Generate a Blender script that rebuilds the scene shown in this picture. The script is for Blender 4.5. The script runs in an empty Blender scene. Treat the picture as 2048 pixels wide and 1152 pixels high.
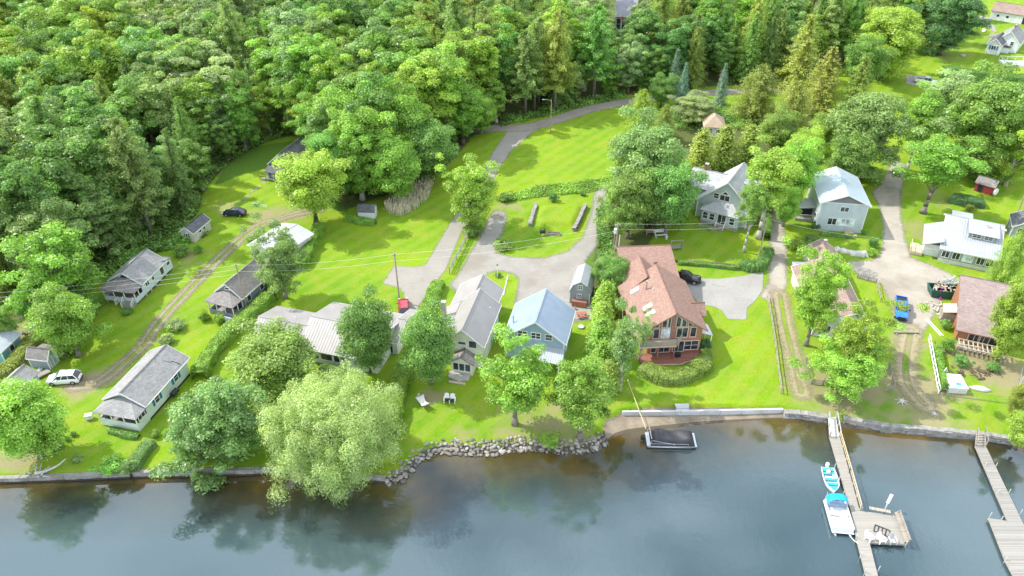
import bpy, math, random
import numpy as np
from mathutils import Vector, Matrix
R = math.radians
scene = bpy.context.scene
COL = scene.collection
rng = np.random.default_rng(7)
random.seed(7)

# ------------------------------------------------------------------ camera model
F_PX, PITCH, CAM_H = 1500.0, R(35.0), 73.0
SP, CP = math.sin(PITCH), math.cos(PITCH)
WATER_Z = -0.9

def G(px, py, z=0.0):
    u = (px - 1024) / F_PX; v = (py - 576) / F_PX
    d = (u, CP - v * SP, -SP - v * CP)
    t = (z - CAM_H) / d[2]
    return Vector((d[0] * t, d[1] * t, z))

def proj(p):
    x, y, z = p[0], p[1], p[2] - CAM_H
    dep = y * CP - z * SP
    up = y * SP + z * CP
    return (1024 + F_PX * x / dep, 576 - F_PX * up / dep, F_PX / dep)

def height_for(base, top_y):
    lo, hi = 0.1, 60
    for _ in range(40):
        m = (lo + hi) / 2
        if proj((base[0], base[1], base[2] + m))[1] > top_y: lo = m
        else: hi = m
    return (lo + hi) / 2

# ------------------------------------------------------------------ objects
def tag(o, label=None, cat=None, group=None, kind=None):
    if label: o['label'] = label
    if cat: o['category'] = cat
    if group: o['group'] = group
    if kind: o['kind'] = kind
    return o

def empty(name, loc=(0, 0, 0), rz=0.0, label=None, cat=None, group=None):
    o = bpy.data.objects.new(name, None)
    o.empty_display_size = 0.3
    o.location = loc; o.rotation_euler = (0, 0, rz)
    COL.objects.link(o)
    return tag(o, label, cat, group)

def link(name, me, parent=None):
    o = bpy.data.objects.new(name, me)
    COL.objects.link(o)
    if parent: o.parent = parent
    return o

def copy_tree(o, parent=None):
    c = o.copy(); COL.objects.link(c)
    if parent: c.parent = parent
    for ch in o.children: copy_tree(ch, c)
    return c

class MB:
    def __init__(s): s.v = []; s.f = []; s.uv = {}
    def add(s, vs, fs):
        b = len(s.v); s.v += [tuple(v) for v in vs]
        s.f += [tuple(b + i for i in f) for f in fs]; return s
    def box(s, x0, x1, y0, y1, z0, z1):
        return s.add([(x0, y0, z0), (x1, y0, z0), (x1, y1, z0), (x0, y1, z0), (x0, y0, z1), (x1, y0, z1), (x1, y1, z1), (x0, y1, z1)],
                     [(0, 3, 2, 1), (4, 5, 6, 7), (0, 1, 5, 4), (1, 2, 6, 5), (2, 3, 7, 6), (3, 0, 4, 7)])
    def quad(s, a, b, c, d, uv=None):
        s.add([a, b, c, d], [(0, 1, 2, 3)])
        if uv: s.uv[len(s.f) - 1] = uv
        return s
    def slab(s, a, b, c, d, t):
        """roof slab: a-b eave, d-c ridge, thickness t downwards; UV in metres"""
        a, b, c, d = map(Vector, (a, b, c, d))
        n = (b - a).cross(d - a).normalized()
        if n.z < 0: n = -n
        lo = [p - n * t for p in (a, b, c, d)]
        e = (b - a).normalized(); sl = n.cross(e)
        uv = [((p - a).dot(e), (p - a).dot(sl)) for p in (a, b, c, d)]
        s.quad(a, b, c, d, uv)
        s.add(lo, [(3, 2, 1, 0)])
        P = [a, b, c, d]
        for i in range(4):
            j = (i + 1) % 4
            s.add([P[i], lo[i], lo[j], P[j]], [(0, 1, 2, 3)])
        return s
    def tri(s, a, b, c, t):
        a, b, c = map(Vector, (a, b, c))
        n = (b - a).cross(c - a).normalized()
        if n.z < 0: n = -n
        e = (b - a).normalized(); sl = n.cross(e)
        s.add([a, b, c], [(0, 1, 2)]); s.uv[len(s.f) - 1] = [((p - a).dot(e), (p - a).dot(sl)) for p in (a, b, c)]
        lo = [p - n * t for p in (a, b, c)]
        s.add(lo, [(2, 1, 0)])
        P = [a, b, c]
        for i in range(3):
            j = (i + 1) % 3
            s.add([P[i], lo[i], lo[j], P[j]], [(0, 1, 2, 3)])
        return s
    def poly(s, pts, axis, c0, c1):
        """2D outline extruded: axis 'y' -> pts (x,z) from y=c0..c1 ; 'x' -> pts (y,z) ; 'z' -> pts (x,y)"""
        n = len(pts)
        def m(p, c): return {'y': (p[0], c, p[1]), 'x': (c, p[0], p[1]), 'z': (p[0], p[1], c)}[axis]
        s.add([m(p, c0) for p in pts] + [m(p, c1) for p in pts],
              [tuple(range(n)), tuple(range(2 * n - 1, n - 1, -1))] + [(i, n + i, n + (i + 1) % n, (i + 1) % n) for i in range(n)])
        return s
    def tube(s, p, q, r0, r1=None, n=8):
        p, q = Vector(p), Vector(q); r1 = r0 if r1 is None else r1
        d = (q - p)
        if d.length < 1e-6: return s
        d.normalize()
        a = d.orthogonal().normalized(); b = d.cross(a)
        vs = []
        for c, r in ((p, r0), (q, r1)):
            for i in range(n):
                t = 2 * math.pi * i / n
                vs.append(c + a * (math.cos(t) * r) + b * (math.sin(t) * r))
        s.add(vs, [(i, (i + 1) % n, n + (i + 1) % n, n + i) for i in range(n)] + [tuple(range(n - 1, -1, -1)), tuple(range(n, 2 * n))])
        return s
    def path(s, pts, r, n=6):
        for p, q in zip(pts[:-1], pts[1:]): s.tube(p, q, r, r, n)
        return s
    def bar(s, p, q, w, h):
        """rectangular bar, w horizontal, h vertical-ish"""
        p, q = Vector(p), Vector(q); d = (q - p).normalized()
        up = Vector((0, 0, 1))
        if abs(d.z) > 0.95: up = Vector((0, 1, 0))
        a = d.cross(up).normalized(); b = a.cross(d)
        vs = [c + a * (sx * w / 2) + b * (sz * h / 2) for c in (p, q) for sx, sz in ((-1, -1), (1, -1), (1, 1), (-1, 1))]
        s.add(vs, [(3, 2, 1, 0), (4, 5, 6, 7), (0, 1, 5, 4), (1, 2, 6, 5), (2, 3, 7, 6), (3, 0, 4, 7)])
        return s
    def loft(s, secs, close=True):
        n = len(secs[0]); b = len(s.v)
        for q in secs: s.v += [tuple(p) for p in q]
        for k in range(len(secs) - 1):
            for i in range(n):
                j = (i + 1) % n
                s.f.append((b + k * n + i, b + k * n + j, b + (k + 1) * n + j, b + (k + 1) * n + i))
        if close:
            s.f.append(tuple(b + i for i in range(n - 1, -1, -1)))
            s.f.append(tuple(b + (len(secs) - 1) * n + i for i in range(n)))
        return s
    def mesh(s, name, mat=None, smooth=False):
        me = bpy.data.meshes.new(name)
        me.from_pydata(s.v, [], s.f)
        if s.uv:
            ul = me.uv_layers.new(name='uv')
            for fi, uv in s.uv.items():
                p = me.polygons[fi]
                for k, li in enumerate(p.loop_indices): ul.data[li].uv = uv[k]
        if mat: me.materials.append(mat)
        if smooth: me.polygons.foreach_set('use_smooth', [True] * len(me.polygons))
        me.update(); return me
    def build(s, name, mat, parent=None, smooth=False, bevel=0):
        o = link(name, s.mesh(name, mat, smooth), parent)
        if bevel:
            m = o.modifiers.new('bevel', 'BEVEL'); m.width = bevel; m.segments = 2; m.limit_method = 'ANGLE'; m.angle_limit = R(35)
        return o

# ------------------------------------------------------------------ materials
class NT:
    def __init__(s, name):
        s.m = bpy.data.materials.new(name); s.m.use_nodes = True
        s.t = s.m.node_tree; s.t.nodes.clear()
        s.out = s.n('ShaderNodeOutputMaterial')
    def n(s, typ, **kw):
        nd = s.t.nodes.new(typ)
        for k, v in kw.items():
            if k.startswith('i_'): nd.inputs[k[2:].replace('_', ' ')].default_value = v
            else: setattr(nd, k, v)
        return nd
    def l(s, a, b): s.t.links.new(a, b)
    def pos(s):
        g = s.n('ShaderNodeNewGeometry'); return g.outputs['Position']
    def noise(s, scale, vec=None, detail=4, rough=0.55):
        nd = s.n('ShaderNodeTexNoise'); nd.inputs['Scale'].default_value = scale
        nd.inputs['Detail'].default_value = detail; nd.inputs['Roughness'].default_value = rough
        if vec is not None: s.l(vec, nd.inputs['Vector'])
        return nd.outputs['Fac']
    def ramp(s, fac, a, b, ca=(0, 0, 0, 1), cb=(1, 1, 1, 1)):
        r = s.n('ShaderNodeValToRGB'); e = r.color_ramp.elements
        e[0].position = a; e[1].position = b; e[0].color = ca; e[1].color = cb
        s.l(fac, r.inputs['Fac']); return r.outputs['Color']
    def mix(s, fac, a, b, mode='MIX'):
        m = s.n('ShaderNodeMix', data_type='RGBA', blend_type=mode)
        for sk, val in ((m.inputs['Factor'], fac), (m.inputs['A'], a), (m.inputs['B'], b)):
            if hasattr(val, 'is_linked'): s.l(val, sk)
            elif isinstance(val, (int, float)): sk.default_value = val
            else: sk.default_value = (*val[:3], 1)
        return m.outputs['Result']
    def math(s, op, a, b=0.0, clamp=False):
        m = s.n('ShaderNodeMath', operation=op); m.use_clamp = clamp
        for i, val in enumerate((a, b)):
            if hasattr(val, 'is_linked'): s.l(val, m.inputs[i])
            else: m.inputs[i].default_value = val
        return m.outputs[0]
    def attr(s, name, out='Fac'):
        a = s.n('ShaderNodeAttribute', attribute_name=name); return a.outputs[out]
    def bsdf(s, col, rough=0.7, metal=0.0, spec=0.4, bump=None, bdist=0.02, bstr=0.5):
        b = s.n('ShaderNodeBsdfPrincipled')
        if hasattr(col, 'is_linked'): s.l(col, b.inputs['Base Color'])
        else: b.inputs['Base Color'].default_value = (*col[:3], 1)
        b.inputs['Roughness'].default_value = rough; b.inputs['Metallic'].default_value = metal
        b.inputs['Specular IOR Level'].default_value = spec
        if bump is not None:
            bp = s.n('ShaderNodeBump'); bp.inputs['Distance'].default_value = bdist; bp.inputs['Strength'].default_value = bstr
            s.l(bump, bp.inputs['Height']); s.l(bp.outputs['Normal'], b.inputs['Normal'])
        return b
    def done(s, sh):
        s.l(sh.outputs[0] if hasattr(sh, 'outputs') else sh, s.out.inputs['Surface']); return s.m

_M = {}
def plain(name, col, rough=0.6, var=0.18, scale=1.5, metal=0.0, spec=0.4):
    """painted / weathered surface: base colour with blotches and fine grain"""
    if name in _M: return _M[name]
    t = NT(name); p = t.pos()
    n1 = t.noise(scale, p, 5); n2 = t.noise(scale * 14, p, 3)
    f = t.math('ADD', t.math('MULTIPLY', n1, 0.65), t.math('MULTIPLY', n2, 0.35))
    c = t.mix(t.ramp(f, 0.3, 0.7), [x * (1 - var) for x in col], [min(1, x * (1 + var)) for x in col])
    _M[name] = t.done(t.bsdf(c, rough, metal, spec, bump=n2, bdist=0.01, bstr=0.3)); return _M[name]

def siding(name, col, step=0.16, rough=0.55, var=0.1, dirt=(0.3, 0.28, 0.24)):
    """lapped boards: saw-tooth on height + stains"""
    if name in _M: return _M[name]
    t = NT(name); p = t.pos(); sx = t.n('ShaderNodeSeparateXYZ'); t.l(p, sx.inputs[0])
    saw = t.math('FRACT', t.math('DIVIDE', sx.outputs['Z'], step))
    n1 = t.noise(0.6, p, 5); n2 = t.noise(9, p, 3)
    c = t.mix(t.ramp(n1, 0.35, 0.65), [x * (1 - var) for x in col], [min(1, x * (1 + var)) for x in col])
    c = t.mix(t.math('MULTIPLY', t.ramp(n2, 0.55, 0.8), 0.18), c, dirt)
    line = t.math('LESS_THAN', saw, 0.12)
    c = t.mix(t.math('MULTIPLY', line, 0.35), c, [x * 0.45 for x in col])
    _M[name] = t.done(t.bsdf(c, rough, bump=saw, bdist=0.02, bstr=0.6)); return _M[name]

def shingle(name, c0, c1, c2=None):
    if name in _M: return _M[name]
    t = NT(name); uv = t.n('ShaderNodeUVMap'); p = t.pos()
    b = t.n('ShaderNodeTexBrick'); b.offset = 0.5
    t.l(uv.outputs[0], b.inputs['Vector'])
    for k, v in (('Scale', 1.0), ('Mortar Size', 0.012), ('Brick Width', 0.45), ('Row Height', 0.2), ('Bias', 0.0)): b.inputs[k].default_value = v
    b.inputs['Color1'].default_value = (*c0, 1); b.inputs['Color2'].default_value = (*c1, 1)
    b.inputs['Mortar'].default_value = (*[x * 0.55 for x in c0], 1)
    n1 = t.noise(0.5, p, 5); n2 = t.noise(3.0, p, 6, 0.7)
    c = t.mix(t.math('MULTIPLY', t.ramp(n1, 0.4, 0.7), 0.4), b.outputs['Color'], c2 or [x * 0.6 for x in c0])
    c = t.mix(t.math('MULTIPLY', t.ramp(n2, 0.5, 0.75), 0.35), c, [min(1, x * 1.5) for x in c1])
    _M[name] = t.done(t.bsdf(c, 0.9, spec=0.2, bump=b.outputs['Fac'], bdist=-0.02, bstr=0.5)); return _M[name]

def seam(name, col, step=0.45, rough=0.38, metal=0.0):
    """ribbed sheet-metal roof: ribs run up the slope"""
    if name in _M: return _M[name]
    t = NT(name); uv = t.n('ShaderNodeUVMap'); sx = t.n('ShaderNodeSeparateXYZ'); t.l(uv.outputs[0], sx.inputs[0]); p = t.pos()
    fr = t.math('FRACT', t.math('DIVIDE', sx.outputs['X'], step))
    rib = t.ramp(t.math('ABSOLUTE', t.math('SUBTRACT', fr, 0.5)), 0.34, 0.46)
    n1 = t.noise(0.35, p, 6, 0.65); n2 = t.noise(2.2, p, 5)
    c = t.mix(t.ramp(n1, 0.35, 0.7), [x * 0.86 for x in col], [min(1, x * 1.06) for x in col])
    c = t.mix(t.math('MULTIPLY', t.ramp(n2, 0.55, 0.8), 0.25), c, [x * 0.7 for x in col])
    c = t.mix(t.math('MULTIPLY', rib, 0.22), c, [x * 0.55 for x in col])
    _M[name] = t.done(t.bsdf(c, rough, metal, 0.5, bump=rib, bdist=0.05, bstr=0.8)); return _M[name]

def planks(name, col, step=0.16, axis='X', rough=0.75, var=0.25):
    """boards in object space, dark gaps, each board its own shade"""
    if name in _M: return _M[name]
    t = NT(name); tc = t.n('ShaderNodeTexCoord'); sx = t.n('ShaderNodeSeparateXYZ'); t.l(tc.outputs['Object'], sx.inputs[0])
    q = t.math('DIVIDE', sx.outputs[axis], step)
    fr = t.math('FRACT', q); idn = t.math('FLOOR', q)
    wn = t.n('ShaderNodeTexWhiteNoise', noise_dimensions='1D'); t.l(idn, wn.inputs['W'])
    n2 = t.noise(2.0, tc.outputs['Object'], 5, 0.7)
    f = t.math('ADD', t.math('MULTIPLY', wn.outputs['Value'], 0.6), t.math('MULTIPLY', n2, 0.4))
    c = t.mix(f, [x * (1 - var) for x in col], [min(1, x * (1 + var)) for x in col])
    c = t.mix(t.math('LESS_THAN', fr, 0.09), c, [x * 0.3 for x in col])
    _M[name] = t.done(t.bsdf(c, rough, bump=n2, bdist=0.01)); return _M[name]

def glass(name='window glass', col=(0.02, 0.025, 0.03), rough=0.06):
    if name in _M: return _M[name]
    t = NT(name); p = t.pos()
    n1 = t.noise(0.8, p, 3)
    c = t.mix(t.ramp(n1, 0.4, 0.6), col, [x * 2.6 + 0.01 for x in col])
    _M[name] = t.done(t.bsdf(c, rough, 0, 0.7)); return _M[name]

def gloss(name, col, rough=0.22, metal=0.0, coat=0.6):
    if name in _M: return _M[name]
    t = NT(name); p = t.pos(); n1 = t.noise(5, p, 4)
    c = t.mix(t.math('MULTIPLY', t.ramp(n1, 0.5, 0.8), 0.12), col, (0.3, 0.28, 0.24))
    b = t.bsdf(c, rough, metal, 0.5); b.inputs['Coat Weight'].default_value = coat; b.inputs['Coat Roughness'].default_value = 0.08
    _M[name] = t.done(b); return _M[name]

def leaf_material():
    t = NT('leaves')
    oi = t.n('ShaderNodeObjectInfo'); tint = t.attr('tint')
    hs = t.n('ShaderNodeHueSaturation')
    t.l(oi.outputs['Color'], hs.inputs['Color'])
    t.l(t.math('ADD', t.math('MULTIPLY', oi.outputs['Random'], 0.03), 0.475), hs.inputs['Hue'])
    t.l(t.math('ADD', t.math('MULTIPLY', tint, 0.85), 0.60), hs.inputs['Value'])
    hs.inputs['Saturation'].default_value = 0.98
    warm = t.mix(t.math('MULTIPLY', t.ramp(tint, 0.75, 1.0), 0.22), hs.outputs['Color'], (0.36, 0.46, 0.06))
    d = t.bsdf(warm, 0.42, 0, 0.55)
    tr = t.n('ShaderNodeBsdfTranslucent')
    t.l(t.mix(1.0, warm, (1.0, 1.0, 0.45), 'MULTIPLY'), tr.inputs['Color'])
    mx = t.n('ShaderNodeMixShader'); mx.inputs[0].default_value = 0.45
    t.l(d.outputs[0], mx.inputs[1]); t.l(tr.outputs[0], mx.inputs[2])
    return t.done(mx)

def bark_material():
    t = NT('bark'); oi = t.n('ShaderNodeObjectInfo'); p = t.pos()
    n1 = t.noise(3.0, p, 6, 0.7)
    c = t.mix(t.ramp(n1, 0.35, 0.7), t.mix(1.0, oi.outputs['Color'], (0.5, 0.48, 0.45), 'MULTIPLY'), oi.outputs['Color'])
    return t.done(t.bsdf(c, 0.9, bump=n1, bdist=0.05))
LEAF = leaf_material(); BARK = bark_material()

M_WHITE = plain('white paint', (0.78, 0.78, 0.76), 0.5, 0.06)
M_GLASS = glass()
M_GLASS_PALE = glass('curtained glass', (0.30, 0.34, 0.35), 0.1)
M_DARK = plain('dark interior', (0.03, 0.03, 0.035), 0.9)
M_CONC = plain('concrete', (0.42, 0.41, 0.38), 0.85, 0.22, 0.7)
M_WOOD_GREY = planks('weathered boards', (0.34, 0.30, 0.25), 0.15, 'X')
M_WOOD_PALE = plain('pale timber', (0.52, 0.42, 0.30), 0.8, 0.25, 2.0)
M_WOOD_OLD = plain('old grey timber', (0.30, 0.27, 0.23), 0.85, 0.3, 2.0)
M_POLE = plain('pole timber', (0.33, 0.28, 0.22), 0.85, 0.3, 1.5)
M_RUBBER = plain('rubber', (0.02, 0.02, 0.02), 0.8)
M_METAL = plain('grey metal', (0.5, 0.5, 0.5), 0.35, 0.1, 2, 0.7)
M_PLASTIC_W = plain('white plastic', (0.8, 0.8, 0.79), 0.4, 0.05)
M_BLACK = plain('black plastic', (0.025, 0.025, 0.028), 0.5, 0.2)
M_BRICK = plain('brick', (0.30, 0.14, 0.10), 0.9, 0.35, 4)
# ------------------------------------------------------------------ plan geometry helpers
def W(pts, z=0.0): return np.array([G(x, y, z)[:2] for x, y in pts])

def smooth_line(P, n=6, closed=False):
    P = np.asarray(P, float); out = []; N = len(P)
    rngi = range(N if closed else N - 1)
    for i in rngi:
        if closed: p0, p1, p2, p3 = P[i - 1], P[i], P[(i + 1) % N], P[(i + 2) % N]
        else: p0, p1, p2, p3 = P[max(i - 1, 0)], P[i], P[i + 1], P[min(i + 2, N - 1)]
        for k in range(n):
            t = k / n
            out.append(0.5 * ((2 * p1) + (-p0 + p2) * t + (2 * p0 - 5 * p1 + 4 * p2 - p3) * t * t + (-p0 + 3 * p1 - 3 * p2 + p3) * t ** 3))
    if not closed: out.append(P[-1])
    return np.array(out)

def seg_dist(XY, A, B):
    d = B - A; L2 = max((d * d).sum(), 1e-9)
    t = np.clip(((XY - A) @ d) / L2, 0, 1)
    q = A + t[:, None] * d
    return np.hypot(*(XY - q).T), t

def line_dist(XY, L):
    D = np.full(len(XY), 1e9); T = np.zeros(len(XY))
    for i in range(len(L) - 1):
        d, t = seg_dist(XY, L[i], L[i + 1])
        m = d < D; D[m] = d[m]; T[m] = i + t[m]
    return D, T

def poly_sd(XY, P):
    """signed distance, positive inside"""
    D = np.full(len(XY), 1e9); ins = np.zeros(len(XY), bool)
    N = len(P); x, y = XY.T
    for i in range(N):
        A, B = P[i], P[(i + 1) % N]
        d, _ = seg_dist(XY, A, B); D = np.minimum(D, d)
        c = ((A[1] > y) != (B[1] > y))
        with np.errstate(divide='ignore', invalid='ignore'):
            xi = (B[0] - A[0]) * (y - A[1]) / (B[1] - A[1] + 1e-12) + A[0]
        ins ^= c & (x < xi)
    return np.where(ins, D, -D)

def grid_mesh(name, xs, ys, Z, attrs, keep=None):
    nx, ny = len(xs), len(ys)
    X, Y = np.meshgrid(xs, ys)
    V = np.stack([X.ravel(), Y.ravel(), Z.ravel()], 1)
    i = np.arange(nx - 1); j = np.arange(ny - 1)
    I, J = np.meshgrid(i, j); a = (J * nx + I).ravel()
    Fq = np.stack([a, a + 1, a + nx + 1, a + nx], 1)
    if keep is not None:
        k = keep.ravel(); Fq = Fq[k[Fq].any(1)]
        used = np.zeros(len(V), bool); used[Fq.ravel()] = True
        remap = np.cumsum(used) - 1; V = V[used]; Fq = remap[Fq]
        attrs = {n: v.ravel()[used] for n, v in attrs.items()}
    return np_mesh(name, V, Fq, {n: np.asarray(v).ravel() for n, v in attrs.items()})

def np_mesh(name, V, Fq, attrs=None, fattrs=None, mat=None):
    me = bpy.data.meshes.new(name); k = Fq.shape[1]
    me.vertices.add(len(V)); me.vertices.foreach_set('co', np.ascontiguousarray(V, np.float32).ravel())
    me.loops.add(Fq.size); me.loops.foreach_set('vertex_index', np.ascontiguousarray(Fq, np.int32).ravel())
    me.polygons.add(len(Fq)); me.polygons.foreach_set('loop_start', np.arange(len(Fq), dtype=np.int32) * k)
    try: me.polygons.foreach_set('loop_total', np.full(len(Fq), k, np.int32))
    except Exception: pass
    for n, v in (attrs or {}).items():
        a = me.attributes.new(n, 'FLOAT', 'POINT'); a.data.foreach_set('value', np.ascontiguousarray(v, np.float32))
    for n, v in (fattrs or {}).items():
        a = me.attributes.new(n, 'FLOAT', 'FACE'); a.data.foreach_set('value', np.ascontiguousarray(v, np.float32))
    if mat: me.materials.append(mat)
    me.update(calc_edges=True); me.validate(); return me

# ------------------------------------------------------------------ shoreline (water edge), with bank profile
# (px, py, ramp width m, height of the ramp's top)
SHORE = [(-900, 1000, .25, -.15), (0, 968, .25, -.15), (265, 958, .25, -.15), (590, 949, .25, -.15), (690, 958, .6, -.1), (772, 967, 1.7, -.05),
         (802, 962, 1.9, -.05), (821, 939, 1.9, -.05), (835, 923, 2.0, -.05), (861, 911, 2.2, -.05), (882, 905, 2.3, -.05), (912, 905, 2.5, -.05),
         (947, 908, 2.6, -.05), (990, 907, 2.7, -.05), (1041, 900, 2.6, -.05), (1088, 900, 2.6, -.05), (1125, 908, 2.7, -.05), (1158, 905, 2.6, -.05),
         (1194, 898, 2.4, -.05), (1212, 883, 2.0, -.2), (1232, 872, 2.6, -.55), (1262, 866, 3.6, -.55), (1320, 860, 3.8, -.55), (1400, 850, 2.9, -.55), (1470, 844, 2.2, -.55),
         (1560, 838, 1.4, -.5), (1600, 839, 1.2, -.1), (1650, 846, .8, -.1), (1690, 856, .3, -.1), (1760, 866, .3, -.1), (1850, 873, .3, -.1),
         (1960, 884, .3, -.1), (2020, 892, .3, -.1), (2070, 912, 1.5, -.1), (2500, 960, 2, -.1), (4200, 1100, 2, -.1)]
SHW = W([(a, b) for a, b, _, _ in SHORE], WATER_Z)
SH_RW = np.array([s[2] * (.6 if 772 <= s[0] <= 1212 else 1) for s in SHORE]); SH_ZL = np.array([s[3] for s in SHORE])
SHORE_POLY = np.vstack([SHW, [[4500, 4500], [-4500, 4500]]])

def height(XY):
    sd = poly_sd(XY, SHORE_POLY)
    D, T = line_dist(XY, SHW)
    i = np.clip(T.astype(int), 0, len(SHW) - 2); t = T - i
    rw = SH_RW[i] * (1 - t) + SH_RW[i + 1] * t; zl = SH_ZL[i] * (1 - t) + SH_ZL[i + 1] * t
    sd = sd - np.where(rw < .45, .3, 0.0)
    z = np.zeros(len(XY))
    r = np.clip(sd / rw, 0, 1)
    land = sd >= 0
    z[land] = WATER_Z + 0.0 + (zl[land] - WATER_Z) * r[land]
    z[land & (sd > rw + 0.15)] = 0.0
    beach = np.exp(-((XY[:, 0] - SHW[22][0]) / 26) ** 2)
    u = np.clip(-sd, 0, 40)
    z[~land] = WATER_Z - 0.03 - (0.085 + 0.09 * (rw[~land] < 0.5)) * u[~land]
    z[~land] = np.maximum(z[~land], WATER_Z - 3.5)
    return z, np.where(zl < -.3, 1.0, 0.0) * (sd < 6)

# forest floor outlines (pixel traced, ground level)
FOREST = [[(-300, 640), (40, 610), (150, 600), (205, 560), (245, 505), (330, 478), (395, 430), (405, 390), (430, 355), (470, 318), (530, 285), (575, 272), (610, 275),
           (640, 330), (690, 420), (760, 395), (860, 358), (905, 320), (950, 268), (1010, 246), (1100, 228), (1180, 205), (1255, 190), (1340, 182), (1440, 172),
           (1560, 165), (1640, 150), (1720, 120), (1800, 100), (1880, 60), (1960, -10), (2000, -60), (2000, -330), (-300, -330)],
          [(1270, 250), (1330, 225), (1400, 220), (1560, 215), (1640, 235), (1640, 330), (1560, 360), (1500, 330), (1380, 320), (1270, 300)],
          [(1190, 480), (1225, 420), (1240, 370), (1360, 360), (1370, 420), (1320, 440), (1300, 490), (1240, 500), (1225, 540), (1240, 760), (1190, 760), (1180, 600)]]
BARE = [(1840, 790, 5.5, .7), (1790, 760, 4, .5), (1900, 790, 4, .45), (1815, 690, 3.5, .6), (1850, 830, 4, .5), (1590, 700, 3, .35), (1600, 760, 3.5, .5), (1660, 790, 6, .55), (1700, 820, 5, .35),
        (1480, 455, 2, .4), (780, 780, 2, .3), (862, 795, 2, .7), (170, 770, 3.5, .6), (215, 750, 3, .5), (40, 915, 3, .8), (60, 900, 2, .5), (1860, 470, 5, .45), (1830, 455, 4, .4),
        (1780, 830, 3, .4), (1880, 850, 5, .35), (455, 415, 4, .4), (540, 430, 5, .5), (450, 340, 4, .3), (1020, 410, 4, .35), (1740, 780, 5, .5), (60, 690, 6, .5), (30, 650, 6, .45), (2000, 740, 5, .8), (1960, 730, 4, .7),
        (1875, 400, 5, .3), (1660, 760, 5, .5), (950, 340, 3, .2), (1900, 700, 2.5, .5), (1900, 105, 6, .3), (1900, 118, 5, .3), (585, 430, 4, .5), (380, 520, 5, .3), (1040, 850, 6, .35), (1110, 855, 5, .5), (930, 850, 4, .25)]
ROUGH = [[(1000, 395), (1080, 372), (1170, 362), (1240, 350), (1230, 372), (1180, 385), (1090, 392), (1010, 405)], [(630, 300), (700, 400), (690, 430), (640, 400)],
         [(470, 300), (600, 280), (590, 320), (480, 350), (430, 370)], [(1190, 430), (1215, 420), (1195, 560), (1170, 540)],
         [(1250, 380), (1360, 370), (1350, 440), (1250, 440)]]

def axis(parts):
    out = []
    for a, b, s in parts: out += list(np.arange(a, b, s))
    return np.array(out + [parts[-1][1]])
gx = axis([(-3000, -1200, 300), (-1200, -420, 60), (-420, -130, 4), (-130, 150, .7), (150, 380, 4), (380, 1200, 60), (1200, 3000, 300)])
gy = axis([(-200, 40, 12), (40, 56, 2), (56, 90, .28), (90, 150, .7), (150, 330, 1.6), (330, 700, 15), (700, 4000, 220)])
Xg, Yg = np.meshgrid(gx, gy); XY = np.stack([Xg.ravel(), Yg.ravel()], 1)
Zg, SDg = height(XY)
forest = np.zeros(len(XY)); bare = np.zeros(len(XY)); rough = np.zeros(len(XY))
near = (np.abs(XY[:, 0]) < 500) & (XY[:, 1] < 800) & (XY[:, 1] > 50)
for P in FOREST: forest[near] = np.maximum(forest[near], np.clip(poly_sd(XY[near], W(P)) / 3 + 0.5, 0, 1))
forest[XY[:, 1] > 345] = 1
for P in ROUGH: rough[near] = np.maximum(rough[near], np.clip(poly_sd(XY[near], W(P)) / 2 + 0.6, 0, 1))
for px, py, r, s in BARE:
    c = G(px, py); d = np.hypot(XY[:, 0] - c.x, XY[:, 1] - c.y)
    bare = np.maximum(bare, s * np.clip(1.4 - d / r, 0, 1))
# land undulates a little away from the bank
und = 0.0
me = grid_mesh('ground', gx, gy, Zg.reshape(Xg.shape), {'forest': forest, 'bare': bare, 'rough': rough, 'beach': SDg})

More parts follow.
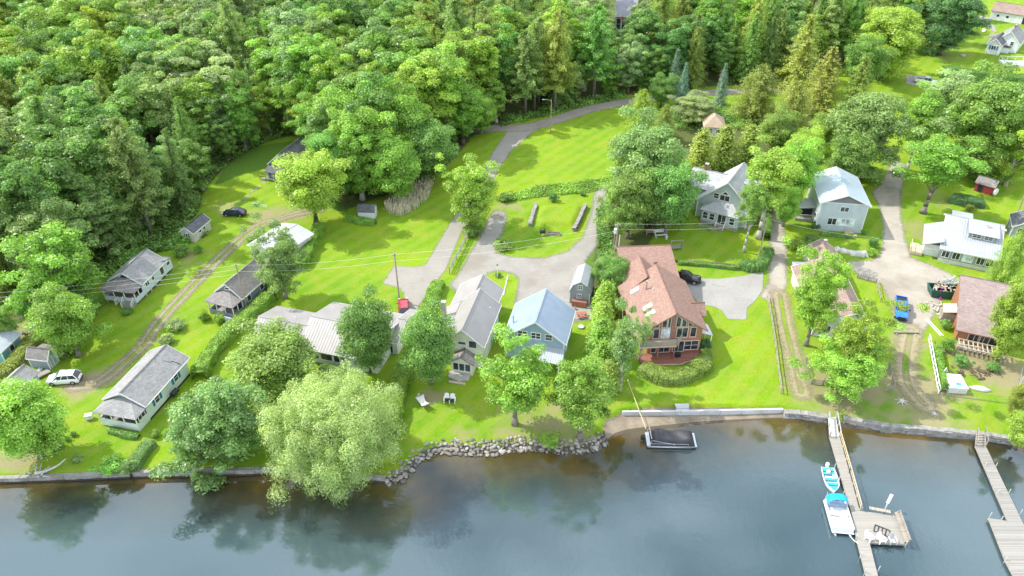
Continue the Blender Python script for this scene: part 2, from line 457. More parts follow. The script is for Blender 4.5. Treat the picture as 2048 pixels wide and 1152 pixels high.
def ground_material():
    t = NT('lawn and lakebed'); p = t.pos(); sx = t.n('ShaderNodeSeparateXYZ'); t.l(p, sx.inputs[0])
    big = t.noise(0.045, p, 5, 0.6); mid = t.noise(0.35, p, 6, 0.65); fine = t.noise(3.2, p, 6, 0.7); vfine = t.noise(9.0, p, 4, 0.7)
    lush = t.mix(t.ramp(big, 0.35, 0.65), (0.120, 0.255, 0.010), (0.230, 0.345, 0.010))
    lush = t.mix(t.math('MULTIPLY', t.ramp(mid, 0.44, 0.62), 0.6), lush, (0.275, 0.295, 0.035))
    lush = t.mix(t.math('MULTIPLY', t.ramp(fine, 0.48, 0.74), 0.6), lush, (0.050, 0.135, 0.012))
    lush = t.mix(t.math('MULTIPLY', t.ramp(t.noise(0.13, p, 6, 0.7), 0.46, 0.6), 0.5), lush, (0.105, 0.235, 0.014))
    lush = t.mix(t.math('MULTIPLY', t.ramp(t.noise(0.9, p, 4, 0.7), 0.56, 0.7), 0.45), lush, (0.30, 0.31, 0.06))
    # mowing passes
    mp = t.n('ShaderNodeMapping'); mp.inputs['Rotation'].default_value = (0, 0, R(38)); t.l(p, mp.inputs['Vector'])
    wv = t.n('ShaderNodeTexWave', wave_type='BANDS', bands_direction='X'); wv.inputs['Scale'].default_value = 0.11; wv.inputs['Distortion'].default_value = 0.6
    wv.inputs['Detail'].default_value = 2; t.l(mp.outputs[0], wv.inputs['Vector'])
    lush = t.mix(t.math('MULTIPLY', t.ramp(wv.outputs['Fac'], 0.35, 0.65), 0.32), lush, (0.24, 0.31, 0.05))
    bm = t.math('ADD', t.attr('bare'), t.math('MULTIPLY', t.math('SUBTRACT', mid, 0.5), 1.1))
    soil = t.mix(fine, (0.20, 0.155, 0.09), (0.36, 0.30, 0.19))
    c = t.mix(t.math('MULTIPLY', t.ramp(bm, 0.2, 0.55), 0.85), lush, soil)
    rg = t.mix(t.ramp(fine, 0.3, 0.7), (0.05, 0.13, 0.015), (0.14, 0.22, 0.03))
    rm = t.math('ADD', t.attr('rough'), t.math('MULTIPLY', t.math('SUBTRACT', mid, 0.5), 0.9))
    c = t.mix(t.ramp(rm, 0.4, 0.6), c, rg)
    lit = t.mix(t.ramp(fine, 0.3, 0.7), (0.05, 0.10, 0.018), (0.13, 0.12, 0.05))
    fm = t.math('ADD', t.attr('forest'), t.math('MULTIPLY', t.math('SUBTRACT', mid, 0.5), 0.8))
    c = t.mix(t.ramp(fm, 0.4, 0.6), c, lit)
    # sand of the beach, then the bed under water
    sand = t.mix(t.ramp(mid, 0.35, 0.7), (0.19, 0.155, 0.115), (0.34, 0.285, 0.215))
    sand = t.mix(t.ramp(t.attr('beach'), .4, .6), t.mix(mid, (.05, .045, .04), (.13, .115, .095)), sand)
    bank = t.math('LESS_THAN', sx.outputs['Z'], -0.42)
    c = t.mix(bank, c, sand)
    bed = t.mix(t.ramp(mid, 0.3, 0.7), (0.58, 0.37, 0.06), (0.74, 0.52, 0.12))
    deep = t.mix(t.ramp(big, 0.3, 0.7), (0.17, 0.19, 0.05), (0.24, 0.25, 0.07))
    bed = t.mix(t.ramp(t.math('MULTIPLY', sx.outputs['Z'], -1.0), 0.0, 1.0), bed, bed)
    dm = t.n('ShaderNodeMapRange'); dm.inputs['From Min'].default_value = WATER_Z - 0.45; dm.inputs['From Max'].default_value = WATER_Z - 2.0
    t.l(sx.outputs['Z'], dm.inputs['Value'])
    bed = t.mix(dm.outputs[0], bed, deep)
    weed = t.ramp(t.noise(0.22, p, 5, 0.6), 0.56, 0.66)
    bed = t.mix(t.ramp(t.noise(0.07, p, 3, 0.5), 0.36, 0.5), (0.17, 0.15, 0.065), bed)
    bed = t.mix(t.math('MULTIPLY', weed, 0.35), bed, (0.10, 0.095, 0.025))
    c = t.mix(t.math('LESS_THAN', sx.outputs['Z'], WATER_Z + 0.07), c, t.mix(mid, (.07, .055, .04), (.15, .12, .085)))
    c = t.mix(t.math('LESS_THAN', sx.outputs['Z'], WATER_Z - 0.004), c, bed)
    hb = t.math('ADD', fine, t.math('MULTIPLY', vfine, 0.7))
    return t.done(t.bsdf(c, 0.95, spec=0.12, bump=hb, bdist=0.12, bstr=0.55))
me.materials.append(ground_material())
tag(link('ground', me), kind='structure')

# ------------------------------------------------------------------ water
def water_material():
    t = NT('lake water'); p = t.pos()
    mp = t.n('ShaderNodeMapping'); mp.inputs['Rotation'].default_value = (0, 0, R(-32)); mp.inputs['Scale'].default_value = (1, 0.42, 1); t.l(p, mp.inputs['Vector'])
    w1 = t.noise(1.5, mp.outputs[0], 4, 0.6); w2 = t.noise(5.5, mp.outputs[0], 3, 0.55); w0 = t.noise(0.25, mp.outputs[0], 3)
    calm = t.ramp(t.noise(0.05, p, 4, 0.6), 0.38, 0.62)
    h = t.math('ADD', t.math('MULTIPLY', w1, 0.55), t.math('MULTIPLY', w2, 0.16))
    h = t.math('MULTIPLY', h, t.math('ADD', t.math('MULTIPLY', calm, 0.8), 0.35))
    h = t.math('ADD', h, t.math('MULTIPLY', w0, 0.5))
    bp = t.n('ShaderNodeBump'); bp.inputs['Distance'].default_value = 0.04; bp.inputs['Strength'].default_value = 0.42; t.l(h, bp.inputs['Height'])
    gl = t.n('ShaderNodeBsdfGlossy'); gl.inputs['Roughness'].default_value = 0.012; gl.inputs['Color'].default_value = (0.82, 0.93, 1.0, 1); t.l(bp.outputs[0], gl.inputs['Normal'])
    fr = t.n('ShaderNodeFresnel'); fr.inputs['IOR'].default_value = 1.85; t.l(bp.outputs[0], fr.inputs['Normal'])
    murk = t.n('ShaderNodeBsdfDiffuse')
    mc = t.mix(t.ramp(t.noise(0.03, p, 4), 0.35, 0.65), (0.050, 0.084, 0.096), (0.070, 0.105, 0.115)); t.l(mc, murk.inputs['Color'])
    tr = t.n('ShaderNodeBsdfTransparent'); tr.inputs['Color'].default_value = (0.95, 0.90, 0.72, 1)
    dm = t.n('ShaderNodeMapRange'); dm.inputs['From Min'].default_value = 0.0; dm.inputs['From Max'].default_value = 9.5
    dm.inputs['To Min'].default_value = 0.05; dm.inputs['To Max'].default_value = 0.8
    t.l(t.attr('depth'), dm.inputs['Value'])
    m1 = t.n('ShaderNodeMixShader'); t.l(dm.outputs[0], m1.inputs[0]); t.l(tr.outputs[0], m1.inputs[1]); t.l(murk.outputs[0], m1.inputs[2])
    m2 = t.n('ShaderNodeMixShader'); t.l(fr.outputs[0], m2.inputs[0]); t.l(m1.outputs[0], m2.inputs[1]); t.l(gl.outputs[0], m2.inputs[2])
    return t.done(m2)
wx = axis([(-3000, -400, 200), (-400, -120, 8), (-120, 140, 1.0), (140, 400, 8), (400, 3000, 200)]); wy = axis([(-2500, -200, 200), (-200, 40, 6), (40, 92, .6)])
Xw, Yw = np.meshgrid(wx, wy); q = np.stack([Xw.ravel(), Yw.ravel()], 1); sdw = poly_sd(q, SHORE_POLY)
me = grid_mesh('water', wx, wy, np.full(Xw.shape, WATER_Z), {'depth': np.clip(-sdw, 0, 50)}, keep=(sdw < 1.5).reshape(Xw.shape))
me.materials.append(water_material())
tag(link('water', me), kind='structure')

# ------------------------------------------------------------------ roads, drives, tracks (sheets just above the ground)
def sheet_material(name, c0, c1, soft=0.5, rut=False, edge=0.0, patch=None, cracks=0):
    t = NT(name); p = t.pos(); sd = t.attr('sd')
    n1 = t.noise(0.25, p, 6, 0.65); n2 = t.noise(1.6, p, 6, 0.7); n3 = t.noise(12, p, 3, 0.7)
    c = t.mix(t.ramp(n1, 0.3, 0.7), c0, c1)
    c = t.mix(t.math('MULTIPLY', t.ramp(n2, 0.5, 0.75), 0.35), c, [x * 0.72 for x in c0])
    c = t.mix(t.math('MULTIPLY', t.ramp(n3, 0.45, 0.7), 0.22), c, [min(1, x * 1.35) for x in c1])
    if patch: c = t.mix(t.math('MULTIPLY', t.ramp(t.noise(0.12, p, 5, 0.6), 0.5, 0.62), 0.7), c, patch)
    if cracks:
        v = t.n('ShaderNodeTexVoronoi', feature='DISTANCE_TO_EDGE'); v.inputs['Scale'].default_value = cracks; wp = t.n('ShaderNodeVectorMath', operation='ADD'); nv = t.n('ShaderNodeTexNoise'); nv.inputs['Scale'].default_value = .6; t.l(p, nv.inputs['Vector']); t.l(p, wp.inputs[0]); t.l(nv.outputs['Color'], wp.inputs[1]); t.l(wp.outputs[0], v.inputs['Vector'])
        c = t.mix(t.math('MULTIPLY', t.math('LESS_THAN', v.outputs['Distance'], .006), .18), c, [x * .3 for x in c0])
        c = t.mix(t.math('MULTIPLY', t.ramp(t.noise(.5, p, 4, .6), .54, .72), .3), c, [x * .55 for x in c0])
    e = t.math('ADD', sd, t.math('MULTIPLY', t.math('SUBTRACT', n2, 0.5), soft * 2.2))
    mr = t.n('ShaderNodeMapRange', interpolation_type='SMOOTHSTEP'); mr.inputs['From Min'].default_value = -0.5 * soft - 0.02 - edge; mr.inputs['From Max'].default_value = 0.5 * soft + 0.02 - edge
    t.l(e, mr.inputs['Value']); a = mr.outputs[0]
    if rut:
        k = t.attr('mid')
        g = t.math('ADD', t.ramp(t.math('ABSOLUTE', k), 0.12, 0.42), t.math('MULTIPLY', t.math('SUBTRACT', n2, 0.45), 1.2), True)
        a = t.math('MULTIPLY', a, g)
    b = t.bsdf(c, 0.92, spec=0.15, bump=n3, bdist=0.02, bstr=0.5)
    tr = t.n('ShaderNodeBsdfTransparent'); m = t.n('ShaderNodeMixShader')
    t.l(a, m.inputs[0]); t.l(tr.outputs[0], m.inputs[1]); t.l(b.outputs[0], m.inputs[2])
    return t.done(m)
_zs = [0.012]
def sheet(name, P, mat, cell=0.4, margin=0.8, mid=None, sm=0):
    P = smooth_line(P, sm, True) if sm else np.asarray(P)
    lo = P.min(0) - margin; hi = P.max(0) + margin
    xs = np.arange(lo[0], hi[0] + cell, cell); ys = np.arange(lo[1], hi[1] + cell, cell)
    X, Y = np.meshgrid(xs, ys); q = np.stack([X.ravel(), Y.ravel()], 1)
    sd = poly_sd(q, P); _zs[0] += 0.005
    me = grid_mesh(name, xs, ys, np.full(X.shape, _zs[0]), {'sd': sd}, keep=(sd > -margin).reshape(X.shape))
    me.materials.append(mat); return tag(link(name, me), kind='structure')
def strip(name, L, width, mat, cell=0.35, margin=0.7):
    L = smooth_line(L, 6); lo = L.min(0) - width; hi = L.max(0) + width
    xs = np.arange(lo[0], hi[0] + cell, cell); ys = np.arange(lo[1], hi[1] + cell, cell)
    X, Y = np.meshgrid(xs, ys); q = np.stack([X.ravel(), Y.ravel()], 1)
    D, _ = line_dist(q, L); _zs[0] += 0.005
    sd = width / 2 - D
    me = grid_mesh(name, xs, ys, np.full(X.shape, _zs[0]), {'sd': sd, 'mid': D / (width / 2)}, keep=(sd > -margin).reshape(X.shape))
    me.materials.append(mat); return tag(link(name, me), kind='structure')

M_DRIVE = sheet_material('sealed drive', (0.26, 0.235, 0.205), (0.325, 0.30, 0.262), 0.45, cracks=.16)
M_GRAVEL = sheet_material('grey gravel', (0.245, 0.225, 0.20), (0.32, 0.298, 0.265), 0.95, patch=(0.23, 0.20, 0.165))
M_GRAVEL2 = sheet_material('tan gravel', (0.30, 0.265, 0.22), (0.40, 0.36, 0.30), 0.9, patch=(0.25, 0.21, 0.165))
M_DIRT = sheet_material('dirt track', (0.22, 0.18, 0.125), (0.33, 0.28, 0.20), 1.1, rut=True)
M_DIRT2 = sheet_material('dirt road', (0.235, 0.20, 0.17), (0.32, 0.28, 0.24), 0.7)
M_SLAB = sheet_material('pale concrete apron', (0.265, 0.25, 0.23), (0.34, 0.325, 0.30), 0.08, cracks=.14)
M_WORN = sheet_material('worn grass track', (0.27, 0.22, 0.13), (0.34, 0.30, 0.19), 1.6, rut=True)

drive = [(1034, 250), (1016, 262), (1000, 284), (985, 306), (968, 340), (940, 390), (902, 443), (853, 527), (846, 532), (822, 534), (788, 532), (765, 567), (799, 576), (808, 587), (808, 600), (815, 640), (822, 650),
         (834, 624), (838, 610), (891, 540), (923, 464), (950, 420), (985, 362), (1004, 328), (1022, 302), (1062, 266), (1090, 252), (1080, 244)]
sheet('driveway', W(drive), M_DRIVE, 0.45)
lot = [(987, 421), (1011, 422), (1013, 436), (1002, 471), (990, 485), (992, 506), (1021, 514), (1087, 516), (1134, 504), (1167, 473), (1185, 417), (1187, 391), (1202, 372), (1220, 366), (1224, 374), (1214, 400),
       (1202, 424), (1200, 450), (1193, 492), (1171, 521), (1166, 545), (1184, 562), (1184, 638), (1140, 645), (1130, 640), (1090, 610), (1030, 606), (1036, 575), (1038, 558), (1026, 547), (1000, 541),
       (975, 546), (966, 560), (960, 600), (940, 620), (900, 570), (917, 549), (940, 507), (954, 485), (966, 459)]
sheet('gravel_lot', W(lot), M_GRAVEL, 0.45)
strip('dirt_road', W([(930, 262), (985, 257), (1050, 255), (1110, 240), (1180, 218), (1260, 203), (1340, 193), (1440, 184), (1600, 180)]), 4.2, M_DIRT2, 0.5)
strip('dirt_track', W([(640, 420), (600, 426), (560, 438), (510, 456), (450, 506), (385, 572), (320, 642), (285, 692), (240, 732), (195, 765), (150, 772)]), 2.15, M_DIRT)
strip('gravel_lane', W([(1530, 380), (1540, 415), (1551, 450), (1556, 490), (1555, 535), (1555, 565), (1540, 592)]), 2.9, M_GRAVEL2)
apron = [(1380, 557), (1440, 558), (1490, 552), (1522, 541), (1527, 548), (1525, 580), (1511, 601), (1494, 616), (1492, 640), (1455, 638), (1445, 622), (1430, 614), (1408, 610), (1395, 604), (1368, 570)]
sheet('concrete_apron', W(apron), M_SLAB, 0.3, 0.4)
road = [(1786, 320), (1812, 330), (1802, 380), (1801, 430), (1810, 480), (1822, 515), (1862, 530), (1908, 552), (1906, 574), (1880, 604), (1862, 640), (1842, 672), (1795, 660), (1782, 605), (1760, 567), (1722, 558), (1708, 540),
        (1690, 524), (1745, 521), (1764, 506), (1768, 450), (1758, 410), (1744, 385), (1764, 366)]
sheet('gravel_road', W(road), M_GRAVEL2, 0.45, 1.2)
strip('worn_track', W([(1560, 590), (1568, 640), (1580, 690), (1592, 740), (1602, 785)]), 2.6, M_WORN)
strip('worn_path', W([(1822, 660), (1812, 720), (1816, 770), (1850, 810)]), 3.0, M_WORN)
sheet('parking_pad', W([(1812, 150), (1850, 152), (1890, 165), (1880, 184), (1850, 176), (1812, 168)]), M_DRIVE, 0.6)
sheet('parking_pad', W([(1945, 30), (1985, 36), (1978, 46), (1990, 52), (1994, 68), (1978, 58), (1950, 42)]), M_DRIVE, 0.8)
sheet('concrete_apron', W([(1128, 596), (1184, 604), (1184, 640), (1136, 638)]), M_SLAB, 0.4, 0.4)

# ------------------------------------------------------------------ sky, sun, camera
SUN_EL = R(47); SUN_DIR = Vector((-0.93, 0.37, 0)).normalized()
w = bpy.data.worlds.new('World'); scene.world = w; w.use_nodes = True
nt = w.node_tree; nt.nodes.clear()
sky = nt.nodes.new('ShaderNodeTexSky'); sky.sky_type = 'NISHITA'; sky.sun_disc = False
sky.sun_elevation = SUN_EL; sky.sun_rotation = math.atan2(SUN_DIR.x, SUN_DIR.y)
tc = nt.nodes.new('ShaderNodeTexCoord')
mp = nt.nodes.new('ShaderNodeMapping'); mp.inputs['Scale'].default_value = (1.0, 1.0, 1.6); mp.inputs['Location'].default_value = (0.35, 0.1, 0.2)
nz = nt.nodes.new('ShaderNodeTexNoise'); nz.inputs['Scale'].default_value = 2.3; nz.inputs['Detail'].default_value = 7; nz.inputs['Roughness'].default_value = 0.55
cr = nt.nodes.new('ShaderNodeValToRGB'); cr.color_ramp.elements[0].position = 0.37; cr.color_ramp.elements[1].position = 0.53
nz2 = nt.nodes.new('ShaderNodeTexNoise'); nz2.inputs['Scale'].default_value = 4.5; nz2.inputs['Detail'].default_value = 5
cl = nt.nodes.new('ShaderNodeMix'); cl.data_type = 'RGBA'; cl.inputs['A'].default_value = (6.5, 8.2, 10.8, 1); cl.inputs['B'].default_value = (17.0, 18.0, 18.6, 1)
mx = nt.nodes.new('ShaderNodeMix'); mx.data_type = 'RGBA'
bg = nt.nodes.new('ShaderNodeBackground'); bg.inputs['Strength'].default_value = 0.122
ow = nt.nodes.new('ShaderNodeOutputWorld')
L = nt.links.new
L(tc.outputs['Generated'], mp.inputs['Vector']); L(mp.outputs[0], nz.inputs['Vector']); L(mp.outputs[0], nz2.inputs['Vector'])
L(nz.outputs['Fac'], cr.inputs['Fac']); L(nz2.outputs['Fac'], cl.inputs['Factor'])
L(cr.outputs['Color'], mx.inputs['Factor']); L(sky.outputs[0], mx.inputs['A']); L(cl.outputs['Result'], mx.inputs['B'])
L(mx.outputs['Result'], bg.inputs['Color']); L(bg.outputs[0], ow.inputs['Surface'])

sun = bpy.data.lights.new('sun', 'SUN'); sun.energy = 4.3; sun.angle = R(0.53); sun.color = (1.0, 0.955, 0.88)
so = bpy.data.objects.new('sun', sun); COL.objects.link(so)
sv = Vector((SUN_DIR.x * math.cos(SUN_EL), SUN_DIR.y * math.cos(SUN_EL), math.sin(SUN_EL)))
so.rotation_euler = sv.to_track_quat('Z', 'Y').to_euler(); so.location = (-80, 150, 120)

cam = bpy.data.cameras.new('camera'); co = bpy.data.objects.new('camera', cam); COL.objects.link(co)
cam.sensor_width = 36; cam.lens = 36 * F_PX / 2048; cam.clip_end = 6000; cam.clip_start = 0.5
co.location = (0, 0, CAM_H); co.rotation_euler = (R(90) - PITCH, 0, 0)
scene.camera = co
scene.view_settings.view_transform = 'Standard'; scene.view_settings.look = 'None'
scene.view_settings.exposure = 0.48; scene.view_settings.gamma = 1.0
scene.cycles.max_bounces = 8; scene.cycles.transparent_max_bounces = 16; scene.cycles.diffuse_bounces = 4
scene.cycles.use_denoising = True
# ------------------------------------------------------------------ foliage
def leaf_quads(c, n, size, asp=0.62):
    N = len(c); n = n / (np.linalg.norm(n, axis=1, keepdims=True) + 1e-9)
    r = rng.normal(size=(N, 3)); t = np.cross(n, r); t /= np.linalg.norm(t, axis=1, keepdims=True) + 1e-9
    b = np.cross(n, t); s = np.asarray(size).reshape(-1, 1) * np.ones((N, 1))
    bend = n * s * 0.25
    V = np.stack([c + t * s - bend, c + b * s * asp, c - t * s - bend, c - b * s * asp], 1).reshape(-1, 3)
    F = np.arange(4 * N).reshape(N, 4)
    return V, F

def foliage_mesh(name, cen, nrm, size, tint, asp=0.62):
    V, F = leaf_quads(cen, nrm, size, asp)
    return np_mesh(name, V, F, fattrs={'tint': np.clip(tint, 0, 1)}, mat=LEAF)

def unit(n):
    d = rng.normal(size=(n, 3)); return d / np.linalg.norm(d, axis=1, keepdims=True)

def clumps_to_leaves(cc, cr, per, size, up=0.35, flat=1.0, core=0.0):
    """cc (K,3) clump centres, cr (K,) radii -> leaf centres, normals, sizes, tints"""
    C, Nn, S, T = [], [], [], []
    for c, r in zip(cc, cr):
        n = int(per * (r / np.mean(cr)) ** 2)
        d = unit(n); d[:, 2] = np.where(d[:, 2] < -0.35, -d[:, 2], d[:, 2])
        rad = r * (0.42 + 0.78 * rng.random(n) ** 0.8)[:, None]
        p = c + d * rad * np.array([1, 1, flat]) * rng.uniform(.72, 1.28, 3)
        C.append(p); Nn.append(d + np.array([0, 0, up]) + rng.normal(size=(n, 3)) * 0.5)
        S.append(size * np.clip(rng.lognormal(-.12, .3, n), .45, 1.45)); T.append(np.clip(rng.random() * 0.55 + rng.normal(size=n) * 0.23 + 0.22, 0, 1))
    return map(np.concatenate, (C, Nn, S, T))

def trunk_mb(h, r, limbs, lean=0.0, bend=0.25, split=None):
    m = MB(); pts = []; n = 6; a = random.random() * 6.28
    for i in range(n + 1):
        t = i / n
        pts.append(Vector((lean * t * h + bend * math.sin(t * 4 + a) * t, bend * math.cos(t * 3.3 + a) * t - bend * math.cos(a) * 0, h * t)))
    pts[0] = Vector((0, 0, -0.25))
    for i in range(n):
        r0 = r * (1 - 0.75 * i / n); r1 = r * (1 - 0.75 * (i + 1) / n)
        if i == 0: r0 = r * 1.5
        m.tube(pts[i], pts[i + 1], r0, r1, 8)
    for c in limbs:
        c = Vector(c); k = min(n - 1, max(1, int((c.z * 0.62) / h * n))); p = pts[k]
        mid = p.lerp(c, 0.5) + Vector((0, 0, -0.3))
        m.tube(p, mid, r * 0.38, r * 0.22, 6); m.tube(mid, c, r * 0.22, r * 0.07, 5)
    return m

TREES = {}
def reg(kind, h, rad, crown_me, trunk_me): TREES.setdefault(kind, []).append((h, rad, crown_me, trunk_me))

def make_broad(kind, h, rad, K, per, size, z0=0.2, rough=0.16, flat=0.8, crel=0.27, sparse=0.0, limbs=9, squash=1.0, up=0.35, tr=0.028, interior=0.3):
    za, zb = h * z0, h; zc = (za + zb) / 2; az = (zb - za) / 2
    n_sh = int(K * (1 - interior)); k = np.arange(n_sh) + 0.5
    ph = np.arccos(1 - 2 * k / n_sh); th = math.pi * (1 + 5 ** 0.5) * k
    d = np.stack([np.cos(th) * np.sin(ph), np.sin(th) * np.sin(ph), np.cos(ph)], 1) + rng.normal(size=(n_sh, 3)) * 0.13
    # big lobes: low frequency swelling so the outline is uneven
    lob = unit(7); sw = 1 + rough * (np.exp(3.2 * ((d @ lob.T) - 1)).sum(1) * 1.6 - 0.7)
    cr = rad * crel * rng.uniform(0.75, 1.25, n_sh)
    R0 = (np.array([rad, rad, az]) - rad * crel * 0.7)
    cc = d * R0 * sw[:, None] * rng.uniform(0.86, 1.05, (n_sh, 1))
    low = cc[:, 2] < 0; cc[low, :2] *= (1 - 0.28 * np.abs(cc[low, 2:3]) / az)
    m = K - n_sh; dd = unit(m) * rng.uniform(0.25, 0.7, (m, 1)); cc = np.vstack([cc, dd * R0]); cr = np.concatenate([cr, rad * crel * rng.uniform(0.8, 1.2, m)])
    cc[:, :2] -= (np.percentile(cc[:, :2], 4, axis=0) + np.percentile(cc[:, :2], 96, axis=0)) / 2; ext = np.percentile(np.hypot(cc[:, 0], cc[:, 1]) + cr, 96); cc[:, :2] *= rad / ext; q = np.percentile(cc[:, 2] + cr * .7, 97); cc[:, 2] *= az / max(q, .1)
    cc[:, 2] += zc
    if sparse:
        kp = rng.random(len(cc)) > sparse; cc, cr = cc[kp], cr[kp]
    C, Nn, S, T = clumps_to_leaves(cc, cr, per, size, up, flat)
    li = rng.choice(len(cc), limbs, replace=False)
    tm = trunk_mb(h * 0.62, h * tr, [cc[i] for i in li])
    reg(kind, h, rad, foliage_mesh(kind, C, Nn, S, T), tm.mesh(kind + '_trunk', BARK, True))

for i in range(4): make_broad('maple', 12, 4.6, 110, 400, 0.145, rough=0.13)
for i in range(3): make_broad('oak', 15, 6.2, 140, 420, 0.17, z0=0.16, rough=0.2, crel=0.22)
for i in range(3): make_broad('ash', 13, 4.6, 125, 260, 0.155, z0=0.22, rough=0.24, crel=0.22, sparse=0.06, flat=0.7, limbs=16, interior=0.4)
for i in range(2): make_broad('tall_ash', 17, 4.4, 110, 260, 0.155, z0=0.46, rough=0.24, crel=0.22, sparse=0.06, flat=0.75, limbs=14, interior=0.4, tr=.02)
for i in range(2): make_broad('locust', 13, 5.2, 160, 260, 0.15, z0=0.10, rough=0.28, crel=0.19, sparse=0.05, flat=0.65, limbs=18, interior=0.45)
for i in range(4): make_broad('forest_oak', 17, 5.0, 90, 380, 0.195, z0=0.16, rough=0.22, crel=0.23, limbs=7)
for i in range(3): make_broad('forest_ash', 18, 4.0, 75, 340, 0.19, z0=0.22, rough=0.28, crel=0.25, flat=0.7, limbs=8)
for i in range(2): make_broad('birch', 13, 2.8, 60, 180, 0.14, z0=0.22, rough=0.28, crel=0.25, sparse=0.15, flat=0.7, limbs=14, tr=0.016)
for i in range(2): make_broad('sapling', 4, 1.5, 26, 70, 0.16, z0=0.3, rough=0.2, crel=0.3, limbs=5, tr=0.015)
for i in range(3): make_broad('bush', 2.0, 1.5, 26, 170, 0.11, z0=0.02, rough=0.16, crel=0.36, limbs=4, tr=0.02, interior=0.2)

def make_willow(h=14, rad=9.0):
    K = 250; k = np.arange(K) + 0.5; ph = np.arccos(1 - 1.86 * k / K); th = math.pi * (1 + 5 ** 0.5) * k
    d = np.stack([np.cos(th) * np.sin(ph), np.sin(th) * np.sin(ph), np.cos(ph)], 1) + rng.normal(size=(K, 3)) * .12
    lob = unit(16); sw = 1 + 0.32 * np.clip(np.exp(7 * ((d @ lob.T) - 1)).sum(1) * 1.5 - 0.6, -.7, 1.0)
    cc = d * np.array([rad - 1.2, rad - 1.2, h * 0.5 - 1]) * sw[:, None] * rng.uniform(.82, 1.03, (K, 1)) + np.array([0, 0, h * 0.5])
    ext = np.percentile(np.hypot(cc[:, 0], cc[:, 1]), 92); cc[:, :2] -= (cc[:, :2].min(0) + cc[:, :2].max(0)) / 2; cc[:, :2] *= (rad - 1.0) / ext; hy = np.hypot(cc[:, 0], cc[:, 1]); cc[:, :2] *= np.minimum(1, (rad * 1.04) / np.maximum(hy, .1))[:, None]; cc[:, 2] = np.minimum(cc[:, 2], h - .8)
    cc[:, 2] = np.maximum(cc[:, 2], .9); cr = rng.uniform(.8, 1.7, K)
    C, Nn, S, T = clumps_to_leaves(cc, cr, 420, .125, .3, 1.0)
    # hanging tassels below every clump
    n = 16000; i = rng.integers(0, K, n); s_ = rng.random(n) ** .7
    p = cc[i] + unit(n) * cr[i][:, None] * .75; p[:, 2] -= s_ * rng.uniform(.4, 2.4, n); p[:, :2] += d[i][:, :2] * .5
    C = np.vstack([C, p]); Nn = np.vstack([Nn, d[i] + rng.normal(size=(n, 3)) * .5]); S = np.concatenate([S, rng.uniform(.10, .16, n)]); T = np.concatenate([T, rng.random(n) * .7])
    C[:, 2] = np.maximum(C[:, 2], -.6 + rng.random(len(C)) * .8)
    tm = trunk_mb(h * .6, .5, [cc[i] for i in rng.choice(K, 16, replace=False)])
    reg('willow', h, rad, foliage_mesh('willow', C, Nn, S, T, 0.5), tm.mesh('willow_trunk', BARK, True))
make_willow()

def make_conifer(kind, h, rad, whorl, nb, size, z0=0.1, droop=0.25, up=0.0, power=0.85, per=26, jitter=0.25, width=0.45, tr=0.018, clump=0.5, flat=0.35):
    C, Nn, S, T = [], [], [], []
    m = MB(); m.tube((0, 0, -.2), (0, 0, h * .5), h * tr, h * tr * .6, 8); m.tube((0, 0, h * .5), (0, 0, h * .97), h * tr * .6, .03, 6)
    z = h * z0
    while z < h * .985:
        f = (z / h - z0) / (1 - z0); Lb = rad * max(0.05, (1 - f)) ** power
        a0 = random.random() * 6.28
        for j in range(nb):
            if f > .85 and j % 2: continue
            a = a0 + j * 6.283 / nb + random.uniform(-.3, .3); L_ = Lb * random.uniform(1 - jitter, 1 + jitter * .7)
            d = np.array([math.cos(a), math.sin(a), 0]); side = np.array([-d[1], d[0], 0])
            tip = np.array([0, 0, z]) + d * L_ + np.array([0, 0, -droop * L_ + up * L_])
            if L_ > 1.2 and j % 2 == 0: m.tube((0, 0, z), tip * 0.85 + np.array([0, 0, z]) * .15, .05, .015, 4)
            nc = max(2, int(L_ / clump)); tt = rng.random() * .5 + .25
            for q in np.linspace(.28, 1.0, nc):
                c = np.array([0, 0, z]) * (1 - q) + tip * q; wd = width * L_ * (1 - .55 * q) * .5 + .12; n = int(per * (0.7 + .5 * (1 - q)))
                p = c + d * rng.normal(size=(n, 1)) * clump * .45 + side * rng.uniform(-1, 1, (n, 1)) * wd + np.array([0, 0, 1]) * rng.normal(size=(n, 1)) * flat * .3
                C.append(p); Nn.append(np.tile(d * .45 + np.array([0, 0, .9]), (n, 1)) + rng.normal(size=(n, 3)) * .45)
                S.append(size * rng.uniform(.6, 1.25, n)); T.append(np.clip(tt + (q - .6) * .25 + rng.normal(size=n) * .13, 0, 1))
        z += whorl * (1.15 - .5 * f) * random.uniform(.8, 1.2)
    C, Nn, S, T = map(np.concatenate, (C, Nn, S, T))
    reg(kind, h, rad, foliage_mesh(kind, C, Nn, S, T, 0.42), m.mesh(kind + '_trunk', BARK, True))

for i in range(3): make_conifer('pine', 24, 5.0, 1.35, 6, .27, z0=.28, droop=-.05, power=.55, per=50, jitter=.45, width=.62, clump=.85, flat=1.1)
for i in range(3): make_conifer('hemlock', 18, 4.3, .8, 8, .21, z0=.08, droop=.25, power=.8, per=25, jitter=.35, width=.5, clump=.7, flat=.8)
for i in range(2): make_conifer('spruce', 11, 2.4, .48, 9, .16, z0=.03, droop=.3, power=.95, per=18, jitter=.15, width=.5, clump=.5, flat=.5)
for i in range(2): make_conifer('feather', 15, 5.2, .75, 8, .18, z0=.1, droop=.12, power=.6, per=36, jitter=.4, width=.6, clump=.62, flat=1.1, tr=.02)
for i in range(2): make_conifer('cedar', 6.5, 1.35, .26, 9, .17, z0=.0, droop=-.35, power=.55, per=9, jitter=.22, width=.7, clump=.4, flat=.8)

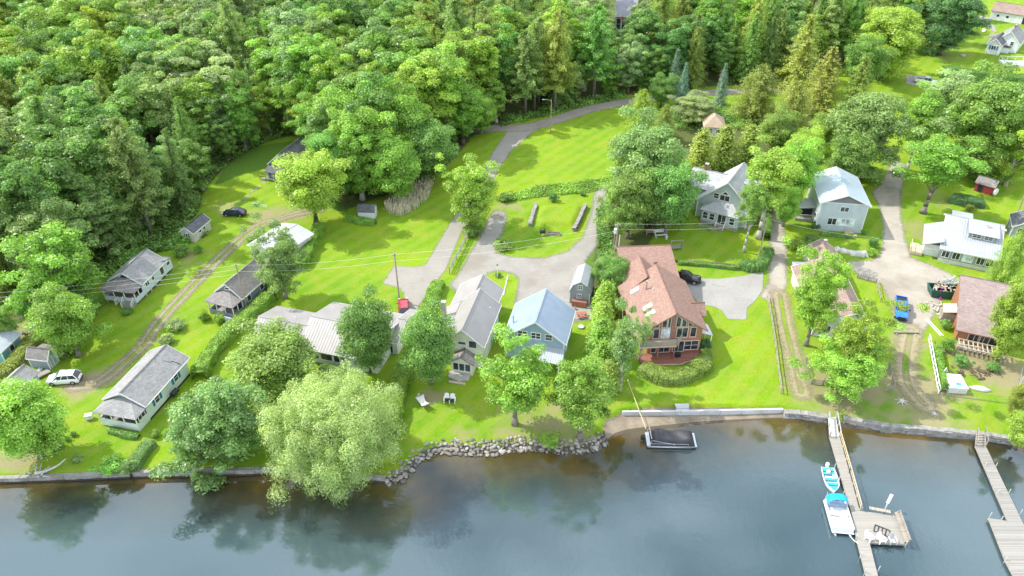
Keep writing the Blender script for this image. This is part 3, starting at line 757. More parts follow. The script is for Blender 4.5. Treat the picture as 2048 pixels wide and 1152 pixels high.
def make_snag(h=15):
    m = MB(); m.tube((0, 0, -.2), (.3, .1, h * .6), .22, .13, 7); m.tube((.3, .1, h * .6), (.1, .2, h), .13, .03, 6)
    for i in range(34):
        z = h * random.uniform(.3, .97); a = random.random() * 6.28; L_ = (1 - z / h) * 3.2 + .5
        p = Vector((.3 * min(1, z / h * 1.6), .1, z)); q = p + Vector((math.cos(a) * L_, math.sin(a) * L_, L_ * random.uniform(-.15, .4)))
        m.tube(p, q, .06, .02, 4)
        for k in range(2):
            s = p.lerp(q, random.uniform(.4, .8)); m.tube(s, s + Vector((random.uniform(-.6, .6), random.uniform(-.6, .6), random.uniform(0, .6))), .03, .012, 3)
    reg('snag', h, 3, None, m.mesh('snag_trunk', BARK, True))
make_snag()

TONE = {'lime': (.300, .530, .070), 'mid': (.235, .445, .090), 'deep': (.130, .300, .100), 'silver': (.400, .540, .230), 'yellow': (.360, .560, .065), 'pine': (.260, .410, .110),
        'blue': (.240, .390, .320), 'olive': (.330, .450, .085), 'willow': (.400, .555, .205), 'grey': (.270, .460, .140), 'emerald': (.195, .405, .090), 'gold': (.390, .470, .100), 'bright': (.290, .530, .075)}
BARKS = {'brown': (.16, .12, .09), 'grey': (.27, .24, .21), 'pale': (.55, .52, .47), 'dark': (.09, .07, .06)}
def tree(kind, base, h=None, rad=None, tone='mid', label=None, cat='tree', group=None, name=None, bark='grey', var=None, jit=.14, crown='crown', z=None):
    h0, r0, cm, tm = TREES[kind][random.randrange(len(TREES[kind])) if var is None else var % len(TREES[kind])]
    b = Vector((base[0], base[1], base[2] if len(base) > 2 and z is None else (z or 0)))
    e = empty(name or 'tree', b, random.random() * 6.283, label, cat, group)
    sh = (h or h0) / h0; sr = (rad / r0) if rad else sh
    e.scale = (sr, sr, sh)
    c = TONE[tone] if isinstance(tone, str) else tone; j = 1 + random.uniform(-jit, jit); j2 = 1 + random.uniform(-jit, jit) * .6
    if cm:
        o = link(crown, cm, e); o.color = (min(1, c[0] * j * j2), c[1] * j, c[2] * j, 1)
    o = link('trunk' if crown == 'crown' else 'stem', tm, e); o.color = (*BARKS[bark], 1)
    return e

def crown_at(cx, cy, wpx, h, zf=0.58):
    """plan position and radius of a tree whose crown centre shows at (cx,cy) with width wpx"""
    z = h * zf; p = G(cx, cy, z); s = proj(p)[2]
    return Vector((p.x, p.y, 0)), wpx / 2 / s

# hedges: clipped body of leaves over a solid twig core
def hedge(name, pts, width, hgt, tone, label, cat='hedge', group=None, rough=.12, dens=130, size=.11, taper=.12, z=0.0):
    L_ = W(pts); L_ = smooth_line(L_, 5); seg = np.diff(L_, axis=0); sl = np.hypot(*seg.T); cum = np.concatenate([[0], np.cumsum(sl)]); tot = cum[-1]
    per = 2 * hgt + width; n = int(tot * per * dens) + 60
    s = rng.random(n) * tot; i = np.clip(np.searchsorted(cum, s) - 1, 0, len(sl) - 1); f = (s - cum[i]) / sl[i]
    c = L_[i] + seg[i] * f[:, None]; dr = seg[i] / sl[i][:, None]; nr = np.stack([-dr[:, 1], dr[:, 0]], 1)
    u = rng.random(n) * per; side = np.where(u < hgt, -1.0, np.where(u > hgt + width, 1.0, 0.0))
    wob = 1 + rough * np.sin(s * 1.9 + 1.3) * .6 + rough * np.sin(s * .7) + rng.normal(size=n) * rough * .35
    z_ = np.where(side < 0, u, np.where(side > 0, u - hgt - width, hgt)) ; off = np.where(side == 0, (u - hgt) - width / 2, side * width / 2)
    off = off * (1 - taper * z_ / hgt) * wob; zz = np.where(side == 0, hgt * (wob * .5 + .5) - .35 * (np.abs(off) / (width / 2)) ** 3 * .6, z_ * (1 - .05))
    end = np.minimum(s, tot - s); zz *= np.clip(.55 + end / (width * .8), 0, 1)
    P = np.concatenate([c + nr * off[:, None], zz[:, None] + z], 1)
    Nn = np.concatenate([nr * np.where(side == 0, off / width, side)[:, None], np.where(side == 0, 1, .3)[:, None]], 1) + rng.normal(size=(n, 3)) * .4
    tn = np.clip(.45 + .22 * np.sin(s * 2.3) * np.sin(u * 3) + rng.normal(size=n) * .2, 0, 1)
    V, F = leaf_quads(P, Nn, size * rng.uniform(.65, 1.3, n))
    # core
    k = len(L_); d = np.gradient(L_, axis=0); d /= np.linalg.norm(d, axis=1, keepdims=True); nn = np.stack([-d[:, 1], d[:, 0]], 1); cv = []
    for a, zq in ((-.42, .0), (-.38, .86), (.38, .86), (.42, .0)): cv.append(np.concatenate([L_ + nn * a * width, np.full((k, 1), zq * hgt + z)], 1))
    cv = np.concatenate(cv); cf = []
    for a in range(3):
        for q in range(k - 1): cf.append((a * k + q, a * k + q + 1, (a + 1) * k + q + 1, (a + 1) * k + q))
    cf = np.array(cf)
    me = np_mesh(name, np.vstack([V, cv]), np.vstack([F, cf + len(V)]), fattrs={'tint': np.concatenate([tn, np.full(len(cf), .05)])}, mat=LEAF)
    o = link(name, me); o.color = (*TONE[tone], 1)
    return tag(o, label, cat, group)

def shrub(px, py, r, h, tone, label, cat='shrub', group=None, name='shrub', z=0.0):
    return tree('bush', G(px, py, z), h, r, tone, label, cat, group, name, crown='foliage', z=z)
def shrub_px(cx, cy, wpx, h, tone, label, **kw):
    b, r = crown_at(cx, cy, wpx, h, .5)
    return tree('bush', b, h, r, tone, label, kw.pop('cat', 'shrub'), kw.pop('group', None), kw.pop('name', 'shrub'), crown='foliage')
# ------------------------------------------------------------------ single trees of the gardens (crown x, y, width in photo pixels, height m)
def T_(kind, cx, cy, w, h, tone, label, bark='grey', name=None, cat='tree', zf=.58, group=None, var=None):
    b, r = crown_at(cx, cy, w, h, zf)
    return tree(kind, b, h, r, tone, label, cat, group, name or {'pine': 'pine_tree', 'spruce': 'spruce_tree', 'hemlock': 'hemlock_tree', 'cedar': 'cedar_tree', 'willow': 'willow_tree', 'birch': 'birch_tree', 'maple': 'maple_tree',
            'oak': 'broadleaf_tree', 'ash': 'ash_tree', 'locust': 'locust_tree', 'tall_ash': 'ash_tree', 'feather': 'larch_tree', 'forest_oak': 'broadleaf_tree', 'forest_ash': 'broadleaf_tree', 'sapling': 'young_tree'}[kind], bark, var)

T_('willow', 656, 868, 268, 13, 'willow', 'big silvery willow leaning over the water at the seawall end', 'brown', zf=.5)
T_('maple', 545, 722, 180, 9.5, 'mid', 'round grey-green maple covering the left end of the long ranch house', 'brown')
T_('maple', 732, 668, 118, 12, 'emerald', 'dense green maple before the middle of the long ranch roof', 'brown')
T_('maple', 857, 692, 116, 12, 'emerald', 'dark green maple with bare trunk above the white hammock', 'grey')
T_('ash', 1030, 765, 150, 13, 'lime', 'bright lime tree in front of the blue house, left of two', 'grey')
T_('ash', 1165, 800, 140, 12, 'bright', 'bright lime tree on the stone bank beside the pontoon beach', 'grey')
T_('locust', 440, 838, 205, 11.5, 'grey', 'open pale locust tree beside the white cottage with blue shutters', 'grey')
T_('locust', 385, 870, 110, 8, 'grey', 'low open locust beside the seawall under the paler locust', 'brown')
T_('maple', 45, 842, 165, 11, 'bright', 'bright leafy tree on the waterfront lawn at the driftwood', 'grey')
T_('locust', 556, 520, 108, 13, 'grey', 'thin tree with pale trunk in the hedge before the white flat-roofed cottage', 'grey')
T_('maple', 620, 374, 146, 14, 'lime', 'broad light green tree hiding the blue cottage', 'brown')
T_('oak', 720, 290, 150, 17, 'bright', 'tall bright tree in the middle of the clump above the reeds', 'brown')
T_('oak', 800, 262, 140, 18, 'lime', 'tall lime tree at the back of the clump above the reeds', 'brown')
T_('maple', 680, 245, 130, 16, 'lime', 'yellow-green tree at the upper left of the clump above the reeds', 'brown')
T_('maple', 860, 300, 110, 13, 'emerald', 'deep green tree on the right edge of the clump above the reeds', 'brown')
T_('maple', 655, 330, 100, 14, 'mid', 'mid green tree between the blue cottage and the reed bed', 'brown')
T_('maple', 790, 335, 110, 13, 'bright', 'leafy green tree directly behind the reed bed', 'brown')
T_('ash', 760, 200, 110, 17, 'yellow', 'yellowish tree at the top of the clump above the reeds', 'brown')
T_('ash', 938, 383, 118, 13, 'lime', 'bright young tree beside the rail fence and paved drive', 'grey')
T_('maple', 962, 225, 70, 9, 'bright', 'small bright tree at the bend of the dirt road', 'grey')
T_('oak', 1295, 330, 165, 18, 'grey', 'great grey-green maple left of the pale green house', 'grey')
T_('maple', 1340, 395, 120, 14, 'emerald', 'green tree shading the lawn left of the sunroom', 'grey')
T_('maple', 1262, 405, 110, 13, 'mid', 'leafy tree above the garage roof of the red house', 'grey')
T_('ash', 1230, 440, 80, 10, 'mid', 'small dark tree behind the twin utility poles', 'grey')
T_('tall_ash', 1545, 350, 135, 18, 'lime', 'tall tree with pale bare trunk right of the sunroom', 'pale', zf=.73)
T_('tall_ash', 1508, 405, 70, 14, 'mid', 'leaning tree with pale trunk in front of the sunroom', 'pale', zf=.73)
T_('maple', 1590, 345, 95, 14, 'lime', 'light green tree left of the grey-gabled house', 'grey')
T_('maple', 1575, 410, 55, 8, 'bright', 'small green tree beside the left deck of the grey-gabled house', 'grey')
T_('oak', 1745, 265, 160, 18, 'grey', 'huge grey-green maple behind the grey-gabled house', 'brown')
T_('maple', 1700, 320, 90, 12, 'mid', 'lower dark tree at the back corner of the grey-gabled house', 'brown')
T_('tall_ash', 1842, 255, 90, 17, 'bright', 'bright tree with open crown beside the gravel road', 'pale')
T_('tall_ash', 1882, 325, 140, 15, 'bright', 'bright maple with bare lower trunk at the gravel road bend', 'grey', zf=.73)
T_('oak', 1985, 235, 170, 20, 'mid', 'massive tree with thick trunk at the red house', 'grey', zf=.62)
T_('ash', 1905, 215, 130, 17, 'silver', 'pale feathery tree below the white pickup hedge', 'pale')
T_('ash', 2040, 300, 90, 14, 'yellow', 'yellow-green tree at the right edge by the red shed', 'pale')
T_('locust', 1640, 592, 118, 16, 'lime', 'tall golden-green larch covering the brown roof', 'grey', name='larch_tree')
T_('locust', 1718, 690, 122, 13, 'yellow', 'light green larch at the front of the fenced brown-roofed cottage', 'grey', name='larch_tree')
T_('locust', 1695, 738, 150, 9, 'lime', 'low light green larch over the lakeside picket fence', 'grey', name='larch_tree')
T_('oak', 2035, 640, 95, 14, 'bright', 'broad tree overhanging the brown shingle roof from the right', 'brown')
T_('feather', 2030, 505, 75, 12, 'bright', 'tall narrow tree at the right corner of the white-roofed cottage', 'grey')
T_('maple', 2052, 860, 70, 6, 'bright', 'bushy tree at the right end of the stone lake wall', 'brown')
T_('maple', 2040, 800, 45, 6, 'olive', 'small olive tree outside the chain-link corner', 'brown')
T_('birch', 1250, 692, 80, 14, 'grey', 'white-trunked birch at the left front of the red house', 'pale')
T_('birch', 1288, 668, 36, 9, 'silver', 'thin birch leaning over the balcony of the red house', 'pale')
T_('ash', 110, 545, 165, 15, 'lime', 'big lime tree beside the white porch cottage', 'grey')
T_('maple', 130, 645, 125, 11, 'bright', 'bright tree over the hedge behind the grey double-door shed', 'grey')
T_('maple', 55, 610, 60, 6, 'mid', 'small round tree on the shaded lawn at the left edge', 'brown')
T_('maple', 5, 650, 55, 6, 'mid', 'small dark tree cut by the left edge above the teal hut', 'brown')
T_('sapling', 1360, 440, 34, 4.5, 'mid', 'small young tree on the lawn beside the white garden bench', 'brown')
T_('sapling', 1315, 440, 40, 4, 'silver', 'white flowering bush tree left of the young lawn tree', 'brown')
T_('maple', 1470, 420, 30, 4, 'mid', 'bushy young tree at the sunroom steps', 'brown')
# the maple at the top right and the neighbours' trees
T_('oak', 1900, 40, 120, 18, 'deep', 'dark blue-green maple on the lawn beside the white house', 'brown')
T_('oak', 1780, 80, 140, 19, 'lime', 'large light green tree above the white pickup', 'brown')
T_('maple', 1730, 130, 90, 15, 'mid', 'green tree left of the large light green tree', 'brown')
T_('hemlock', 1610, 95, 100, 20, 'gold', 'tall thinning hemlock with grey top in the upper right wood', 'pale')
T_('hemlock', 1655, 150, 100, 17, 'gold', 'brownish hemlock below the thinning hemlock', 'grey')
T_('hemlock', 1720, 165, 80, 16, 'olive', 'olive conifer behind the great grey-green maple', 'grey')
T_('feather', 1520, 175, 110, 14, 'gold', 'broad golden conifer above the tan hip roof', 'brown')
T_('feather', 1590, 205, 100, 13, 'gold', 'golden conifer right of the tan hip roof', 'brown')
T_('cedar', 1405, 298, 60, 10, 'gold', 'golden-green cedar column left of three behind the pale green house', 'brown')
T_('cedar', 1450, 290, 60, 10, 'olive', 'golden-green cedar column in the middle behind the pale green house', 'brown')
T_('cedar', 1500, 290, 60, 10, 'olive', 'golden-green cedar column right of three behind the pale green house', 'brown')
T_('maple', 1650, 265, 70, 9, 'bright', 'bright tree beside the orange picnic table', 'brown')
T_('maple', 1560, 260, 80, 10, 'olive', 'olive tree below the golden conifers', 'brown')
T_('maple', 1610, 300, 80, 10, 'lime', 'light green tree above the left tree of the grey-gabled house', 'brown')
T_('oak', 1390, 215, 80, 7, 'silver', 'low silver-grey shrubby tree left of the tan hip roof', 'brown')
T_('feather', 1285, 215, 75, 11, 'yellow', 'bright young larch at the end of the big meadow', 'grey')
T_('feather', 1330, 240, 60, 9, 'olive', 'dark larch beside the bright young larch', 'brown')
T_('maple', 1325, 180, 60, 8, 'mid', 'small round tree on the dirt road verge', 'brown')
T_('spruce', 1368, 165, 36, 12, 'blue', 'blue spruce standing left of the pair by the road', 'brown')
T_('spruce', 1352, 135, 34, 12, 'blue', 'blue spruce standing behind its twin by the road', 'brown')
T_('spruce', 1447, 162, 34, 11, 'blue', 'lone blue spruce farther right along the road', 'brown')
for k, (x, y, w, h, tn, lb) in enumerate([(1232, 560, 62, 7, 'emerald', 'dense cedar at the top of the cedar screen'), (1212, 600, 55, 6, 'bright', 'bright cedar second in the cedar screen'), (1205, 640, 52, 6, 'lime', 'lime cedar in the middle of the cedar screen'),
        (1203, 680, 58, 7, 'bright', 'tall cedar below the middle of the cedar screen'), (1207, 720, 58, 6, 'lime', 'cedar beside the birch in the cedar screen'), (1215, 755, 55, 5, 'olive', 'lowest cedar of the cedar screen')]):
    T_('cedar' if k != 0 else 'maple', x, y, w, h, tn, lb, 'brown', name='cedar_tree', group='cedars screening the red house', zf=.45)
T_('maple', 1213, 545, 60, 6, 'emerald', 'thick round bush tree behind the gambrel shed', 'brown')

# ------------------------------------------------------------------ the wood: scattered, each tree its own
FP = [W(p) for p in FOREST[:1]]
HOUSE_CLEAR = [(G(1255, 62), 14), (G(1436, 262), 6), (G(1645, 190), 4)]
def zone(p):
    x, y, _ = proj((p.x, p.y, 0))
    if y > 380: return 'beside the white porch cottage' if x < 330 else 'beside the small grey-roofed shed'
    if y > 250: return 'at the edge of the clearing of the blue cottage' if x > 380 else 'on the slope left of the clearing'
    if y > 120:
        return 'in the wood at the far left' if x < 250 else 'above the blue cottage' if x < 560 else 'above the reed bed clump' if x < 850 else 'behind the bend of the dirt road' if x < 1120 else 'along the back of the big meadow' if x < 1330 else 'beyond the blue spruces'
    return 'deep in the left wood' if x < 400 else 'deep in the wood left of centre' if x < 800 else 'deep in the middle of the wood' if x < 1180 else 'around the far grey house' if x < 1400 else 'in the far wood right of the grey house' if x < 1750 else 'behind the far white garage'
pts = []; tries = 0
frng = random.Random(11)
EXIST = [(o.location.x, o.location.y) for o in COL.objects if o.get('category') == 'tree']
while tries < 30000 and len(pts) < 430:
    tries += 1
    x = frng.uniform(-210, 235); y = 85 + 300 * frng.random() ** .85
    q = np.array([[x, y]])
    inside = max(poly_sd(q, P)[0] for P in FP)
    if y > 345: inside = 10
    if inside < .4: continue
    s = proj((x, y, 12)); 
    if s[0] < -120 or s[0] > 2170 or s[1] < -40: continue
    dmin = 5.6 + 2.6 * frng.random() if inside > 9 else 3.8
    dmin *= 1 + max(0, (y - 180)) / 420
    if any((x - a) ** 2 + (y - b) ** 2 < dmin * dmin for a, b, _ in pts): continue
    if any((x - a) ** 2 + (y - b) ** 2 < 9 for a, b in EXIST): continue
    if any((x - c.x) ** 2 + (y - c.y) ** 2 < r * r for c, r in HOUSE_CLEAR): continue
    if 1200 < s[0] < 1272 and 130 < y < 262 and height_for((x, y, 0), 66) < 5: continue
    pts.append((x, y, inside))
pts.sort(key=lambda p: p[1])
nB = nC = 0
for x, y, ins in pts:
    p = Vector((x, y, 0)); sx, sy, _ = proj((x, y, 0)); u = frng.random()
    pat = math.sin(x * .045 + 1.3) + math.sin(y * .05 + x * .02) + frng.uniform(-.8, .8)
    con = .22 + (.42 if 850 < sx < 1130 and sy < 235 else 0) + (.3 if 1250 < sx < 1720 else 0) + (.22 if y > 230 else 0) + (.15 if 380 < sx < 560 and sy < 250 else 0)
    z_ = zone(p); cap = height_for((x, y, 0), 66) if 1200 < proj((x, y, 10))[0] < 1272 and y < 262 else 99
    if cap < 20: u = 1
    if u < con:
        k = frng.choice(['pine', 'pine', 'hemlock', 'hemlock', 'hemlock', 'spruce']) if y > 150 else frng.choice(['hemlock', 'hemlock', 'pine'])
        if 850 < sx < 1130 and sy < 235: k = frng.choice(['pine', 'pine', 'pine', 'hemlock'])
        h = {'pine': frng.uniform(19, 26), 'hemlock': frng.uniform(14, 20), 'spruce': frng.uniform(12, 17)}[k]
        tn = frng.choice(['pine', 'pine', 'olive', 'mid'] if k != 'spruce' else ['deep', 'mid', 'pine'])
        w_ = {'pine': 'long-needled pine', 'hemlock': 'feathery hemlock', 'spruce': 'pointed spruce'}[k]
        col_ = {'pine': 'grey-green', 'deep': 'dark green', 'olive': 'olive', 'mid': 'fresh green', 'blue': 'blue-green'}[tn]
        lb = f"{'tall' if h > 19 else 'shorter'} {col_} {w_} {z_}"
        tree(k, p, h, h * frng.uniform(.19, .25), tn, lb, 'tree', 'conifers of the wood behind the cottages', {'pine': 'pine_tree', 'hemlock': 'hemlock_tree', 'spruce': 'spruce_tree'}[k], 'grey'); nC += 1
    else:
        edge = ins < 7
        k = frng.choice(['forest_oak', 'forest_oak', 'forest_ash'])
        h = frng.uniform(15, 21) if not edge else frng.uniform(9, 15)
        h = min(h, cap); rd = h * (frng.uniform(.29, .40) if k == 'forest_oak' else frng.uniform(.22, .30))
        tn = frng.choice(['lime', 'bright', 'yellow', 'lime', 'mid'] if pat > .5 else ['mid', 'bright', 'grey', 'lime', 'silver'] if pat > -.5 else ['mid', 'bright', 'emerald', 'grey'])
        if y > 215 and frng.random() < .5: tn = frng.choice(['emerald', 'mid', 'grey', 'silver'])
        col_ = {'lime': 'lime green', 'bright': 'bright green', 'yellow': 'yellow-green', 'mid': 'mid green', 'grey': 'grey-green', 'silver': 'pale silvery', 'emerald': 'emerald', 'deep': 'deep green'}[tn]
        lb = f"{'broad' if rd > 4.6 else 'slim' if rd < 3.4 else 'round'} {col_} {'tall ' if h > 15.5 else ''}tree {z_}"
        tree(k, p, h, rd, tn, lb, 'tree', 'broadleaf trees of the wood behind the cottages', 'broadleaf_tree', frng.choice(['grey', 'brown', 'pale'])); nB += 1
print('forest trees', nB, nC)
for px, py, h, lb in [(962, 230, 17, 'dead grey conifer with bare branches at the pine edge'), (812, 215, 15, 'dead silvery trunk beside the tall pine'), (1010, 150, 16, 'bare dead conifer among the pines'), (60, 470, 13, 'bare grey snag at the left edge of the wood'), (1612, 120, 18, 'grey bare-topped snag in the thinning hemlock'), (190, 450, 13, 'dead pale tree above the white porch cottage')]:
    tree('snag', G(px, py), h, None, 'grey', lb, 'dead tree', None, 'dead_tree', 'pale')

# undergrowth along the wood's edge and the wet meadow strip
def undergrowth(name, polys, n, hmax, size, tone, label):
    C = []
    for P in polys:
        Pw = W(P); lo, hi = Pw.min(0), Pw.max(0); q = rng.uniform(lo, hi, (n, 2)); q = q[poly_sd(q, Pw) > .1]; C.append(q)
    q = np.concatenate(C); m = len(q); hh = hmax * np.clip(.5 + .5 * np.sin(q[:, 0] * .9) * np.sin(q[:, 1] * .8) + rng.normal(size=m) * .2, .15, 1.2)
    P = np.concatenate([q, (hh * rng.random(m) ** .5)[:, None]], 1)
    me = foliage_mesh(name, P, np.tile([0, 0, 1.0], (m, 1)) + rng.normal(size=(m, 3)) * .5, size * rng.uniform(.6, 1.3, m), np.clip(rng.random(m) * .6 + .3 * np.sin(q[:, 0] * .7) + .2, 0, 1))
    o = link(name, me); o.color = (*TONE[tone], 1); return tag(o, label, 'undergrowth', kind='stuff')
EDGE = [[(395, 430), (405, 390), (430, 355), (470, 318), (530, 285), (575, 272), (640, 255), (600, 235), (500, 250), (420, 300), (380, 360), (365, 440)],
        [(1000, 255), (1100, 232), (1180, 212), (1255, 196), (1250, 182), (1180, 195), (1100, 215), (1000, 236)],
        [(205, 570), (245, 508), (330, 480), (395, 440), (420, 470), (350, 500), (300, 510), (260, 530)]]
undergrowth('undergrowth', [[(-60, 640), (40, 612), (150, 600), (205, 562), (245, 507), (330, 480), (395, 432), (380, 380), (250, 440), (120, 500), (-60, 520)]], 16000, 1.6, .3, 'mid', 'leafy undergrowth below the left wood')
undergrowth('undergrowth', EDGE, 12000, 1.3, .28, 'mid', 'leafy undergrowth along the edge of the wood')
undergrowth('undergrowth', [[(1000, 393), (1080, 370), (1170, 362), (1240, 350), (1225, 376), (1180, 386), (1090, 394), (1010, 406)]], 7000, .9, .2, 'bright', 'rough wet growth in the ditch between meadow and lawn')
undergrowth('undergrowth', [[(1190, 425), (1215, 405), (1235, 400), (1230, 520), (1215, 545), (1195, 520)], [(1380, 330), (1560, 330), (1640, 320), (1640, 340), (1540, 360), (1380, 345)], [(1340, 230), (1440, 215), (1540, 240), (1540, 260), (1350, 262)]], 6000, 1.6, .24, 'mid', 'tangled bushes behind the twin poles and behind the pale green house')
# reed bed
def reeds():
    Pw = W([(768, 416), (800, 394), (852, 362), (868, 363), (858, 395), (830, 422), (802, 434), (780, 430)]); lo, hi = Pw.min(0), Pw.max(0)
    q = rng.uniform(lo, hi, (2600, 2)); q = q[poly_sd(q, Pw) > 0]; n = len(q)
    h = rng.uniform(.9, 1.9, n); a = rng.random(n) * 6.28; wv = .032
    t = np.stack([np.cos(a), np.sin(a), 0 * a], 1) * wv; base = np.concatenate([q, np.zeros((n, 1))], 1); lean = np.concatenate([rng.normal(size=(n, 2)) * .25, h[:, None]], 1)
    V = np.stack([base - t, base + t, base + lean + t * 1.8, base + lean - t * 1.8], 1).reshape(-1, 3)
    me = np_mesh('reeds', V, np.arange(4 * n).reshape(n, 4), mat=M_REED); return tag(link('reeds', me), 'dry tan reeds standing beside the mown lawn', 'reeds', kind='stuff')
M_REED = plain('dry reed', (.66, .59, .44), .8, .4, 3)
reeds()

# ------------------------------------------------------------------ hedges and shrubs
hedge('hedge', [(540, 596), (520, 620), (480, 652), (440, 695), (412, 735), (400, 760)], 2.3, 1.7, 'lime', 'long clipped lime hedge running down from the pole beside the grey porch cottage')
hedge('hedge', [(556, 558), (552, 580), (545, 600)], 2.0, 1.8, 'lime', 'short hedge below the thin tree trunk')
hedge('hedge', [(640, 458), (626, 490), (612, 520), (598, 540)], 2.0, 1.7, 'lime', 'rounded hedge right of the flat-roofed white cottage')
hedge('hedge', [(694, 440), (720, 446), (752, 450)], 1.4, 1.1, 'bright', 'low clipped hedge before the little barn shed')
hedge('hedge', [(878, 570), (864, 600), (850, 632), (840, 655)], 2.2, 1.3, 'lime', 'clipped hedge left of the yellow house')
hedge('hedge', [(812, 735), (800, 775), (790, 815), (775, 870)], 2.6, 1.8, 'lime', 'tall hedge between the willow and the hammock')
hedge('hedge', [(118, 672), (80, 684), (45, 720), (20, 750), (-20, 770)], 2.4, 1.7, 'olive', 'bushy hedge curving behind the grey double-door shed')
hedge('hedge', [(190, 610), (170, 645), (150, 690), (130, 712)], 2.4, 2.0, 'mid', 'tall hedge beside the white porch cottage')
hedge('hedge', [(1282, 740), (1320, 758), (1360, 760), (1400, 740), (1408, 722)], 2.6, 1.4, 'olive', 'curved clipped shrub bed below the deck of the red house')
hedge('hedge', [(1355, 528), (1410, 532), (1470, 538), (1500, 530)], .9, .7, 'mid', 'low planting along the brown retaining edge')
hedge('hedge', [(1480, 532), (1505, 540), (1525, 530), (1535, 505)], 2.2, 1.5, 'emerald', 'round green hedge at the bend of the gravel lane')
hedge('hedge', [(1535, 400), (1530, 440), (1530, 480)], 2.0, 1.8, 'mid', 'hedge along the upper gravel lane')
hedge('hedge', [(1878, 152), (1920, 158), (1990, 168), (2060, 176)], 3.6, 3.0, 'emerald', 'tall dark hedge right of the white pickup')
hedge('hedge', [(1871, 700), (1878, 740), (1888, 785)], .9, 1.2, 'bright', 'row of small cedars inside the white rail fence')
hedge('hedge', [(220, 862), (250, 872), (278, 876)], .9, .6, 'mid', 'flower bed along the front of the white cottage with blue shutters')
hedge('hedge', [(304, 888), (290, 905), (275, 925), (268, 945)], 1.6, 1.0, 'grey', 'mixed flower border between the two waterfront lawns')
hedge('hedge', [(1395, 452), (1420, 460), (1434, 463)], 1.0, .7, 'silver', 'white flowering bed along the sunroom')
hedge('hedge', [(1640, 470), (1680, 474), (1705, 477)], .8, .7, 'mid', 'foundation planting along the grey-gabled house')
hedge('hedge', [(640, 740), (690, 748)], 1.4, .9, 'mid', 'dark planting before the picture windows of the ranch house')
hedge('hedge', [(1900, 400), (1930, 408), (1965, 412)], 3.0, 1.5, 'deep', 'dark low bushes below the red shed')
for x, y, w, h, tn, lb in [(352, 650, 38, 1.4, 'silver', 'flowering shrub with pale blooms on the lawn by the track'), (332, 680, 32, 1.2, 'willow', 'white flowering shrub below the blue bird bath'), (407, 632, 26, 1.5, 'lime', 'lime shrub left of the grey porch'),
        (438, 638, 24, 1.6, 'lime', 'lime shrub at the porch corner of the grey cottage'), (362, 502, 34, 2.0, 'mid', 'round shrub below the small grey-roofed shed'), (396, 498, 22, 1.5, 'bright', 'small bright shrub right of the round shrub'),
        (253, 622, 26, .9, 'emerald', 'low green shrub at the white porch steps'), (220, 932, 58, 1.6, 'bright', 'broad bright shrub at the seawall'), (254, 935, 36, 1.5, 'grey', 'grey-leaved shrub at the right end of the seawall bed'),
        (155, 917, 26, .7, 'grey', 'low grey shrub in the tree shade near the driftwood'), (122, 890, 14, .6, 'mid', 'third ball shrub of the lawn row'), (135, 878, 13, .6, 'mid', 'second ball shrub of the lawn row'), (147, 868, 13, .6, 'emerald', 'uppermost ball shrub of the lawn row'), (112, 900, 18, .8, 'mid', 'lowest ball shrub of the lawn row'),
        (1107, 395, 22, 1.6, 'emerald', 'dark round bush on the island lawn'), (1165, 387, 14, .9, 'mid', 'small bush at the top of the island lawn'), (996, 550, 14, .7, 'mid', 'small planting at the lamp post'), (1005, 490, 40, 1.3, 'mid', 'dark bush at the inner bend of the gravel lot'),
        (1412, 690, 26, 1.6, 'deep', 'dark bush with white flowers at the right wall of the red house'), (1414, 708, 28, 1.2, 'bright', 'bright round bush at the corner of the red deck'), (1625, 482, 44, 1.8, 'mid', 'bush above the rear roof of the brown cottage'), (1595, 490, 34, 1.4, 'bright', 'round bush left of the rear brown roof'),
        (1747, 486, 24, 1.8, 'emerald', 'upper bush at the end of the tarp row'), (1743, 505, 22, 1.2, 'bright', 'lower bush at the end of the tarp row'), (1728, 463, 14, .9, 'lime', 'yellow-green bush at the right corner of the grey-gabled house'), (1632, 452, 20, 1.3, 'deep', 'dark bush at the left corner of the grey-gabled house'),
        (1897, 690, 32, 2.2, 'bright', 'bush at the left front of the brown lake house'), (1925, 722, 36, 1.4, 'emerald', 'green bush below the timber deck frame'), (1985, 733, 32, 1.2, 'emerald', 'green bush under the right end of the deck frame'), (1892, 650, 22, 1.5, 'mid', 'bush along the side wall of the brown lake house'),
        (1100, 880, 44, 1.2, 'bright', 'bright fern-like plant hanging over the stone bank'), (1010, 395, 30, 1.4, 'mid', 'bush beside the sand pit at the meadow ditch'), (1020, 388, 18, 1.2, 'yellow', 'yellow bush beside the meadow ditch'), (1290, 420, 40, 1.8, 'silver', 'pink-white flowering bush behind the white garden bench'),
        (945, 462, 40, 1.6, 'mid', 'shadowed bush at the rail fence under the young tree'), (505, 480, 24, 1.4, 'mid', 'bush at the left wall of the flat-roofed cottage'), (310, 868, 20, 1.0, 'mid', 'shrub at the right wall of the blue-shuttered cottage'), (1940, 416, 20, .9, 'gold', 'small brownish bush on the right lawn')]:
    shrub_px(x, y, w, h, tn, lb)
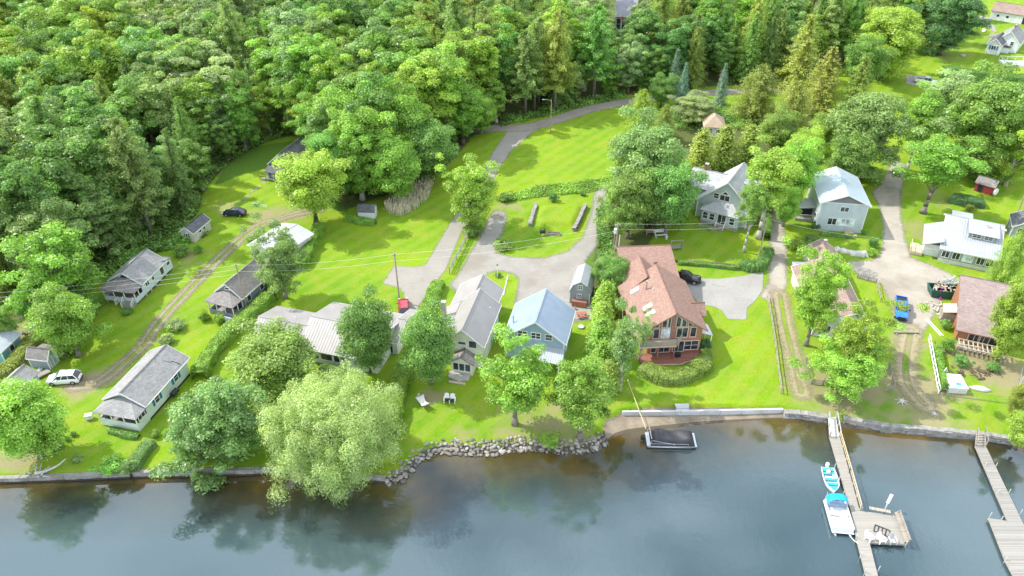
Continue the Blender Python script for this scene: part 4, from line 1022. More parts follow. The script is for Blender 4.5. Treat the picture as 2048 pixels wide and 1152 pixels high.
# ------------------------------------------------------------------ houses
M_PANE = M_GLASS
class House:
    """local frame: x along the front (left to right seen from the lake), y to the back"""
    def __init__(s, name, label, cat, fl, fr, group=None, z=0.0):
        a, b = G(*fl), G(*fr); d = b - a
        s.rz = math.atan2(d.y, d.x); s.w = d.length
        s.root = empty(name, (a.x, a.y, z), s.rz, label, cat, group); s.o = a
    def L(s, px, py, z=0.0):
        p = G(px, py, z) - s.o; c, n = math.cos(-s.rz), math.sin(-s.rz)
        return Vector((p.x * c - p.y * n, p.x * n + p.y * c, z))
    def part(s, name, mb, mat, parent=None, bevel=0, label=None):
        o = mb.build(name, mat, parent or s.root, bevel=bevel)
        if label: o['label'] = label
        return o
    def gable_wall(s, x0, x1, y0, y1, z0, ze, zr, axis, mat, rf=.5, zeb=None, name='wall'):
        """walls with gable ends; ridge runs along axis; rf ridge position; zeb eave height of the far side"""
        zeb = ze if zeb is None else zeb
        if axis == 'y':
            xr = x0 + (x1 - x0) * rf; m = MB().poly([(x0, z0), (x1, z0), (x1, zeb), (xr, zr), (x0, ze)], 'y', y0, y1)
        else:
            yr = y0 + (y1 - y0) * rf; m = MB().poly([(y0, z0), (y1, z0), (y1, zeb), (yr, zr), (y0, ze)], 'x', x0, x1)
        return s.part(name, m, mat)
    def gable_roof(s, x0, x1, y0, y1, ze, zr, axis, mat, rf=.5, zeb=None, ov=.35, rk=.3, t=.14, name='roof', fascia=None):
        zeb = ze if zeb is None else zeb; m = MB(); up = t + .015
        if axis == 'y':
            xr = x0 + (x1 - x0) * rf; sl = (zr - ze) / (xr - x0); sr = (zr - zeb) / (x1 - xr)
            A, B = y0 - rk, y1 + rk; xa, xb = x0 - ov, x1 + ov; za, zb = ze - ov * sl + up, zeb - ov * sr + up; zc = zr + up
            m.slab((xa, B, za), (xa, A, za), (xr, A, zc), (xr, B, zc), t); m.slab((xb, A, zb), (xb, B, zb), (xr, B, zc), (xr, A, zc), t)
        else:
            yr = y0 + (y1 - y0) * rf; sl = (zr - ze) / (yr - y0); sr = (zr - zeb) / (y1 - yr)
            A, B = x0 - rk, x1 + rk; ya, yb = y0 - ov, y1 + ov; za, zb = ze - ov * sl + up, zeb - ov * sr + up; zc = zr + up
            m.slab((A, ya, za), (B, ya, za), (B, yr, zc), (A, yr, zc), t); m.slab((B, yb, zb), (A, yb, zb), (A, yr, zc), (B, yr, zc), t)
        r = s.part(name, m, mat)
        c = MB()   # ridge cap
        if axis == 'y': c.bar((xr, y0 - rk, zr + up + .01), (xr, y1 + rk, zr + up + .01), .22, .05)
        else: c.bar((x0 - rk, yr, zr + up + .01), (x1 + rk, yr, zr + up + .01), .22, .05)
        s.part('ridge_cap', c, mat, r)
        if fascia:
            f = MB()
            if axis == 'y':
                for yy in (y0 - rk - .02, y1 + rk + .02):
                    f.bar((xa, yy, za - .1), (xr, yy, zc - .1), .04, .2); f.bar((xb, yy, zb - .1), (xr, yy, zc - .1), .04, .2)
                f.bar((xa - .02, A, za - .1), (xa - .02, B, za - .1), .04, .18); f.bar((xb + .02, A, zb - .1), (xb + .02, B, zb - .1), .04, .18)
            else:
                for xx in (x0 - rk - .02, x1 + rk + .02):
                    f.bar((xx, ya, za - .1), (xx, yr, zc - .1), .04, .2); f.bar((xx, yb, zb - .1), (xx, yr, zc - .1), .04, .2)
                f.bar((A, ya - .02, za - .1), (B, ya - .02, za - .1), .04, .18); f.bar((A, yb + .02, zb - .1), (B, yb + .02, zb - .1), .04, .18)
            s.part('fascia', f, fascia, r)
        return r
    def shed_roof(s, x0, x1, y0, y1, zf, zb, mat, ov=.25, t=.12, name='porch_roof', parent=None):
        """single slope, front height zf, back height zb"""
        sl = (zb - zf) / (y1 - y0); ya = y0 - ov
        m = MB().slab((x0 - ov, ya, zf - sl * ov), (x1 + ov, ya, zf - sl * ov), (x1 + ov, y1, zb), (x0 - ov, y1, zb), t)
        return s.part(name, m, mat, parent)
    def side_shed_roof(s, x0, x1, y0, y1, z0, z1, mat, ov=.2, t=.12, name='porch_roof'):
        m = MB()
        if z0 < z1: m.slab((x0 - ov, y1 + ov, z0), (x0 - ov, y0 - ov, z0), (x1, y0 - ov, z1), (x1, y1 + ov, z1), t)
        else: m.slab((x1 + ov, y0 - ov, z1), (x1 + ov, y1 + ov, z1), (x0, y1 + ov, z0), (x0, y0 - ov, z0), t)
        return s.part(name, m, mat)
    def hip_front_roof(s, x0, x1, y0, y1, ze, zr, mat, ov=.35, t=.12, inset=None, name='porch_roof'):
        """porch roof hipped on three sides, back against the house at y1"""
        k = inset or (y1 - y0) * .9; a, b, f = x0 - ov, x1 + ov, y0 - ov; m = MB()
        m.slab((a, f, ze), (b, f, ze), (x1 - k, y1, zr), (x0 + k, y1, zr), t)
        m.tri((a, y1, ze), (a, f, ze), (x0 + k, y1, zr), t); m.tri((b, f, ze), (b, y1, ze), (x1 - k, y1, zr), t)
        return s.part(name, m, mat)
    def hip_roof(s, x0, x1, y0, y1, ze, zr, mat, ov=.4, t=.12, name='roof'):
        a, b, f, k = x0 - ov, x1 + ov, y0 - ov, y1 + ov; m = MB(); xm = (a + b) / 2; h = min((b - a), (k - f)) / 2
        if (b - a) > (k - f): p, q = (a + h, (f + k) / 2, zr), (b - h, (f + k) / 2, zr); m.slab((a, f, ze), (b, f, ze), q, p, t); m.slab((b, k, ze), (a, k, ze), p, q, t); m.tri((a, k, ze), (a, f, ze), p, t); m.tri((b, f, ze), (b, k, ze), q, t)
        else: p, q = (xm, f + h, zr), (xm, k - h + .01, zr); m.tri((a, f, ze), (b, f, ze), p, t); m.tri((b, k, ze), (a, k, ze), q, t); m.slab((b, f, ze), (b, k, ze), q, p, t); m.slab((a, k, ze), (a, f, ze), p, q, t)
        return s.part(name, m, mat)
    def _map(s, face, pos):
        if face == 'f': return lambda a, o, z: (a, pos - o, z)
        if face == 'b': return lambda a, o, z: (a, pos + o, z)
        if face == 'r': return lambda a, o, z: (pos + o, a, z)
        return lambda a, o, z: (pos - o, a, z)
    def _bx(s, m, f, a0, a1, o0, o1, z0, z1):
        P = [f(a, o, z) for z in (z0, z1) for a, o in ((a0, o0), (a1, o0), (a1, o1), (a0, o1))]
        m.add(P, [(0, 3, 2, 1), (4, 5, 6, 7), (0, 1, 5, 4), (1, 2, 6, 5), (2, 3, 7, 6), (3, 0, 4, 7)])
    def win(s, face, pos, a, z, w, h, nx=1, ny=1, frame=None, pane=None, fw=.09, name='window', parent=None):
        """window centred at (a along the wall, z) standing proud of the wall plane"""
        f = s._map(face, pos); m = MB(); x0, x1, z0, z1 = a - w / 2, a + w / 2, z - h / 2, z + h / 2
        s._bx(m, f, x0 - fw, x1 + fw, .003, .07, z1, z1 + fw); s._bx(m, f, x0 - fw, x1 + fw, .003, .10, z0 - fw, z0)
        s._bx(m, f, x0 - fw, x0, .003, .07, z0, z1); s._bx(m, f, x1, x1 + fw, .003, .07, z0, z1)
        for i in range(1, nx): c = x0 + w * i / nx; s._bx(m, f, c - .035, c + .035, .003, .06, z0, z1)
        for i in range(1, ny):
            c = z0 + h * i / ny
            for k in range(nx): s._bx(m, f, x0 + w * k / nx + .036, x0 + w * (k + 1) / nx - .036, .003, .055, c - .03, c + .03)
        o = s.part(name, m, frame or M_WHITE, parent); g = MB(); s._bx(g, f, x0 + .004, x1 - .004, .002, .03, z0 + .004, z1 - .004)
        s.part('pane', g, pane or M_GLASS, o); return o
    def door(s, face, pos, a, w, h, mat, z0=.15):
        f = s._map(face, pos); m = MB(); s._bx(m, f, a - w / 2, a + w / 2, .003, .05, z0, z0 + h); o = s.part('door', m, mat)
        k = MB(); s._bx(k, f, a + w / 2 - .14, a + w / 2 - .08, .051, .10, z0 + h * .46, z0 + h * .5); s.part('handle', k, M_METAL, o); return o
    def corner_trim(s, x0, x1, y0, y1, z0, z1, mat, w=.14):
        for x, y in ((x0, y0), (x1, y0), (x1, y1), (x0, y1)): s.part('corner_board', MB().box(x - w / 2, x + w / 2, y - w / 2, y + w / 2, z0, z1), mat)
    def chimney(s, x, y, z0, z1, w=.55, mat=None, parent=None, name='chimney'):
        c = s.part(name, MB().box(x - w / 2, x + w / 2, y - w / 2, y + w / 2, z0, z1), mat or M_BRICK, parent)
        s.part('chimney_cap', MB().box(x - w / 2 - .06, x + w / 2 + .06, y - w / 2 - .06, y + w / 2 + .06, z1 + .002, z1 + .1), M_CONC, c); return c
    def vent(s, x, y, z, h=.5, r=.06, mat=None): return s.part('vent_pipe', MB().tube((x, y, z - .3), (x, y, z + h), r, r, 8), mat or M_WHITE)
    def stairs(s, x0, x1, y0, n, rise, mat, d=-.28, name='steps', y_top=None, rails=None):
        """n treads descending towards -y from y0, top tread at n*rise"""
        m = MB()
        for i in range(n): m.box(x0, x1, y0 + d * (i + 1), y0 + d * i, 0.0, rise * (n - i))
        st = s.part(name, m, mat)
        if rails:
            q = MB(); e = y0 + d * n
            for x in (x0 + .04, x1 - .04):
                q.bar((x, e, .9), (x, y0, rise * n + .9), .07, .07); q.box(x - .04, x + .04, e, e + .08, 0, .9)
                for k in range(1, 6): yy = e + (y0 - e) * k / 6; q.box(x - .02, x + .02, yy - .02, yy + .02, rise * n * k / 6, rise * n * k / 6 + .88)
            s.part('handrail', q, rails, st)
        return st
    def railing(s, pts, z0, h, mat, post=.09, gap=.35, name='railing', cap=.1):
        m = MB()
        for (a, b) in zip(pts[:-1], pts[1:]):
            A, B = Vector((*a, 0)), Vector((*b, 0)); n = max(1, int((B - A).length / gap))
            m.bar(A + Vector((0, 0, z0 + h)), B + Vector((0, 0, z0 + h)), cap, .06); m.bar(A + Vector((0, 0, z0 + .12)), B + Vector((0, 0, z0 + .12)), .05, .06)
            for i in range(n + 1):
                p = A.lerp(B, i / n); w_ = post if i in (0, n) else .035; m.box(p.x - w_ / 2, p.x + w_ / 2, p.y - w_ / 2, p.y + w_ / 2, z0, z0 + h - .03)
        return s.part(name, m, mat)
    def porch_screen(s, x0, x1, y0, y1, z0, zr, ze, wall, posts, nf=3, right=True, left=True, pw=.12):
        """enclosed porch: knee wall, dark openings behind posts, header"""
        k = MB().box(x0, x1, y0, y0 + .1, z0, zr)
        if right: k.box(x1 - .1, x1, y0 + .1, y1, z0, zr)
        if left: k.box(x0, x0 + .1, y0 + .1, y1, z0, zr)
        s.part('knee_wall', k, wall)
        m = MB(); m.box(x0, x1, y0 + .005, y0 + .115, ze - .16, ze)
        for i in range(nf + 1):
            x = x0 + pw / 2 + (x1 - x0 - pw) * i / nf; m.box(x - pw / 2, x + pw / 2, y0 - .012, y0 + .11, zr + .002, ze - .162)
        if right:
            for t in (.5, .96): yy = y0 + (y1 - y0) * t; m.box(x1 - .1, x1 + .012, yy - pw / 2, yy + pw / 2, zr + .002, ze - .05)
        s.part('porch_post', m, posts)
        s.part('porch_floor', MB().box(x0 + .11, x1 - .11, y0 + .12, y1 - .01, z0 + .1, z0 + .3), M_WOOD_OLD)

SH_GREY = shingle('grey shingles', (.26, .255, .25), (.36, .35, .34)); SH_DARK = shingle('charcoal shingles', (.11, .11, .12), (.18, .18, .19)); SH_BROWNGREY = shingle('brown-grey shingles', (.22, .20, .19), (.31, .285, .265))
SH_RED = shingle('terracotta shingles', (.275, .165, .13), (.35, .23, .185), (.235, .135, .105)); SH_BROWN = shingle('brown shingles', (.27, .195, .16), (.36, .27, .225)); SH_MAUVE = shingle('mauve-brown shingles', (.28, .21, .19), (.37, .29, .265)); SH_TAN = shingle('tan shingles', (.40, .30, .21), (.48, .37, .27))
SH_PALE = shingle('light grey shingles', (.38, .385, .39), (.48, .485, .49)); SM_TAUPE = seam('taupe metal roof', (.36, .332, .32)); SM_TAUPE2 = seam('taupe metal roof fine', (.34, .315, .30), .4); SM_BLUE = seam('blue-grey metal roof', (.28, .345, .43), .5); SM_WHITE = seam('white metal roof', (.39, .41, .425), .4)
SM_PALE = seam('pale blue metal roof', (.40, .47, .52), .6); SM_LIGHT = seam('light galvanised roof', (.48, .48, .485), .6); SM_GREY = seam('grey porch metal', (.42, .45, .48), .35)
W_WHITE = siding('white clapboard', (.74, .75, .74)); W_PALE = siding('pale blue-grey clapboard', (.58, .64, .68)); W_GREYBLUE = siding('grey-blue clapboard', (.27, .31, .36)); W_MINT = siding('mint white clapboard', (.70, .77, .72)); W_CREAM = siding('cream clapboard', (.74, .73, .56)); W_BLUE = siding('sky blue clapboard', (.29, .40, .48))
W_SAGE = siding('sage grey clapboard', (.42, .49, .47)); W_BARN = siding('light grey-blue clapboard', (.50, .57, .60)); W_GREY = siding('mid grey clapboard', (.29, .32, .35)); W_RED = siding('barn red clapboard', (.36, .045, .05)); W_BRICKRED = siding('rust red clapboard', (.40, .165, .105)); W_RUST = siding('orange-brown boards', (.38, .17, .09))
W_ROYAL = siding('royal blue clapboard', (.03, .14, .42)); W_TEAL = siding('teal clapboard', (.20, .46, .48)); W_SHED = siding('shed grey boards', (.33, .38, .42)); W_DKGREY = siding('dark grey shakes', (.20, .20, .22)); W_BEIGE = siding('beige clapboard', (.62, .58, .54))
M_RAIL_W = M_WHITE
# 1 --- white porch cottage on the left
H = House('cottage', 'pale cottage with grey roof, screened porch and white steps at the left track', 'cottage', (213, 604), (276, 611))
w = H.w; D = H.L(338, 541).y; pf = 2.3
H.part('foundation', MB().box(.2, w - .2, pf + .2, D - .2, 0, .5), M_DARK)
H.gable_wall(0, w, pf, D - 1.2, .45, 2.9, 4.7, 'y', W_PALE); H.gable_roof(0, w, pf, D - 1.2, 2.9, 4.7, 'y', SH_GREY, fascia=M_WHITE)
H.part('rear_wing', MB().box(w * .35, w + .02, D - 1.199, D + .5, .45, 2.5), W_PALE); H.shed_roof(w * .3, w, D - 1.4, D + .5, 3.15, 2.55, SH_GREY, name='wing_roof')
H.porch_screen(0, w, 0, pf, .45, 1.35, 2.65, W_PALE, M_WHITE, 3); H.hip_front_roof(0, w, 0, pf + .05, 2.68, 3.75, SH_BROWNGREY)
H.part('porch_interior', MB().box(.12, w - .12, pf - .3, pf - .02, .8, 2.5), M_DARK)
m = MB(); n = 9
fan = [(w / 2 + math.cos(t) * .62, 3.72 + math.sin(t) * .5) for t in np.linspace(0, math.pi, n)]
H.part('gable_window', MB().poly([(w / 2 + (x - w / 2) * 1.25, 3.66 + (z - 3.72) * 1.3) for x, z in fan], 'y', pf - .06, pf - .002), M_WHITE)
H.part('pane', MB().poly(fan, 'y', pf - .08, pf - .061), M_GLASS, H.root.children[-1])
H.win('r', w, pf + 1.3, 1.95, .9, .8, 2, 1); H.win('r', w, pf + 3.0, 1.95, .6, .7); H.win('r', w, pf + 5.6, 1.75, .9, 1.5); H.win('r', w + .02, D - .5, 1.9, .8, .6)
H.stairs(w * .62, w * .95, -.02, 4, .2, M_WOOD_OLD, rails=M_WHITE); H.railing([(w * .45, -1.0), (w * .45, -.05)], .4, 1.0, M_WHITE, gap=.2)
m = MB()
for i in range(5): m.box(w - .3, w - .02, pf + .3 + i * 1.5, pf + .55 + i * 1.5, 0, .46)
for i in range(4): m.box(.1 + i * w / 3.4, .35 + i * w / 3.4, .02, .25, 0, .46)
H.part('pier', m, M_CONC)

# 2 --- grey porch cottage right of the track
H = House('cottage', 'dark grey-blue cottage with worn roof and open porch behind the leaning pole', 'cottage', (421, 627), (471, 640))
w = H.w; D = H.L(533, 574).y; pf = 2.4
H.gable_wall(0, w, pf, D, 0, 2.9, 4.9, 'y', W_GREYBLUE); H.gable_roof(0, w, pf, D, 2.9, 4.9, 'y', SH_BROWNGREY, fascia=M_WHITE)
H.porch_screen(0, w, 0, pf, 0, 1.0, 2.6, W_GREYBLUE, M_WHITE, 3); H.hip_front_roof(0, w, 0, pf + .05, 2.62, 3.7, SH_BROWNGREY)
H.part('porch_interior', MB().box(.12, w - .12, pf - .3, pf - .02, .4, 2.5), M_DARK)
H.win('f', pf, w / 2, 4.0, .8, .35); H.win('r', w, pf + 1.6, 1.7, .8, 1.0); H.win('r', w, pf + 5, 1.7, .8, 1.0); H.win('l', 0, pf + 3, 1.7, .8, 1.0)
H.railing([(w * .55, -1.0), (w + .8, -1.0), (w + .8, .6)], .3, .8, M_WHITE, gap=.25); H.part('deck', MB().box(w * .5, w + .85, -1.05, -.01, .1, .3), W_GREYBLUE)

# 3 --- flat-roofed white cottage behind the thin tree
H = House('cottage', 'white cottage with low pale metal roof behind the thin tree', 'cottage', (506, 516), (563, 536))
w = H.w; D = H.L(611, 488).y
H.gable_wall(0, w, 0, D, 0, 2.7, 3.5, 'y', W_WHITE); H.gable_roof(0, w, 0, D, 2.7, 3.5, 'y', SM_LIGHT, fascia=M_WHITE, ov=.5)
H.win('f', 0, w * .35, 1.5, 1.3, 1.1, 2, 1); H.win('f', 0, w * .78, 1.5, .9, 1.1); H.win('r', w, D * .5, 1.5, .9, 1.0); H.win('l', 0, D * .5, 1.5, 1.0, 1.0); H.door('l', 0, D * .2, .9, 2.0, M_WHITE)
H.part('skirting', MB().box(.05, w + .03, .3, D + .02, 0, .35), M_DARK)

# 4 --- white cottage with blue shutters
M_SHUT = plain('blue shutter paint', (.03, .17, .36), .5)
H = House('cottage', 'white waterfront cottage with grey roof and blue shutters', 'cottage', (205, 850), (281, 864))
w = H.w; D = H.L(382, 749).y; pf = 2.3
H.gable_wall(0, w, pf, D, .1, 3.0, 4.6, 'y', W_MINT); H.gable_roof(0, w, pf, D, 3.0, 4.6, 'y', SH_GREY, fascia=M_WHITE, ov=.4, rk=.45)
H.porch_screen(0, w, 0, pf, .1, 1.35, 2.6, W_MINT, M_WHITE, 3); H.hip_front_roof(0, w, 0, pf + .05, 2.62, 3.7, SH_GREY)
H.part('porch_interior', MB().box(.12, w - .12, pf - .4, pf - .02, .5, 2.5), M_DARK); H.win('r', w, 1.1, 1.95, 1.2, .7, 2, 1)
for yy in (pf + 2.2, pf + 6.6):
    wn = H.win('r', w, yy, 1.95, .8, 1.2, 1, 2)
    for sgn in (-1, 1):
        m = MB(); H._bx(m, H._map('r', w), yy + sgn * .78 - .2, yy + sgn * .78 + .2, .003, .05, 1.3, 2.6); H.part('shutter', m, M_SHUT, wn)
H.part('skirting', MB().box(.1, w + .03, pf, D, 0, .3), M_DARK); H.part('gutter', MB().tube((w + .43, pf, 2.86), (w + .43, D, 2.86), .06), M_WHITE)
H.part('roof_cable', MB().path([(w * .7, D - 2.2, 4.1), (w * .82, D - 1.9, 3.75), (w * .86, D - 1.5, 3.6), (w + .2, D - 1.4, 3.15)], .04), M_BLACK)
H.part('oil_tank', MB().tube((w + .6, pf + 4.3, .75), (w + .6, pf + 5.5, .75), .38, .38, 12), M_BLACK)

# 5 --- small grey-roofed shed
H = House('shed', 'small beige shed with charcoal roof near the black car', 'shed', (366, 481), (391, 485)); w = H.w; D = H.L(418, 457).y
H.gable_wall(0, w, 0, D, 0, 2.0, 3.0, 'y', W_BEIGE); H.gable_roof(0, w, 0, D, 2.0, 3.0, 'y', SH_DARK, ov=.2, rk=.2, fascia=M_WHITE)
wn = H.win('f', 0, w * .45, 1.3, .4, .7)
for a in (-.415, .415):
    m = MB(); H._bx(m, H._map('f', 0), w * .45 + a - .1, w * .45 + a + .1, .003, .04, .9, 1.7); H.part('shutter', m, M_BLACK, wn)
H.win('r', w, D * .38, 1.35, .7, .45, pane=M_GLASS); H.win('r', w, D * .62, 1.35, .7, .45)

# 6 --- little barn shed
H = House('shed', 'small white barn shed with dark curved roof beside the reeds', 'shed', (717, 437), (750, 438)); w = H.w; D = 2.4
gam = [(0, 0), (D, 0), (D, 1.5), (D * .85, 2.1), (D / 2, 2.45), (D * .15, 2.1), (0, 1.5)]
H.part('wall', MB().poly(gam, 'x', 0, w), W_WHITE)
m = MB(); q = [(-.12, 1.42), (D * .13, 2.15), (D / 2, 2.53), (D * .87, 2.15), (D + .12, 1.42)]
for (a, b), (c, d) in zip(q[:-1], q[1:]): m.slab((-.1, a, b), (w + .1, a, b), (w + .1, c, d), (-.1, c, d), .06)
H.part('roof', m, SH_DARK); H.win('r', w, D / 2, 1.3, .4, .4); H.door('r', w, D * .5, .8, 1.2, M_WHITE, 0.02)

# 7 --- grey double-door shed
H = House('shed', 'grey shed with white-trimmed double doors beside the white car', 'shed', (102, 739), (125, 716)); w = H.w; D = max(3.0, min(4.5, H.L(74, 736).length))
H.gable_wall(0, w * .72, 0, D, 0, 1.9, 3.0, 'y', W_SHED); H.gable_roof(0, w * .72, 0, D, 1.9, 3.0, 'y', SH_BROWNGREY, ov=.2, rk=.25, fascia=M_WHITE); H.corner_trim(0, w * .72, 0, D, 0, 1.9, M_WHITE)
m = MB(); H._bx(m, H._map('f', 0), w * .12, w * .6, .003, .04, .05, 1.85); d_ = H.part('double_door', m, W_SHED)
m = MB()
for a in (.12, .36, .6): H._bx(m, H._map('f', 0), w * a - .05, w * a + .05, .041, .07, .05, 1.85)
for z in (.05, 1.8): H._bx(m, H._map('f', 0), w * .13, w * .59, .041, .06, z, z + .08)
H.part('door_trim', m, M_WHITE, d_)
H.part('lean_to_wall', MB().box(w * .74, w * 1.25, .6, D, 0, 1.6), W_SHED); H.side_shed_roof(w * .72, w * 1.25, .2, D, 2.1, 1.7, SH_BROWNGREY, name='lean_to_roof')
m = MB()
for i in range(4): m.box(w * 1.0 + i * .25, w * 1.0 + i * .25 + .12, -.4, 2.2, .02 + i * .06, .1 + i * .06)
tag(m.build('timber_stack', M_WOOD_OLD, None), 'stack of old boards beside the grey double-door shed', 'timber stack'); o = bpy.data.objects[-1] if False else COL.objects[-1]; o.location = H.root.location; o.rotation_euler = H.root.rotation_euler

# 8 --- cropped shed at lower left, teal hut, tarp lean-to
H = House('shed', 'small shed with ribbed grey roof half hidden by the bright waterfront tree', 'shed', (2, 800), (44, 806)); w = H.w; D = 4.0
H.gable_wall(0, w, 0, D, 0, 2.0, 3.1, 'y', W_SHED); H.gable_roof(0, w, 0, D, 2.0, 3.1, 'y', shingle('ribbed grey roof', (.30, .29, .28), (.40, .385, .37)), ov=.25); H.door('f', 0, w * .5, 1.0, 1.9, M_WHITE, .02)
H = House('hut', 'teal hut cut by the left edge of the photo', 'hut', (-45, 722), (13, 727)); w = H.w; D = 4
H.gable_wall(0, w, 0, D, 0, 2.4, 3.3, 'y', W_TEAL); H.gable_roof(0, w, 0, D, 2.4, 3.3, 'y', SM_GREY, fascia=M_WHITE); H.corner_trim(0, w, 0, D, 0, 2.35, M_WHITE); H.win('r', w, D / 2, 1.4, .8, .9)
H = House('lean_to', 'low lean-to with brown tarpaulin and pale rim above the hedge', 'shelter', (50, 676), (112, 672)); w = H.w; D = 3.2
H.part('wall', MB().box(0, w, 1.8, D, 0, 1.2), M_CONC); H.shed_roof(0, w, 0, D, .9, 1.7, SH_BROWN, name='roof', ov=.15); H.part('tarpaulin', MB().slab((-.1, -.1, .98), (w * .35, -.1, .98), (w * .3, 2.6, 1.68), (0, 2.6, 1.68), .04), plain('brown tarpaulin', (.12, .08, .07), .6))
H.part('rim', MB().box(-.1, w + .1, D + .01, D + .3, 0, 1.8), plain('pale rim', (.55, .52, .47), .8)); 
m = MB()
for a, b in ((.1, .1), (w - .25, .1)): m.box(a, a + .15, b, b + .15, 0, .85)
H.part('post', m, M_WOOD_OLD)
rw = House('retaining_wall', 'brown retaining wall with pale coping behind the teal hut', 'retaining wall', (-40, 684), (38, 694)); rw.part('wall', MB().box(0, rw.w, 0, .4, 0, .9), plain('brown wall', (.22, .12, .10), .9, .3)); rw.part('coping', MB().box(-.05, rw.w + .05, -.05, .45, .902, 1.0), M_CONC)

# 9 --- blue cottage behind the trees
H = House('cottage', 'bright blue cottage with black roof and white trim half hidden by a tree', 'cottage', (535, 362), (574, 368)); w = H.w; D = H.L(612, 322).y; pf = 2.2
H.gable_wall(0, w, pf, D, .3, 3.4, 5.4, 'y', W_ROYAL); H.gable_roof(0, w, pf, D, 3.4, 5.4, 'y', SH_DARK, ov=.5, rk=.5, fascia=M_WHITE); H.corner_trim(0, w, pf, D, .3, 3.3, M_WHITE)
H.part('porch_wall', MB().box(.15, w - .15, .6, pf - .001, .3, 2.2), W_ROYAL); H.shed_roof(0, w, 0, pf, 2.3, 3.1, SH_DARK); H.win('f', pf, w * .5, 4.1, .8, 1.0, 1, 2); H.win('f', .6, w * .3, 1.4, .8, 1.0); H.win('f', .6, w * .7, 1.4, .8, 1.0)
m = MB()
for i in range(4): m.box(.05 + (w - .25) * i / 3, .2 + (w - .25) * i / 3, .05, .2, 0, 2.25)
H.part('porch_post', m, M_WHITE); H.part('porch_deck', MB().box(-.4, w, 0, .59, .25, .4), M_WOOD_OLD); H.railing([(-.4, .05), (w * .5, .05)], .4, .9, M_WOOD_OLD)
m = MB()
for i in range(4): m.box(-.4 - .35 * (i + 1), -.4 - .35 * i, 0, 1.0, 0, .38 - i * .09)
H.part('steps', m, M_WOOD_OLD); H.railing([(-1.8, .02), (-.4, .02)], .2, .9, M_WOOD_OLD)

# 10 --- long ranch house
H = House('ranch_house', 'long low house with ribbed taupe metal roof behind three round trees', 'house', (634, 720), (700, 733)); L_ = H.L
x0 = L_(594, 702, 2.6).x; x1 = x0 + 12.0; zr = 4.7; ef = L_(636, 702, 2.6).y + .4; rdg = L_(598, 629, zr).y; bk = L_(631, 601, 2.8).y
rf = (rdg - ef) / (bk - ef); rf = min(.75, max(.4, rf))
H.gable_wall(x0, x1, ef, bk, 0, 2.6, zr, 'x', W_WHITE, rf=rf, zeb=2.8); H.gable_roof(x0, x1, ef, bk, 2.6, zr, 'x', SM_TAUPE, rf=rf, zeb=2.8, ov=.45, fascia=M_WHITE)
xl = L_(509, 668, 2.4).x; yl0 = L_(516, 672, 2.4).y; ylr = L_(516, 634, 4.0).y; ylb = L_(548, 614, 2.6).y; rfl = min(.75, max(.35, (ylr - yl0) / (ylb - yl0)))
H.gable_wall(xl, x0 - .01, yl0, ylb, 0, 2.4, 4.0, 'x', W_WHITE, rf=rfl, zeb=2.6, name='wing_wall'); H.gable_roof(xl, x0 - .35, yl0, ylb, 2.4, 4.0, 'x', SM_TAUPE, rf=rfl, zeb=2.6, name='wing_roof', ov=.4, rk=.3)
xr = L_(797, 708).x; yr0 = L_(795, 709).y; yrr = L_(815, 641, 4.0).y; yrb = L_(824, 621, 2.8).y; rfr = min(.75, max(.35, (yrr - yr0) / (yrb - yr0)))
H.gable_wall(x1 + .01, xr, yr0, yrb, 0, 2.5, 4.0, 'x', W_WHITE, rf=rfr, zeb=2.7, name='wing_wall'); H.gable_roof(x1 + .35, xr, yr0, yrb, 2.5, 4.0, 'x', SM_TAUPE2, rf=rfr, zeb=2.7, name='wing_roof', ov=.4, rk=.3, fascia=M_WHITE)
for a, ww in ((.35, .7), (2.0, 1.8), (3.65, .9), (4.6, .6)): H.win('f', ef, a, 1.55, ww, 1.5)
H.vent(L_(590, 636, 4.0).x, L_(590, 636, 4.0).y, 3.8, .5)
m = MB(); q = L_(800, 690); m.box(q.x - 3, q.x - .2, yr0 - .05, yr0 - .003, .2, 2.1); H.part('garage_door', m, M_DARK)
print('ranch', x0, x1, ef, rdg, bk, rf, xl, yl0, ylr, ylb, xr, yr0, yrr, yrb)

# 11 --- cream house
H = House('house', 'cream two-storey house with taupe metal roof and brick-grey chimney', 'house', (886, 725), (966, 737)); w = H.w; L_ = H.L
D = L_(984, 610, 4.4).y; xr_ = L_(921, 664, 6.9).x; rf = (xr_) / w
H.gable_wall(0, w, 0, D, 0, 3.9, 6.9, 'y', W_CREAM, rf=rf, zeb=4.5); H.gable_roof(0, w, 0, D, 3.9, 6.9, 'y', SM_TAUPE2, rf=rf, zeb=4.5, ov=.4, rk=.4, fascia=M_WHITE)
H.part('side_wall', MB().box(-1.8, -.002, 2.2, D - .3, 0, 2.8), W_CREAM); H.side_shed_roof(-1.9, .2, 2.3, D - .4, 3.0, 4.35, SM_TAUPE, name='side_roof', ov=.3)
D2 = L_(962, 570, 3.8).y; 
H.gable_wall(-1.2, w - .9, D + .01, D2, 0, 3.4, 5.6, 'y', W_CREAM, rf=.52, name='rear_wall'); H.gable_roof(-1.2, w - .9, D + .35, D2, 3.4, 5.6, 'y', SM_TAUPE, rf=.52, ov=.4, rk=.3, name='rear_roof', fascia=M_WHITE)
q = L_(883, 618, 4.6); H.chimney(q.x + .35, q.y, 3.6, 6.0, .65, plain('grey brick', (.36, .34, .32), .9, .25, 4))
for a, ww, hh in ((xr_ - 1.9, 1.0, .9), (xr_ - .1, 1.1, .45), (xr_ + 1.5, 1.1, 1.2)): H.win('f', 0, a, 4.3, ww, hh, 1, 1)
px0, px1 = xr_ - 1.3, xr_ + 1.9
